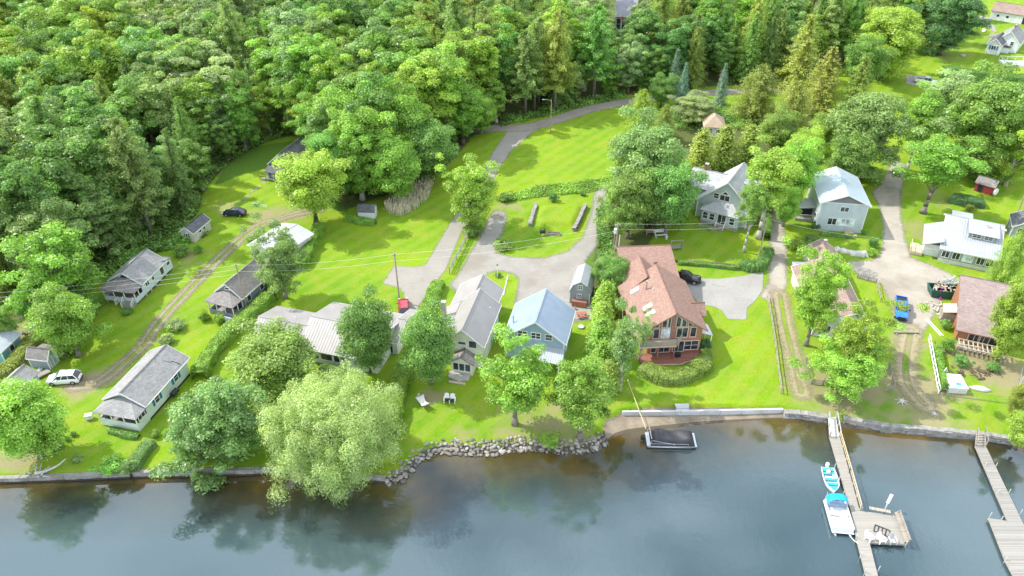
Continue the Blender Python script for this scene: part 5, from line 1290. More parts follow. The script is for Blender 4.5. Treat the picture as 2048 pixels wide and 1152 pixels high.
H.gable_wall(px0, px1, -1.9, -.01, 0, 2.3, 3.3, 'y', W_CREAM, name='entry_wall'); H.gable_roof(px0, px1, -1.9, -.35, 2.3, 3.3, 'y', SH_BROWNGREY, ov=.35, rk=.35, name='entry_roof')
for a in (.22, .5, .78): H.win('f', -1.9, px0 + (px1 - px0) * a, 1.4, .75, 1.3)
H.part('deck', MB().poly([(px0 - .2, -1.92), (px1 - .3, -1.92), (px1 - .3, -3.0), (px0 + 1.6, -3.7), (px0 - .2, -3.1)], 'z', .0, .35), planks('pale deck boards', (.50, .47, .43), .15, 'Y')); H.part('deck_step', MB().box(px0 + .2, px1 - .6, -4.1, -3.72, 0, .17), M_WOOD_PALE)
H.win('r', w, D * .3, 3.4, .9, 1.1, 1, 2); H.win('r', w, D * .7, 3.4, .9, 1.1, 1, 2); H.part('meter_box', MB().box(w + .003, w + .3, D * .5, D * .5 + .5, .8, 1.6), plain('green box', (.2, .42, .3), .5)); H.vent(w - .8, D * .8, 5.0, .5)

# 12 --- blue house
H = House('house', 'sky blue house with standing-seam blue-grey roof behind two lime trees', 'house', (1012, 712), (1126, 729)); w = H.w; L_ = H.L
D = L_(1133, 620, 4.2).y; xr_ = L_(1071, 643, 7.3).x; rf = xr_ / w
H.gable_wall(0, w, 0, D, 0, 4.0, 7.3, 'y', W_BLUE, rf=rf, zeb=4.2); H.gable_roof(0, w, 0, D, 4.0, 7.3, 'y', SM_BLUE, rf=rf, zeb=4.2, ov=.4, rk=.35, fascia=M_WHITE); H.corner_trim(0, w, 0, D, 0, 3.9, M_WHITE)
for a, nx in ((xr_ - 1.9, 2), (xr_ + .1, 2), (xr_ + 2.0, 1)): H.win('f', 0, a, 4.7, 1.3 if nx == 2 else .95, 1.0, nx, 2)
H.shed_roof(w * .45, w - .1, -2.6, -.01, 2.4, 3.0, SM_GREY); m = MB()
for a in (.46, .72, .97): m.box(w * a - .08, w * a + .08, -2.55, -2.4, 0, 2.35)
H.part('porch_post', m, M_WHITE); H.door('f', 0, w * .7, 1.6, 2.1, M_GLASS)
H.part('stove_pipe', MB().tube((.6, 2.4, 4.0), (.6, 2.4, 6.0), .11), M_METAL); H.vent(L_(1081, 593, 6.9).x, L_(1081, 593, 6.9).y, 6.7, .5, .09)
H.part('side_roof', MB().slab((-.3, D - 2, 2.6), (-.3, D + 2.2, 2.6), (3.0, D + 2.2, 2.9), (3.0, D - 2, 2.9), .1), SM_GREY); H.part('side_wall', MB().box(0, 2.9, D + .01, D + 2, 0, 2.5), W_BLUE)
H.win('r', w, D * .3, 1.8, 1.0, 1.2, 1, 2); H.win('r', w, D * .7, 1.8, 1.0, 1.2, 1, 2)

# 13 --- gambrel shed
H = House('gambrel_shed', 'grey gambrel shed with white metal roof on the gravel lot', 'shed', (1139, 606), (1178, 611)); w = H.w; D = 5.4
sec = [(0, 0), (w, 0), (w, 2.5), (w * .84, 3.7), (w / 2, 4.4), (w * .16, 3.7), (0, 2.5)]
H.part('wall', MB().poly(sec, 'y', 0, D), W_GREY); m = MB(); q = [(-.2, 2.3), (w * .14, 3.78), (w / 2, 4.52), (w * .86, 3.78), (w + .2, 2.3)]
for i, ((a, b), (c, d)) in enumerate(zip(q[:-1], q[1:])):
    if i < 2: m.slab((a, D + .2, b), (a, -.2, b), (c, -.2, d), (c, D + .2, d), .08)
    else: m.slab((c, -.2, d), (c, D + .2, d), (a, D + .2, b), (a, -.2, b), .08)
H.part('roof', m, SM_WHITE); H.win('f', 0, w / 2, 3.35, .6, .7, 2, 2); H.win('f', 0, w / 2 - .1, 1.65, .6, .7, 2, 2); H.win('r', w, D / 2, 1.5, .6, .7, 2, 2); H.corner_trim(0, w, 0, D, 0, 2.4, M_WHITE, .1)

# 14 --- big red house
H = House('house', 'large red-brown house with terracotta roof, skylights and wall of windows', 'house', (1293, 709), (1397, 704)); w = H.w; L_ = H.L
ZR = 8.0; ZE = 4.9; D = L_(1311, 536, ZR).y; xr_ = L_(1354, 629, ZR).x; xe = L_(1414, 655, ZE - .3).x - .5; xw = xr_ - (xe - xr_) - .6
print('red', w, D, xr_, xe, xw)
H.gable_wall(.0, w, 0, D, 0, ZE, ZR, 'y', W_BRICKRED, rf=xr_ / w); rl = (ZR - ZE) / (w - xr_)
H.part('side_wall', MB().box(xw + .4, -.002, 2.5, D, 0, 4.0), W_BRICKRED)
zl = ZR - rl * (xr_ - xw)
H.gable_roof(xw, w, 0, D, zl, ZR, 'y', SH_RED, rf=(xr_ - xw) / (w - xw), zeb=ZE, ov=.55, rk=.8, fascia=plain('brown fascia', (.30, .17, .13), .6))
# garage behind, ridge along x
gl = L_(1242, 520, 5.6).x; gr = L_(1345, 525, 5.6).x; gb = L_(1293, 493, 6.6).y; gf = D - 2.5
H.gable_wall(gl, gr, gf, gb + 3.0, 0, 3.6, 6.6, 'x', W_BRICKRED, rf=(gb - gf) / (gb + 3 - gf), name='garage_wall'); H.gable_roof(gl, gr, gf, gb + 3, 3.6, 6.6, 'x', SH_RED, rf=(gb - gf) / (gb + 3 - gf), ov=.5, rk=.4, name='garage_roof', fascia=plain('brown fascia', (.30, .17, .13), .6))
# raised cross ridge on the left
cx = L_(1280, 514, 7.3); H.gable_wall(cx.x - 2.9, cx.x + 1.6, D - 1.0, cx.y, 3.0, 4.6, 7.3, 'y', W_BRICKRED, name='link_wall', rf=.64, zeb=5.8); H.gable_roof(cx.x - 2.9, cx.x + 1.6, D - 1.2, cx.y, 4.6, 7.3, 'y', SH_RED, ov=.3, rk=.25, rf=.64, zeb=5.8, name='link_roof')
# right entry dormer and awning
e = L_(1411, 612, 4.6); H.part('entry_wall', MB().box(w + .002, e.x - .5, e.y - 1.2, e.y + 1.2, 0, 4.0), W_BRICKRED); H.gable_roof(w - 1.3, e.x - .5, e.y - 1.3, e.y + 1.3, 4.1, 5.2, 'x', SH_RED, ov=.35, rk=.3, name='entry_roof')
H.part('awning', MB().slab((w + 2.0, .6, 2.6), (w + 2.0, 3.4, 2.6), (w + .02, 3.4, 3.3), (w + .02, .6, 3.3), .08), plain('grey awning', (.55, .55, .56), .6)); m = MB()
for y_ in (.7, 3.3): m.box(w + 1.8, w + 1.92, y_ - .06, y_ + .06, 0, 2.56)
H.part('awning_post', m, M_WHITE)
M_FR = plain('cream window frame', (.62, .55, .45), .5); M_FR2 = plain('brown post', (.30, .15, .11), .6)
# window wall: two storeys, upper row with raked heads
for a, ww, nx in ((1.0, .8, 1), (2.5, 1.6, 2), (4.7, 1.6, 2), (6.3, .8, 1)):
    aa = a * w / 7.6; H.win('f', 0, aa, 3.95, ww, 1.7, nx, 1, M_FR, M_GLASS_PALE if a == 2.5 else None)
def rake(a0, a1):
    z0 = 5.05; top = lambda a: ZR - rl * abs(a - xr_) - .55
    P = [(a0, z0), (a1, z0), (a1, max(z0 + .2, top(a1))), (a0, max(z0 + .2, top(a0)))]
    fr = H.part('window', MB().poly(P, 'y', -.07, -.003), M_FR); c = (sum(p[0] for p in P) / 4, sum(p[1] for p in P) / 4)
    Q = [(p[0] + (.1 if p[0] < c[0] else -.1), p[1] + (.1 if p[1] < c[1] else -.12)) for p in P]
    H.part('pane', MB().poly(Q, 'y', -.09, -.071), M_GLASS, fr)
for a0, a1 in ((.35, 1.35), (1.7, 2.5), (2.55, xr_ - .35), (xr_ + .35, xr_ + 1.15), (xr_ + 1.2, xr_ + 2.0), (xr_ + 2.2, xr_ + 3.0)): rake(a0, a1)
H.part('centre_post', MB().box(xr_ - .28, xr_ + .28, -.14, -.004, 2.9, ZR - .35), M_FR2)
for a, ww, nx in ((.9, .7, 1), (2.4, 1.7, 2), (4.5, 1.6, 2)): H.win('f', 0, a * w / 7.6, 1.35, ww, 1.9, nx, 1, M_FR)
H.win('f', 0, w - 1.35, 1.45, 2.1, 1.6, 2, 2, M_FR)
# balcony with angled grey railing, lower deck
BAL = planks('grey balcony boards', (.33, .30, .26), .14, 'X')
xb = xr_ + 1.6
H.part('balcony', MB().poly([(-1.6, -.02), (xb, -.02), (xb - 1.2, -1.7), (-1.6, -1.7)], 'z', 2.62, 2.82), M_WOOD_PALE)
M_RG = plain('grey rail boards', (.36, .33, .29), .8, .25, 3)
H.railing([(-1.6, -.1), (-1.6, -1.65), (xb - 1.2, -1.65), (xb - .02, -.05)], 2.82, .95, M_RG, gap=.14); m = MB()
for a in (-1.5, 1.2, xb - 1.4): m.box(a - .08, a + .08, -1.6, -1.44, .3, 2.6)
H.part('balcony_post', m, M_FR2)
H.part('deck', MB().poly([(-1.8, -.02), (w + .2, -.02), (w + .3, -1.4), (w * .55, -2.9), (-1.2, -2.6)], 'z', 0, .28), planks('red deck boards', (.28, .115, .085), .15, 'Y', var=.35)); m = MB()
for a, b in zip([(w + .3, -1.4), (w * .55, -2.9), (-1.2, -2.6)][:-1], [(w * .55, -2.9), (-1.2, -2.6)]): m.bar((*a, .2), (*b, .2), .1, .22)
H.part('deck_edge', m, M_WOOD_PALE)
# skylights and vents
def on_left(px, py):  # point on the left slope under a pixel
    lo, hi = 3.0, ZR
    for _ in range(30):
        z = (lo + hi) / 2; p = L_(px, py, z); zz = ZR + .15 - rl * abs(xr_ - p.x)
        if p.x > xr_: zz = ZR
        if z > zz: hi = z
        else: lo = z
    return L_(px, py, lo)
for px, py in ((1269, 582), (1295, 615), (1301, 628)):
    p = on_left(px, py); s_ = rl
    def sk(dx): return p.z + dx * s_ + .06
    m = MB(); m.add([(p.x + a, p.y + b, sk(a) + c) for c in (-.12, .12) for a, b in ((-.6, -.4), (.6, -.4), (.6, .4), (-.6, .4))], [(0, 3, 2, 1), (4, 5, 6, 7), (0, 1, 5, 4), (1, 2, 6, 5), (2, 3, 7, 6), (3, 0, 4, 7)])
    so_ = H.part('skylight', m, M_WHITE); m = MB(); m.add([(p.x + a, p.y + b, sk(a) + c) for c in (.121, .15) for a, b in ((-.48, -.3), (.48, -.3), (.48, .3), (-.48, .3))], [(0, 3, 2, 1), (4, 5, 6, 7), (0, 1, 5, 4), (1, 2, 6, 5), (2, 3, 7, 6), (3, 0, 4, 7)])
    H.part('pane', m, glass('skylight glass', (.45, .50, .55), .1), so_)
p = on_left(1292, 579); H.part('chimney_pipe', MB().tube((p.x, p.y, p.z - .3), (p.x, p.y, p.z + 1.6), .14), M_METAL, label='bright metal chimney pipe'); p = on_left(1306, 580); H.vent(p.x, p.y, p.z, .4, .08)
p = L_(1264, 516, 5.8); H.vent(p.x, p.y, 5.2, .5, .08); p = L_(1312, 530, 6.9); H.part('satellite_dish', MB().tube((p.x, p.y + .4, 6.2), (p.x, p.y + .4, 6.9), .04).tube((p.x, p.y + .3, 7.1), (p.x, p.y + .42, 7.15), .35, .1, 14), M_METAL)
q = L_(1355, 716); g = MB().box(q.x - .35, q.x + .35, q.y - .25, q.y + .25, .3, 1.05); g.box(q.x - .7, q.x - .38, q.y - .2, q.y + .2, .8, .9); o = g.build('barbecue', M_BLACK, None, bevel=.08); o.location = H.root.location; o.rotation_euler = H.root.rotation_euler; tag(o, 'black covered barbecue on the red deck', 'barbecue')

# 15 --- pale sage house with sunroom
H = House('house', 'pale sage house with steep grey gable and glazed sunroom', 'house', (1391, 431), (1490, 457)); w = H.w; L_ = H.L; ZR = 8.6
xr_ = L_(1458, 365, ZR).x; D = L_(1459, 321, ZR).y
print('sage', w, xr_, D)
H.gable_wall(0, w, 0, D, 0, 3.9, ZR, 'y', W_SAGE, rf=xr_ / w, zeb=4.6); H.gable_roof(0, w, 0, D, 3.9, ZR, 'y', SH_PALE, rf=xr_ / w, zeb=4.6, ov=.5, rk=.4, fascia=M_WHITE)
yl = 2.6; xl = L_(1366, 417).x
H.gable_wall(xl, .1, yl, yl + 7, 0, 5.0, 7.0, 'x', W_SAGE, name='wing_wall'); H.gable_roof(xl, 3.3, yl, yl + 7, 5.0, 7.0, 'x', SH_PALE, ov=.4, rk=.35, name='wing_roof', fascia=M_WHITE)
H.win('f', yl, xl + 1.3, 4.1, 1.6, .8, 2, 1); H.win('f', yl, xl + 1.6, 1.9, .9, 1.1, 1, 2); H.corner_trim(0, w, 0, D, 0, 3.8, M_WHITE, .2)
H.win('f', 0, xr_ - 1.9, 5.3, .9, 1.0, 1, 2); H.win('f', 0, xr_ - .25, 5.2, 1.8, 1.1, 2, 1)
P = [(xr_ - 1.15, 5.95), (xr_ + .65, 5.95), (xr_ - .25, 6.75)]; fr = H.part('gable_window', MB().poly(P, 'y', -.07, -.003), M_WHITE); H.part('pane', MB().poly([(xr_ - .85, 6.02), (xr_ + .35, 6.02), (xr_ - .25, 6.55)], 'y', -.09, -.071), M_GLASS, fr)
s0, s1 = L_(1402, 442).x, L_(1474, 461).x; sf = -2.2
H.part('sunroom_wall', MB().box(s0, s1, sf, -.003, .0, 3.0), W_SAGE); H.hip_front_roof(s0, s1, sf, -.01, 3.02, 4.4, SH_PALE, name='sunroom_roof'); H.part('skirting', MB().box(s0 + .02, s1 - .02, sf - .03, sf - .002, 0, .7), M_WOOD_OLD)
ds = L_(1442, 453).x
for a in (s0 + .8, s0 + 2.1): H.win('f', sf, a, 1.9, .9, 1.3, 1, 2)
H.win('f', sf, ds, 1.8, 1.5, 1.9, 2, 1, name='glazed_door'); H.win('f', sf, (ds + s1) / 2 + .4, 1.9, .9, 1.3, 1, 2)
H.stairs(ds - .85, ds + .85, sf - .01, 4, .19, M_WOOD_OLD, rails=M_WHITE)
H.chimney(L_(1409, 341, 7.4).x, yl + 3.6, 6.0, 8.3, .6); H.part('dormer_wall', MB().box(xr_ + 1.2, w - .2, D * .45, D * .45 + 2.6, 4.5, 6.6), W_SAGE); H.side_shed_roof(xr_ + 1.2, w - .1, D * .45, D * .45 + 2.6, 7.3, 6.6, SH_PALE, name='dormer_roof')

# 16 --- tall grey-gabled house
H = House('house', 'boxy light grey house with pale metal roof and dark gable triangle', 'house', (1629.6, 459), (1720.6, 466)); w = H.w; L_ = H.L; ZE = 6.0; ZR = 7.8
xr_ = L_(1696, 388, ZR).x; D = L_(1725, 357, ZE).y
H.gable_wall(0, w, 0, D, 0, ZE, ZR, 'y', W_BARN, rf=xr_ / w); H.gable_roof(0, w, 0, D, ZE, ZR, 'y', SM_PALE, rf=xr_ / w, ov=.4, rk=.5, fascia=M_WHITE); H.corner_trim(0, w, 0, D, 0, ZE - .05, M_WHITE, .16)
H.part('gable_panel', MB().poly([(.5, ZE + .02), (w - .5, ZE + .02), (xr_, ZR - .14)], 'y', -.03, -.003), W_DKGREY); H.part('gable_band', MB().box(0, w, -.05, -.032, ZE - .1, ZE + .04), M_WHITE)
H.win('f', 0, w * .52, 4.75, 1.4, .9, 2, 1)
for a, pn in ((.33, None), (.52, M_GLASS_PALE), (.71, M_GLASS_PALE)): H.win('f', 0, w * a - .05, 2.05, 1.55, 1.3, 2, 1, None, pn)
H.part('deck_roof', MB().slab((-3.4, 3, 2.7), (-3.4, 7, 2.7), (-.02, 7, 3.1), (-.02, 3, 3.1), .1), SM_LIGHT); H.part('deck', MB().box(-3.3, -.02, 3, 7, 0, .5), M_WOOD_OLD); H.part('deck_wall', MB().box(-3.2, -.1, 4.5, 4.6, .5, 2.6), M_DARK); H.railing([(-3.3, 3), (-.1, 3)], .5, .9, M_WHITE); H.win('l', 0, 2, 2.0, 1.0, 1.1)

# 17 --- brown-roofed cottage under the larches
H = House('cottage', 'low cottage with long brown roof hidden under the golden larches', 'cottage', (1622, 672), (1727, 678)); w = H.w; L_ = H.L; D = L_(1711, 541, 2.8).y; zr = 4.9; xr_ = L_(1669, 508, zr).x
print('brown', w, D, xr_)
H.gable_wall(0, w, 0, D, 0, 2.8, zr, 'y', W_BEIGE, rf=min(.7, xr_ / w)); H.gable_roof(0, w, 0, D, 2.8, zr, 'y', SH_BROWN, rf=min(.7, xr_ / w), ov=.4, rk=.4, fascia=M_WHITE)
a, b = L_(1611, 492, 2.6).x, L_(1674, 510, 2.6).x; bb = L_(1643, 480, 4.2).y
H.gable_wall(a, b, D + .02, bb, 0, 2.5, 4.2, 'y', W_BEIGE, name='rear_wall'); H.gable_roof(a, b, D - 1.5, bb, 2.5, 4.2, 'y', SH_BROWN, ov=.3, rk=.3, name='rear_roof', fascia=M_WHITE); H.part('rear_side', MB().box(a, a + .2, D - 2, D, 0, 2.4), W_BEIGE)
H.chimney((a + b) / 2 + .2, bb - 1.2, 3.6, 4.9, .4, M_METAL)
for x_ in (.25, .5, .75): H.win('f', 0, w * x_, 1.5, 1.1, 1.2, 2, 1)

# 18 --- white-roofed cottage on the right
H = House('cottage', 'grey cottage with white metal roof and long window dormer', 'cottage', (1874, 522), (1984, 546)); w = H.w; L_ = H.L; ZR = 5.6; ry = L_(1960, 437, ZR).y; ry = max(5.0, min(7.5, ry)); D = ry + 2.0
print('white', w, ry)
H.part('skirting', MB().box(.02, w - .02, -.03, 2, 0, .75), plain('pale block skirting', (.58, .58, .55), .8)); H.gable_wall(0, w, 0, D, .1, 2.9, ZR, 'x', W_GREY, rf=ry / D, zeb=4.6); H.gable_roof(0, w, 0, D, 2.9, ZR, 'x', SM_WHITE, rf=ry / D, zeb=4.6, ov=.45, rk=.35, fascia=M_WHITE)
for a, pn, ww in ((.1, None, 1.1), (.29, None, 1.1), (.5, M_GLASS_PALE, 1.5), (.73, None, 1.1), (.9, None, 1.1)): H.win('f', 0, w * a, 1.75, ww, 1.25, 2 if ww < 1.4 else 1, 1, None, pn)
ds = L_(1930, 470, 4.6); x0, x1 = w * .42, w * .92; yd = ry * .42; zd = 2.9 + (ZR - 2.9) * yd / ry
H.part('dormer_wall', MB().box(x0, x1, yd, ry - .3, zd - .3, zd + 1.25), W_GREY); H.shed_roof(x0, x1, yd, ry - .2, zd + 1.27, ZR + .2, SM_WHITE, name='dormer_roof', ov=.3)
for a in (.13, .29, .56, .72): H.win('f', yd, x0 + (x1 - x0) * (a + .07), zd + .75, .6, .65, 1, 2)
xs = -2.9
H.part('side_wall', MB().box(xs + .3, -.002, 1.2, ry + .6, .1, 2.4), W_WHITE); H.side_shed_roof(xs, .05, .4, ry + .6, 2.5, 3.9, SM_WHITE, name='side_roof')
H.chimney(w + .35, ry - 1.0, .1, 5.3, .6); m = MB().box(w * .05, w * .45, D, D + .02, 3.4, 4.4); H.part('rear_dormer', MB().box(w * .1, w * .45, ry + .4, D + .3, 4.3, 5.5), W_WHITE); H.part('rear_dormer_roof', MB().box(w * .08, w * .47, ry + .2, D + .5, 5.5, 5.6), SM_WHITE)
H.part('side_deck', MB().box(xs - 1.7, xs + .28, .3, 3.6, .1, .55), M_WOOD_PALE); H.railing([(xs - 1.65, 3.6), (xs - 1.65, .35), (xs + .1, .35)], .55, .9, M_WOOD_PALE)
m = MB()
for i in range(4): m.box(xs - 1.7, xs - .3, 3.6 + .3 * i, 3.9 + .3 * i, 0, .5 - .12 * i)
H.part('steps', m, M_WOOD_PALE)
p = MB()
for a, b in ((.62, .72), (.68, .64), (.72, .68), (.64, .6), (.7, .58), (.75, .66), (.78, .6), (.66, .55)):
    yy = yd + (ry - yd) * b; zz = zd + 1.27 + (ZR + .2 - zd - 1.27) * ((yy - yd) / (ry - .2 - yd)); xx = x0 + (x1 - x0) * a; r_ = random.uniform(.1, .24); p.box(xx - r_, xx + r_, yy - .1, yy + .1, zz - .05, zz + .05)
H.part('roof_litter', p, M_WOOD_OLD)

# 19 --- grey shed at the right edge
H = House('shed', 'grey shed with white double doors at the right edge', 'shed', (2018, 473), (2062, 481)); w = H.w; D = 4.5
H.gable_wall(0, w, 0, D, 0, 2.3, 3.5, 'y', W_GREY); H.gable_roof(0, w, 0, D, 2.3, 3.5, 'y', SH_DARK, ov=.25, fascia=M_WHITE); H.win('f', 0, w * .45, 1.2, 1.4, 1.7, 2, 2, name='double_door'); H.corner_trim(0, w, 0, D, 0, 2.2, M_WHITE); H.win('l', 0, D / 2, 1.4, .7, .9)

# 20 --- brown lake house
H = House('house', 'rust brown lake house with broad mauve shingle roof and timber deck frame', 'house', (1908, 683), (2010, 706)); w = H.w; L_ = H.L; ZR = 6.0; ry = L_(1975, 562, ZR).y; D = ry + 1.6
print('lake', w, ry)
H.gable_wall(0, w, 0, D, 0, 2.6, ZR, 'x', W_RUST, rf=ry / D, zeb=5.0); H.gable_roof(0, w, 0, D, 2.6, ZR, 'x', SH_MAUVE, rf=ry / D, zeb=5.0, ov=.6, rk=.5, fascia=plain('rust fascia', (.28, .13, .08), .7))
for a, ww in ((.33, 1.5), (.52, 1.3)): H.win('f', 0, w * a, 1.4, ww, 1.5, 2, 1, M_FR)
H.part('porch_opening', MB().box(w * .62, w * .78, -.02, -.003, .2, 2.2), M_DARK); H.win('l', 0, 1.8, 2.6, .7, 1.0); H.win('l', 0, 5.5, 2.9, .7, 1.0)
ddk = L_(1990, 735).y
H.part('deck', MB().box(.2, w - .3, -2.0, -.03, .1, .35), M_WOOD_OLD); m = MB()
for i in range(11):
    x = .2 + (w - .6) * i / 10; m.box(x, x + .12, -3.0, -.9, 1.15, 1.3); m.box(x, x + .11, -3.0, -2.88, 0, 1.149)
m.box(.1, w - .2, -3.06, -2.94, 1.301, 1.42); m.box(.1, w - .2, -1.0, -.88, 1.301, 1.42); m.bar((.0, -2.6, 1.5), (w * .45, -2.2, 1.5), .12, .12)
H.part('deck_frame', m, M_WOOD_PALE)
H.part('side_hatch_roof', MB().slab((-1.9, 4.6, 1.9), (-1.9, 7.2, 1.9), (-.02, 7.2, 2.4), (-.02, 4.6, 2.4), .1), plain('tan panel', (.55, .42, .34), .7)); H.part('side_hatch_wall', MB().box(-1.8, -.02, 4.8, 7.0, 0, 1.8), M_WOOD_OLD)

# 21 --- red shed and red house
H = House('shed', 'barn red shed with weathered grey roof under the massive tree', 'shed', (1947, 381), (1982, 391)); w = H.w; D = 3.2
H.gable_wall(0, w, 0, D, 0, 1.8, 2.7, 'x', W_RED); H.gable_roof(0, w, 0, D, 1.8, 2.7, 'x', SH_BROWNGREY, ov=.25); H.door('f', 0, w * .3, .9, 1.6, M_DARK, .02); H.win('r', w, D / 2, 1.2, .5, .6)
H = House('house', 'barn red house with pale roof mostly hidden by the massive tree', 'house', (1944, 330), (1984, 336)); w = H.w; D = 6
H.gable_wall(0, w, 0, D, 0, 2.6, 4.2, 'x', W_RED); H.gable_roof(0, w, 0, D, 2.6, 4.2, 'x', SM_LIGHT, ov=.3); H.win('f', 0, w * .4, 1.6, 1.8, .9, 2, 1); H.part('skirting', MB().box(-.05, w + .03, -.06, -.003, 0, .5), M_CONC)
H.gable_wall(w + .01, w + 5.2, 2.2, 8, 0, 2.6, 4.2, 'x', W_RED, name='wing_wall'); H.gable_roof(w + .4, w + 5.2, 2.2, 8, 2.6, 4.2, 'x', SM_LIGHT, ov=.3, name='wing_roof'); H.win('f', 2.2, w + 2.5, 1.6, 1.2, 1.0)

# 22 --- white house and garage at top right
H = House('house', 'white gabled house with dark roof and blue-shuttered front bay at top right', 'house', (1986, 99), (2031, 107)); w = H.w; L_ = H.L; D = 10
H.gable_wall(0, w, 0, D, 0, 3.0, 6.0, 'y', W_WHITE); H.gable_roof(0, w, 0, D, 3.0, 6.0, 'y', SH_GREY, ov=.4, fascia=M_WHITE)
bx0 = L_(1969, 106).x; bx1 = L_(1996, 111).x; by = L_(1982, 108.5).y
H.gable_wall(bx0, bx1, by, 3, 0, 3.0, 4.6, 'y', W_WHITE, name='bay_wall'); H.gable_roof(bx0, bx1, by, 3, 3.0, 4.6, 'y', SH_DARK, ov=.35, name='bay_roof', fascia=M_WHITE)
wn = H.win('f', by, (bx0 + bx1) / 2, 2.0, 1.2, 1.1, 2, 1)
for sgn in (-1, 1): m = MB(); c = (bx0 + bx1) / 2 + sgn * 1.0; H._bx(m, H._map('f', by), c - .22, c + .22, .003, .05, 1.4, 2.6); H.part('shutter', m, M_SHUT, wn)
H.win('f', 0, w * .7, 2.6, .8, 1.1, 1, 2); H.part('entry', MB().box(w * .38, w * .7, -1.6, -.01, 0, 1.6), W_WHITE); H.part('entry_roof', MB().box(w * .34, w * .74, -1.8, -.01, 1.65, 1.85), SH_DARK); H.chimney(w * .5, D * .55, 5, 6.8, .5)
H.part('porch_roof', MB().slab((bx0 - 1.8, 3.5, 2.6), (bx0 - 1.8, 7, 2.6), (-.1, 7, 3.2), (-.1, 3.5, 3.2), .12), SH_BROWNGREY); m = MB()
for y_ in (3.6, 6.8): m.box(bx0 - 1.75, bx0 - 1.6, y_ - .08, y_ + .08, 0, 2.55)
H.part('porch_post', m, M_WHITE)
H = House('garage', 'long white garage with brown-grey roof at the top right corner', 'garage', (1978, 38), (2040, 48)); w = H.w; D = 8
H.gable_wall(0, w + 8, 0, D, 0, 2.9, 5.0, 'x', W_WHITE); H.gable_roof(0, w + 8, 0, D, 2.9, 5.0, 'x', SH_BROWN, ov=.4); H.part('garage_opening', MB().box(w + .3, w + 4, -.03, -.003, .05, 2.4), M_DARK); H.door('f', 0, w * .85, .9, 2.0, M_WHITE, .02)
m = MB()
for a in (.2, .5): m.box(w * a, w * a + .8, -.04, -.003, 1.2, 1.9)
H.part('window', m, M_GLASS)

# 23 --- far grey house in the wood, tan hip roof, cabin in the trees
H = House('house', 'large grey house with lilac roof and dark windows deep in the wood', 'house', (1229, 65), (1275, 67)); w = H.w; D = 14
H.gable_wall(0, w, 0, D, 0, 5.5, 10, 'x', siding('light grey boards', (.5, .5, .47)), rf=.5); H.gable_roof(0, w, 0, D, 5.5, 10, 'x', shingle('lilac-grey shingles', (.33, .31, .36), (.40, .385, .43)), ov=.5, fascia=M_WHITE)
for a in (.14, .38, .62, .86): H.win('f', 0, w * a, 2.8, w * .17, 3.4, 1, 2)
H = House('cottage', 'cottage with tan hip roof among the silver-grey shrubs', 'cottage', (1407, 273), (1446, 275)); w = H.w; D = 6
H.part('wall', MB().box(0, w, 0, D, 0, 2.5), W_BEIGE); H.hip_roof(0, w, 0, D, 2.52, 4.6, SH_TAN); H.win('f', 0, w * .3, 1.5, .9, 1); H.win('f', 0, w * .7, 1.5, .9, 1)
H = House('cabin', 'small pale cabin glimpsed between the golden conifers', 'cabin', (1628, 200), (1652, 202)); w = H.w; D = 4
H.gable_wall(0, w, 0, D, 0, 2.4, 3.6, 'x', W_WHITE); H.gable_roof(0, w, 0, D, 2.4, 3.6, 'x', SH_GREY, ov=.3); H.win('f', 0, w / 2, 1.4, .9, .9)
# ------------------------------------------------------------------ banks, walls, stones
def frame(px0, px1, z=0.0):
    a, b = G(*px0, z), G(*px1, z); d = b - a; return a, math.atan2(d.y, d.x), d.length
def place(o, loc, rz): o.location = loc; o.rotation_euler = (0, 0, rz); return o
def along(pts, step, z=0.0):
    P = [G(x, y, z) for x, y in pts]; out = []
    for a, b in zip(P[:-1], P[1:]):
        n = max(1, round((b - a).length / step))
        for i in range(n): out.append((a.lerp(b, i / n), (b - a).normalized()))
    out.append((P[-1], (P[-1] - P[-2]).normalized())); return out

def wall_strip(name, pts, z0, z1, th, mat, label, cat, zref=0.0, seg=2.4):
    """wall cast in bays along a traced line, its lake face on the line"""
    m = MB(); A = along(pts, seg, zref)
    for (p, d), (q, _) in zip(A[:-1], A[1:]):
        n = Vector((-d.y, d.x, 0)); n = n if n.y > 0 else -n; d_ = (q - p).normalized(); j = random.uniform(-.03, .03); k = random.uniform(-.025, .025)
        P = [p + d_ * .015 + n * j, q - d_ * .015 + n * j, q - d_ * .015 + n * (th + j), p + d_ * .015 + n * (th + j)]
        m.add([(v.x, v.y, z0) for v in P] + [(v.x, v.y, z1 + k) for v in P], [(0, 3, 2, 1), (4, 5, 6, 7), (0, 1, 5, 4), (1, 2, 6, 5), (2, 3, 7, 6), (3, 0, 4, 7)])
    return tag(m.build(name, mat, None, bevel=.03), label, cat)
def sea_wall():
    t = NT('stained concrete'); p = t.pos(); sx = t.n('ShaderNodeSeparateXYZ'); t.l(p, sx.inputs[0]); n1 = t.noise(.8, p, 6, .7); n2 = t.noise(6, p, 5, .7)
    c = t.mix(t.ramp(n1, .35, .65), (.16, .15, .13), (.34, .325, .295)); c = t.mix(t.math('MULTIPLY', t.ramp(n2, .5, .7), .4), c, (.12, .11, .09))
    z = t.math('ADD', sx.outputs['Z'], t.math('MULTIPLY', t.math('SUBTRACT', n1, .5), .5)); c = t.mix(t.math('LESS_THAN', z, -.55), c, (.05, .045, .035))
    return t.done(t.bsdf(c, .9, bump=n2, bdist=.03))
M_SEA = sea_wall(); M_SEA2 = plain('whitewashed wall', (.47, .47, .465), .8, .2, .6)
wall_strip('seawall', [(-300, 976), (0, 968), (130, 963), (262, 957)], -2.2, .02, .6, M_SEA, 'low stained concrete seawall below the driftwood', 'seawall', WATER_Z)
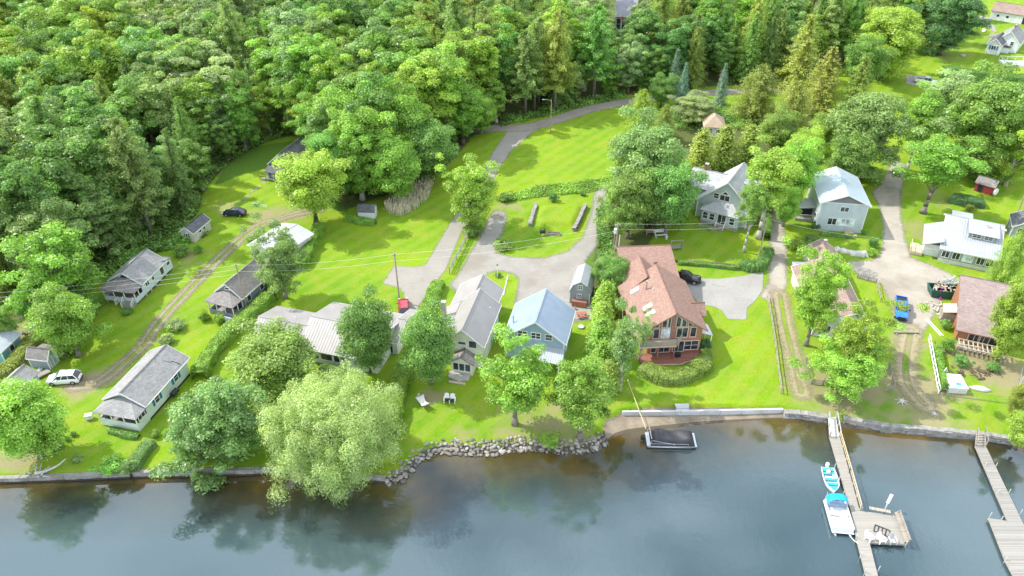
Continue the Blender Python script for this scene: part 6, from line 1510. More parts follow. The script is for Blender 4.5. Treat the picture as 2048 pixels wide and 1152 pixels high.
wall_strip('seawall', [(268, 957), (430, 953), (592, 949)], -2.2, .10, .6, M_SEA, 'paler seawall with dark face between flower border and willow', 'seawall', WATER_Z)
wall_strip('seawall', [(592, 949), (690, 958), (770, 966)], -2.2, -.1, .6, M_SEA, 'seawall section under the willow', 'seawall', WATER_Z)
bw = wall_strip('beach_wall', [(1244, 831), (1320, 830), (1440, 828), (1566, 825)], -.95, .06, .32, M_SEA2, 'white-washed concrete wall behind the little beach', 'wall', -.55, 3.2)
a, rz, L_ = frame((1353, 829), (1379, 828.5), -.55)
m = MB()
for i in range(4): m.box(0, L_, -.15 + .26 * i, .11 + .26 * i, -.6, -.4 + .17 * i)
m.box(-.08, L_ + .08, .9, 1.4, .08, .16)
tag(place(m.build('beach_steps', M_SEA2, None), (a.x, a.y, 0), rz), 'white steps down to the little beach', 'steps')

STONES = []
for i in range(7):
    v = []; n_l, n_s = 5, 8; ax = [random.uniform(.8, 1.25), random.uniform(.7, 1.0), random.uniform(.5, .75)]
    me = bpy.data.meshes.new('stone'); import bmesh
    bm = bmesh.new(); bmesh.ops.create_icosphere(bm, subdivisions=2, radius=.5)
    from mathutils import noise as mnoise
    pl = [(Vector(unit(1)[0]), random.uniform(.3, .42)) for _ in range(9)]
    for q in bm.verts:
        for nrm, dd in pl:
            k = q.co.dot(nrm) - dd
            if k > 0: q.co -= nrm * k
        q.co *= 1 + .12 * mnoise.noise(q.co * 3 + Vector((i * 9, 0, 0)))
        q.co = Vector((q.co.x * ax[0], q.co.y * ax[1], q.co.z * ax[2]))
    bm.to_mesh(me); bm.free(); STONES.append(me)
def stone_material():
    t = NT('field stone'); oi = t.n('ShaderNodeObjectInfo'); tc = t.n('ShaderNodeTexCoord'); n1 = t.noise(3.5, tc.outputs['Object'], 6, .7)
    base = t.ramp(oi.outputs['Random'], 0.0, 1.0, (.19, .175, .155, 1), (.50, .46, .41, 1))
    c = t.mix(t.ramp(n1, .35, .7), t.mix(1.0, base, (.6, .58, .55), 'MULTIPLY'), base); p = t.pos(); sx = t.n('ShaderNodeSeparateXYZ'); t.l(p, sx.inputs[0])
    wet = t.math('LESS_THAN', sx.outputs['Z'], WATER_Z + .14); c = t.mix(t.math('MULTIPLY', wet, .75), c, (.05, .045, .04))
    return t.done(t.bsdf(c, .85, bump=n1, bdist=.05))
M_STONE = stone_material()
for me in STONES: me.materials.append(M_STONE)
srng = random.Random(5)
RI = [i for i, s in enumerate(SHORE) if 772 <= s[0] <= 1212]
cnt = 0
for i in RI[:-1]:
    A, B = SHW[i], SHW[i + 1]; d = B - A; L_ = np.hypot(*d); d = d / L_; n = np.array([-d[1], d[0]]); n = n if n[1] > 0 else -n
    if i < 12: n = np.array([-d[1], d[0]])
    s = 0.0
    while s < L_:
        f = s / L_; rw = SH_RW[i] * (1 - f) + SH_RW[i + 1] * f; u = -.25; 
        while u < rw + .05:
            sz = srng.uniform(.40, .84) * (1.05 if u < .5 else .85); p = A + d * (s + srng.uniform(-.2, .2)) + n * (u + srng.uniform(-.12, .12))
            if not (1030 < 0):
                zz = WATER_Z + (0 - WATER_Z) * min(1, max(0, u / rw)) + sz * .05
                o = link('riprap_stone', STONES[srng.randrange(7)]); o.location = (p[0], p[1], zz); o.scale = (sz * srng.uniform(.95, 1.4), sz, sz * srng.uniform(.85, 1.15)); o.rotation_euler = (srng.uniform(-.3, .3), srng.uniform(-.3, .3), srng.random() * 6.28)
                pos_ = 'at the waterline' if u < .4 else 'on the crest' if u > rw - .5 else 'on the slope'
                sp = proj(p.tolist() + [0])[0]; wh = 'on its left curve' if sp < 870 else 'before the left lime tree' if sp < 1090 else 'before the right lime tree'
                tag(o, f"{'big' if sz > .68 else 'small'} rounded grey stone {pos_} of the stone bank, {wh}", 'stone', 'stones of the riprap bank'); cnt += 1
            u += sz * .7
        s += srng.uniform(.52, .7)
print('stones', cnt)
a, rz, L_ = frame((886, 900), (914, 899), -.6); m = MB()
for i in range(3): m.box(srng.uniform(-.1, .1), L_ + srng.uniform(-.1, .1), i * .62, .6 + i * .62, -1.2 + i * .2, -.55 + i * .22)
tag(place(m.build('stone_steps', M_STONE, None, bevel=.06), (a.x, a.y, 0), rz), 'three broad slab steps in the stone bank', 'steps')

# coursed stone lake wall on the right
def stone_wall(name, pts, z0, z1, th, label, zref, course=.3, lens=(.6, 1.6), mat=None):
    m = MB(); P = [G(x, y, zref) for x, y in pts]
    for a, b in zip(P[:-1], P[1:]):
        d = (b - a); L_ = d.length; d.normalize(); n = Vector((-d.y, d.x, 0)); n = n if n.y > 0 else -n; z = z0; k = 0
        while z < z1 - .05:
            h = course * srng.uniform(.8, 1.2); top = min(z + h, z1 + srng.uniform(-.05, .06)); s = -srng.random() * .5
            while s < L_:
                l = srng.uniform(*lens); o_ = srng.uniform(-.07, .07) + k * .05; s1 = min(L_ + .1, s + l - .03); ds = s
                if s1 - max(0, ds) > .12:
                    q0, q1 = a + d * max(0, ds) + n * o_, a + d * s1 + n * (o_ + srng.uniform(-.04, .04)); Q = [q0, q1, q1 + n * th, q0 + n * th]
                    m.add([(v.x, v.y, z + srng.uniform(0, .02)) for v in Q] + [(v.x + srng.uniform(-.03, .03), v.y, top + srng.uniform(-.03, .03)) for v in Q], [(0, 3, 2, 1), (4, 5, 6, 7), (0, 1, 5, 4), (1, 2, 6, 5), (2, 3, 7, 6), (3, 0, 4, 7)])
                s += l
            z = top + .015; k += 1
    return tag(m.build(name, mat or M_WALLSTONE, None, bevel=.035), label, 'stone wall')
M_WALLSTONE = plain('split wall stone', (.27, .255, .235), .9, .45, 1.3)
stone_wall('stone_wall', [(1684, 851), (1760, 865), (1850, 872), (1960, 883), (2026, 892)], -1.5, .08, .75, 'long coursed stone wall along the lake between the two docks', WATER_Z)
stone_wall('stone_wall', [(1568, 838), (1600, 839), (1652, 847)], -1.4, -.02, .9, 'short stone wall between the little beach and the long dock', WATER_Z, .35)
m_l = stone_wall('stone_wall', [(1064, 454), (1068, 436), (1076, 412)], 0, .7, .7, 'left stone retaining wall of the island lawn', 0, .3, (.5, 1.1))
stone_wall('stone_wall', [(1152, 464), (1158, 452), (1166, 436), (1175, 415)], 0, .9, .7, 'right stone retaining wall of the island lawn beside the drive', 0, .3, (.5, 1.1))
# grassy mound between the two walls
def mound():
    P = W([(1076, 410), (1172, 412), (1160, 446), (1150, 460), (1120, 456), (1084, 455), (1070, 448)]); lo, hi = P.min(0), P.max(0); xs = np.arange(lo[0], hi[0], .4); ys = np.arange(lo[1], hi[1], .4)
    X, Y = np.meshgrid(xs, ys); q = np.stack([X.ravel(), Y.ravel()], 1); sd = poly_sd(q, P); Z = np.clip(sd / 1.6, 0, 1); Z = .75 * Z * Z * (3 - 2 * Z) + .02
    o0 = np.zeros(X.shape); me = grid_mesh('grass_mound', xs, ys, Z.reshape(X.shape), {'forest': o0, 'bare': o0, 'rough': o0 + .25, 'beach': o0}, keep=(sd > 0).reshape(X.shape)); me.materials.append(bpy.data.materials['lawn and lakebed']); tag(link('ground_mound', me), kind='structure')
mound()
wall_strip('retaining_edge', [(1345, 524), (1410, 528), (1474, 534)], 0, .45, .3, plain('brown sleepers', (.17, .10, .07), .9, .3), 'low brown retaining edge between lawn and concrete apron', 'retaining wall')

# ------------------------------------------------------------------ docks
def dock_board(name, label, polys, z, mat, posts, rails=(), th=.16, group=None, extra=None):
    root = empty(name, (*G(*polys[0][0], z)[:2], 0), 0, label, 'dock', group); o = root.location
    def loc(p, zz=z): q = G(*p, z); return (q.x - o.x, q.y - o.y)
    for i, P in enumerate(polys):
        d = root and MB().poly([loc(p) for p in P][::1], 'z', z - th, z + i * .004).build('deck', mat, root)
        f = MB(); Q = [loc(p) for p in P]
        for a, b in zip(Q, Q[1:] + Q[:1]): f.bar((*a, z - .14), (*b, z - .14), .07, .22)
        f.build('dock_frame', M_WOOD_OLD, d)
    for p, h in posts:
        q = loc(p); pm = MB().tube((*q, -3.4), (*q, z + h), .05, .05, 8); pm.build('post', M_POSTW, root)
    for r in rails:
        m = MB(); A = [Vector((*loc(p), z)) for p in r]
        for a, b in zip(A[:-1], A[1:]):
            m.bar(a + Vector((0, 0, .95)), b + Vector((0, 0, .95)), .1, .07); m.bar(a + Vector((0, 0, .5)), b + Vector((0, 0, .5)), .05, .1); n = max(1, int((b - a).length / 1.9))
            for i in range(n + 1): q = a.lerp(b, i / n); m.box(q.x - .05, q.x + .05, q.y - .05, q.y + .05, z - .1, z + .93)
        m.build('railing', M_RAILT, root)
    return root, loc
M_POSTW = plain('galvanised post', (.60, .60, .58), .4, .1, 2, .3); M_RAILT = plain('tan rail timber', (.56, .43, .27), .7, .2, 2)
M_DOCK1 = planks('tan dock boards', (.31, .285, .25), .14, 'Y', .7, .16); M_DOCK2 = planks('grey dock boards', (.28, .262, .238), .14, 'Y', .8, .3); M_RAMP = planks('white ramp boards', (.45, .44, .42), .16, 'Y', .6, .12)
ZD = -.38
d1, l1 = dock_board('dock', 'long tan dock with square platform and right-hand railing', [[(1659, 872), (1679, 872), (1719, 1021), (1703, 1023)], [(1703, 1023.5), (1719, 1021.5), (1791, 1031), (1811, 1088), (1739, 1085), (1714, 1078)], [(1714, 1078.5), (1739, 1085.5), (1758, 1160), (1772, 1215), (1749, 1215), (1735, 1160)]], ZD, M_DOCK1,
    [((1669, 935), .7), ((1678, 960), .7), ((1686, 990), .7), ((1723, 1020), .5), ((1792, 1030), .6), ((1812, 1089), .5), ((1722, 1110), .5), ((1730, 1145), .7), ((1757, 1140), .7), ((1713, 1075), .5)], [[(1678, 872), (1699, 945), (1719.5, 1020)]])
m = MB(); P0 = [G(1656, 834, .12), G(1672, 834, .12), G(1679, 873, ZD + .02), G(1659, 873, ZD + .02)]; o = d1.location; P0 = [Vector((p.x - o.x, p.y - o.y, p.z)) for p in P0]
m.slab(P0[3], P0[2], P0[1], P0[0], .12); m.build('ramp', M_RAMP, d1); m = MB()
for a, b in ((P0[0], P0[3]), (P0[1], P0[2])): m.bar(a + Vector((0, 0, .9)), b + Vector((0, 0, .9)), .1, .1); m.bar(a, a + Vector((0, 0, 1.0)), .12, .12); m.bar(b, b + Vector((0, 0, .9)), .1, .1); c = a.lerp(b, .5); m.bar(c, c + Vector((0, 0, .9)), .08, .08)
m.build('railing', M_RAMP, d1)
d2, l2 = dock_board('dock', 'grey weathered dock with lower platform at the right edge', [[(1951, 891), (1971, 891), (2046, 1046), (2096, 1150), (2066, 1150), (2019, 1048)], [(1978, 1036), (2018, 1042), (2065.5, 1150), (2070, 1160), (2030, 1155), (2012, 1122)]], ZD, M_DOCK2,
    [((1971, 930), .5), ((1992, 932), .6), ((1996, 985), .5), ((2018, 985), .6), ((1979, 1034), .8), ((2003, 1039), .6), ((2011, 1120), .5), ((2042, 1025), .5)])
m = MB(); o = d2.location; A = [Vector((p.x - o.x, p.y - o.y, p.z)) for p in (G(1953, 866, .1), G(1969, 866, .1), G(1972, 891, ZD), G(1951, 891, ZD))]
for i in range(5):
    t = (i + .5) / 5; a, b = A[0].lerp(A[3], t), A[1].lerp(A[2], t); m.bar(a, b, .32, .06)
for a, b in ((A[0], A[3]), (A[1], A[2])): m.bar(a + Vector((0, 0, .02)), b, .08, .2)
m.build('steps', M_WOOD_OLD, d2); m = MB()
for a, b in ((A[0], A[3]), (A[1], A[2])): m.bar(a + Vector((0, 0, .9)), b + Vector((0, 0, .9)), .08, .08); m.bar(a, a + Vector((0, 0, 1)), .09, .09); m.bar(b, b + Vector((0, 0, .9)), .09, .09)
m.build('handrail', M_WOOD_OLD, d2)
def onz(px, py, z): return G(px, py, z)
# things on and by the docks
a, rz, L_ = frame((1738, 1016), (1781, 1024), ZD + .3); m = MB().box(0, L_, -.22, .22, .3, .36); 
for x in (.5, L_ - .6): m.box(x, x + .07, -.1, .1, -.6, .3); m.bar((x, 0, -.3), (x - .1, -1.0, -.05), .06, .06)
tag(place(m.build('lift_beam', M_WOOD_GREY, None), (a.x, a.y, ZD), rz), 'narrow grey plank shelf standing in the water behind the dock platform', 'plank')
p = G(1772, 1014, ZD); m = MB().tube((0, 0, -2.5), (0, 0, .75), .06).tube((0, 0, .75), (.25, .25, 1.9), .17, .19, 10); tag(place(m.build('boat_lift_post', M_PLASTIC_W, None), (p.x, p.y, ZD), 0), 'white capped post by the plank shelf', 'post')
def bench(p, rz, L_, mat, label, name='bench', cat='bench', back=True, z=0.0, group=None):
    r = empty(name, (p[0], p[1], z), rz, label, cat, group); m = MB()
    for i in range(3): m.box(-L_ / 2, L_ / 2, -.22 + i * .16, -.08 + i * .16, .42, .46)
    m.build('seat', mat, r)
    if back:
        m = MB()
        for i in range(3): m.box(-L_ / 2, L_ / 2, .26 + i * .02, .30 + i * .02, .5 + i * .15, .61 + i * .15)
        m.build('backrest', mat, r)
    for sx in (-1, 1):
        for sy in (-1, 1): MB().box(sx * (L_ / 2 - .1) - .04, sx * (L_ / 2 - .1) + .04, sy * .18 - .04, sy * .18 + .04, 0, .9 if (sy > 0 and back) else .415).build('leg', mat, r)
    return r
q = G(1801, 1058, ZD); u_ = G(1791, 1031, ZD); v_ = G(1811, 1088, ZD); rzb = math.atan2((v_ - u_).y, (v_ - u_).x)
bench(q, rzb, 4.2, M_WOOD_GREY, 'long built-in bench on the right side of the dock platform', z=ZD)
a, rz, L_ = frame((1747, 1063), (1777, 1075), ZD); m = MB()
for y_ in (0, 1.0): m.box(0, L_, y_, y_ + .09, .02, .1)
for i in range(5): m.box(L_ * i / 4 - .04, L_ * i / 4 + .04, .09, 1.0, .02, .1)
tag(place(m.build('dock_ladder', M_BLACK, None), (a.x, a.y, ZD), rz), 'dark ladder lying on the dock platform', 'ladder')
def deck_chair(px, py, rz, mat, label, z=0.0, cat='chair', group=None, sc=1.0, seat_mat=None):
    p = G(px, py, z); r = empty('garden_chair', p, rz, label, cat, group); r.scale = (sc,) * 3
    m = MB()
    for i in range(5): m.box(-.28 + i * .115, -.18 + i * .115, -.3, .3, .3, .33)
    m.build('seat', seat_mat or mat, r); m = MB()
    n = 5
    for i in range(n):
        x = -.3 + .12 * i; h = 1.0 - abs(i - 2) * .07; m.add([(x, .27, .3), (x + .1, .27, .3), (x + .1, .62, h), (x, .62, h), (x, .31, .3), (x + .1, .31, .3), (x + .1, .66, h), (x, .66, h)], [(0, 1, 2, 3), (7, 6, 5, 4), (0, 4, 5, 1), (1, 5, 6, 2), (2, 6, 7, 3), (3, 7, 4, 0)])
    m.build('backrest', mat, r)
    for sx in (-1, 1):
        MB().box(sx * .36 - .07, sx * .36 + .07, -.38, .45, .52, .56).build('armrest', mat, r)
        for y_, h in ((-.33, .515), (.3, .515)): MB().box(sx * .36 - .04, sx * .36 + .04, y_ - .05, y_ + .05, 0, h).build('leg', mat, r)
    return r
deck_chair(1738, 1079, .5, M_PLASTIC_W, 'white plastic chair at the left lake edge of the dock platform', ZD)
deck_chair(1761, 1083, .2, M_PLASTIC_W, 'white plastic chair in the middle of the platform lake edge', ZD)
deck_chair(1784, 1085, 0, plain('grey plastic', (.42, .42, .42), .5), 'grey chair near the right corner of the dock platform', ZD)
deck_chair(894, 803, .05, M_PLASTIC_W, 'left white garden chair with dark cushion on the shaded lawn', seat_mat=M_BLACK, sc=1.05); deck_chair(905, 804, -.05, M_PLASTIC_W, 'right white garden chair with dark cushion on the shaded lawn', seat_mat=M_BLACK, sc=1.05)

# ------------------------------------------------------------------ boats
def outline(L_, w_, n=10, bow=.45, stern=.86):
    P = []
    for i in range(n + 1):
        t = i / n; x = -L_ / 2 + L_ * t; y = w_ / 2 * (stern + (1 - stern) * min(1, t * 3)) if t < 1 - bow else w_ / 2 * max(0.03, (1 - ((t - (1 - bow)) / bow) ** 2.2))
        P.append((x, y))
    return P + [(x, -y) for x, y in reversed(P)]
def ring(P, s, z, dx=0): return [(x * s[0] + dx, y * s[1], z) for x, y in P]
def put_boat(name, label, px_bow, px_stern, z=WATER_Z, cat='boat'):
    a, b = G(*px_stern, z), G(*px_bow, z); d = b - a; r = empty(name, ((a.x + b.x) / 2, (a.y + b.y) / 2, z), math.atan2(d.y, d.x), label, cat); return r, d.length
M_HULLW = gloss('white hull', (.74, .76, .76), .25); M_TEAL = gloss('teal deck', (.02, .42, .52), .35); M_AQUA = plain('blue canvas', (.01, .36, .58), .7, .12); M_SILVER = plain('aluminium', (.58, .59, .6), .3, .1, 2, .8); M_FLOORG = plain('boat carpet', (.55, .56, .55), .9)
r, L_ = put_boat('fishing_boat', 'small teal and white fishing boat moored to the long dock', (1668, 988), (1653, 940)); w_ = 1.85
P = outline(L_, w_); MB().loft([ring(P, (.94, .75), -.15), ring(P, (1, 1), .5), ring(P, (.97, .9), .52), ring(P, (.95, .86), .12)]).build('hull', M_HULLW, r, bevel=0)
B_ = [(x, y) for x, y in outline(L_ * .965, w_ * .88) if x > L_ * .24]; MB().poly(B_, 'z', .36, .44).build('bow_deck', M_TEAL, r)
MB().box(-L_ * .47, -L_ * .36, -w_ * .38, w_ * .38, .3, .46).build('stern_deck', M_TEAL, r)
for x in (-.27, -.02, .17): MB().box(L_ * x - .16, L_ * x + .16, -w_ * .4, w_ * .4, .3, .42).build('seat', M_TEAL, r)
MB().box(-L_ * .34, L_ * .24, -w_ * .4, w_ * .4, .121, .14).build('floor', M_FLOORG, r); MB().box(-.5, -.1, .25, .6, .42, .85).build('console', M_HULLW, r); MB().box(-1.3, -.95, -.3, .1, .42, .75).build('seat_back', M_HULLW, r)
MB().box(-1.6, -1.3, .05, .4, .3, .5).build('fuel_tank', plain('red fuel can', (.5, .04, .03), .5), r)
m = MB().box(-L_ / 2 - .42, -L_ / 2 - .05, -.17, .17, .45, 1.0); m.tube((-L_ / 2 - .2, 0, -.5), (-L_ / 2 - .2, 0, .45), .07); m.build('outboard_motor', M_PLASTIC_W, r, bevel=.05)
MB().path([(-L_ / 2 + .1, w_ * .45, .55), (0, w_ * .5, .58), (L_ * .3, w_ * .38, .62)], .025).build('grab_rail', M_SILVER, r)

def pontoons(r, L_, w_):
    for sy in (-1, 1):
        m = MB().tube((-L_ / 2 + .1, sy * w_ * .34, -.02), (L_ / 2 - .7, sy * w_ * .34, -.02), .31, .31, 14); m.tube((L_ / 2 - .7, sy * w_ * .34, -.02), (L_ / 2 + .1, sy * w_ * .34, .12), .31, .05, 14); m.build('pontoon', M_SILVER, r, True)
r, L_ = put_boat('pontoon_boat', 'white pontoon boat with blue canopy moored at the dock platform', (1686, 1074), (1666, 1006)); w_ = 2.5
pontoons(r, L_, w_); MB().box(-L_ / 2, L_ / 2 - .2, -w_ / 2, w_ / 2, .3, .42).build('deck', M_HULLW, r, bevel=.04)
m = MB()
for sy in (-1, 1): m.box(-L_ / 2 + .2, L_ / 2 - .5, sy * (w_ / 2 - .06) - .03, sy * (w_ / 2 - .06) + .03, .46, 1.0)
m.box(L_ / 2 - .53, L_ / 2 - .47, -w_ / 2 + .1, w_ / 2 - .1, .46, .98); m.build('side_panel', M_HULLW, r, bevel=.02)
MB().box(L_ * .06, L_ / 2 - .6, -w_ / 2 + .12, w_ / 2 - .12, .421, .86).build('sun_pad', plain('white vinyl', (.78, .77, .75), .5, .05), r, bevel=.08)
MB().box(-L_ * .12, L_ * .02, -w_ / 2 + .2, -.1, .421, .85).build('seat', plain('grey vinyl', (.45, .45, .45), .5), r, bevel=.05); MB().box(-L_ * .1, -L_ * .02, .3, .85, .421, 1.2).build('console', M_HULLW, r, bevel=.05); MB().box(-L_ * .02, L_ * .05, .25, .95, .421, .9).build('helm_seat', plain('grey vinyl', (.45, .45, .45), .5), r, bevel=.05)
MB().box(-L_ * .42, -L_ * .3, -w_ / 2 + .2, w_ / 2 - .2, .421, .88).build('stern_bench', plain('blue grey vinyl', (.30, .38, .50), .5), r, bevel=.06)
for x, ln in ((-.34, 0),):
    sec = []
    for i in range(9):
        t = i / 8; y = (t - .5) * w_; sec.append([(-L_ * .46 + dx, y, 2.0 - .35 * (2 * t - 1) ** 4 * 2 + dz) for dx, dz in ((0, 0), (.25, .12), (.75, .12), (1.0, 0), (.75, .06), (.25, .06))])
    c = MB().loft(sec).build('canopy', M_AQUA, r)
    for sy in (-1, 1): MB().path([(-L_ * .28, sy * w_ * .48, .9), (-L_ * .42, sy * w_ * .49, 1.5), (-L_ * .4, sy * w_ * .48, 1.75)], .035).build('canopy_pole', M_SILVER, r)
m = MB().box(-L_ / 2 - .5, -L_ / 2 - .08, -.2, .2, .2, .95); m.tube((-L_ / 2 - .25, 0, -.6), (-L_ / 2 - .25, 0, .2), .08); m.build('outboard_motor', M_HULLW, r, bevel=.06)
MB().tube((-L_ * .4, -w_ * .47, 1.0), (-L_ * .42, -w_ * .5, 2.3), .02).build('flag_staff', M_PLASTIC_W, r)
a, b = G(1698, 1069, WATER_Z + .5), G(1716, 1087, ZD); tag(MB().path([a, a.lerp(b, .5) - Vector((0, 0, .15)), b], .035).build('mooring_rope', M_PLASTIC_W, None), 'white rope tying the pontoon boat to the dock', 'rope')
r, L_ = put_boat('pontoon_boat', 'pontoon boat under a black cover beached below the white wall', (1391, 884), (1292, 882)); w_ = 2.5
pontoons(r, L_, w_); MB().box(-L_ / 2 - .05, L_ / 2 - .05, -w_ / 2, w_ / 2, .3, .4).build('deck', M_SILVER, r)
nx, ny = 26, 14; sec = []; cov = MB(); V = []; Fq = []
for i in range(nx + 1):
    for j in range(ny + 1):
        u, v = i / nx, j / ny; x = -L_ / 2 + .45 + (L_ - .75) * u; y = (v - .5) * (w_ - .12); e = min(u * 7, (1 - u) * 6, v * 6, (1 - v) * 6, 1); e = 1 - (1 - max(0, e)) ** 2
        z = .42 + e * (.95 + .25 * math.sin(u * 7.5 + .4) * (1 - (2 * v - 1) ** 2) + .10 * math.sin(u * 15 + v * 5)); V.append((x + (.25 if 0 else 0), y, z))
for i in range(nx):
    for j in range(ny): a_ = i * (ny + 1) + j; Fq.append((a_, a_ + ny + 1, a_ + ny + 2, a_ + 1))
cov.add(V, Fq); cov.build('boat_cover', plain('black boat canvas', (.035, .035, .042), .55, .3, 2), r, True)
m = MB()
m.path([(-L_ / 2 + .3, -w_ / 2 + .03, .4), (-L_ / 2 + .3, -w_ / 2 + .03, .8), (L_ / 2 - 1.2, -w_ / 2 + .03, .8), (L_ / 2 - 1.2, -w_ / 2 + .03, .4)], .025)
m.build('side_rail', M_SILVER, r); m = MB().path([(-L_ / 2 + .2, -w_ / 2, .5), (-L_ / 2 + .6, -w_ / 2 + .2, 1.2), (L_ * .05, -w_ / 2 + .02, .7)], .03); m.path([(-L_ / 2 + .25, w_ / 2, .5), (-L_ / 2 + .4, w_ / 2 - .2, 1.6), (-L_ / 2 + .5, -w_ / 2 + .3, 1.4)], .045); m.build('folded_canopy_frame', M_SILVER, r)
m = MB().box(-L_ / 2 - .75, -L_ / 2 - .15, -.25, .25, .35, .95); m.tube((-L_ / 2 - .35, 0, -.4), (-L_ / 2 - .35, 0, .4), .09); m.build('outboard_motor', M_BLACK, r, bevel=.07)
a, b = G(1255, 759, 1.2), G(1292, 858, -.2); tag(MB().tube(a, b, .055).build('tow_line', M_RAILT, None), 'long tan spar running from the birch to the covered pontoon', 'spar')
def canoe(name, label, p0, p1, w_, mat, z=0.0, flip=True, cat='canoe', h=.4):
    a, b = G(*p0, z), G(*p1, z); d = b - a; L_ = d.length; r = empty(name, ((a.x + b.x) / 2, (a.y + b.y) / 2, z), math.atan2(d.y, d.x), label, cat); n = 14; secs = []
    for i in range(n + 1):
        t = i / n; x = -L_ / 2 + L_ * t; k = max(.05, 1 - abs(2 * t - 1) ** 2.3) ; secs.append([(x, w_ / 2 * k * math.cos(q), .02 + h * (.35 + .65 * k) * math.sin(q)) for q in np.linspace(0, math.pi, 9)])
    MB().loft(secs).build('hull', mat, r, True); MB().bar((-L_ * .46, 0, h * .75), (L_ * .46, 0, h * 1.02), .05, .05).build('keel', M_SILVER if mat is not M_HULLW else M_METAL, r); return r
canoe('canoe', 'long pale canoe upside down beside the grey double-door shed', (50, 772), (86, 737), 1.15, plain('pale canoe', (.62, .66, .68), .4, .08), h=.55)
canoe('kayak', 'bright blue kayak standing by the cedar screen', (1234, 776), (1237, 758), .75, plain('blue plastic', (.01, .22, .62), .4), cat='kayak', h=.35)
m = MB().box(-.9, .9, -.5, .5, .15, .4); tag(place(m.build('hand_cart', M_WOOD_OLD, None, bevel=.08), G(88, 750), .9), 'small brown cart between the canoe and the white car', 'cart')

# ------------------------------------------------------------------ vehicles
def wheels(r, xs, hw, rad=.34, wd=.22):
    for x in xs:
        for sy in (-1, 1):
            o = MB().tube((x, sy * (hw - wd), rad), (x, sy * (hw + .02), rad), rad, rad, 18).build('wheel', M_RUBBER, r)
            MB().tube((x, sy * (hw - .02), rad), (x, sy * (hw + .035), rad), rad * .62, rad * .55, 14).build('rim', M_METAL, o)
def body_loft(st):
    secs = []
    for x, zb, zt, w_ in st: zm = zb + (zt - zb) * .55; secs.append([(x, -w_ * .92, zb), (x, -w_, zm), (x, -w_ * .93, zt), (x, 0, zt + .025), (x, w_ * .93, zt), (x, w_, zm), (x, w_ * .92, zb)])
    return MB().loft(secs)
def cabin(r, paint, b0, b1, t0, t1, zb, zt, wb, wt, mids=(.5,), gl=None):
    g = MB().loft([[(b0, -wb, zb), (b1, -wb, zb), (b1, wb, zb), (b0, wb, zb)], [(t0, -wt, zt), (t1, -wt, zt), (t1, wt, zt), (t0, wt, zt)]]); g.build('windows', gl or M_CARGLASS, r)
    p = MB().box(t0 + .03, t1 - .03, -wt + .02, wt - .02, zt + .002, zt + .05); p.build('roof', paint, r, bevel=.03)
    for sy in (-1, 1):
        m = MB(); m.bar((b0, sy * wb, zb), (t0, sy * wt, zt), .09, .07); m.bar((b1, sy * wb, zb), (t1, sy * wt, zt), .08, .07); m.bar((t0, sy * wt, zt), (t1, sy * wt, zt), .08, .08)
        for f in mids: m.bar((b0 + (b1 - b0) * f, sy * (wb + .005), zb), (t0 + (t1 - t0) * f, sy * (wt + .005), zt), .06, .08)
        m.build('window_frame', paint, r)
M_CARGLASS = glass('car glass', (.012, .014, .02), .05); M_LAMP = gloss('headlamp', (.75, .77, .8), .1); M_TAIL = gloss('tail lamp', (.45, .02, .02), .2)
def lights(r, xf, xb, w_, zf, zbk):
    for sy in (-1, 1):
        MB().box(xf - .12, xf + .03, sy * w_ * .7 - .16, sy * w_ * .7 + .16, zf, zf + .13).build('headlight', M_LAMP, r); MB().box(xb - .03, xb + .1, sy * w_ * .8 - .1, sy * w_ * .8 + .1, zbk, zbk + .2).build('tail_light', M_TAIL, r)
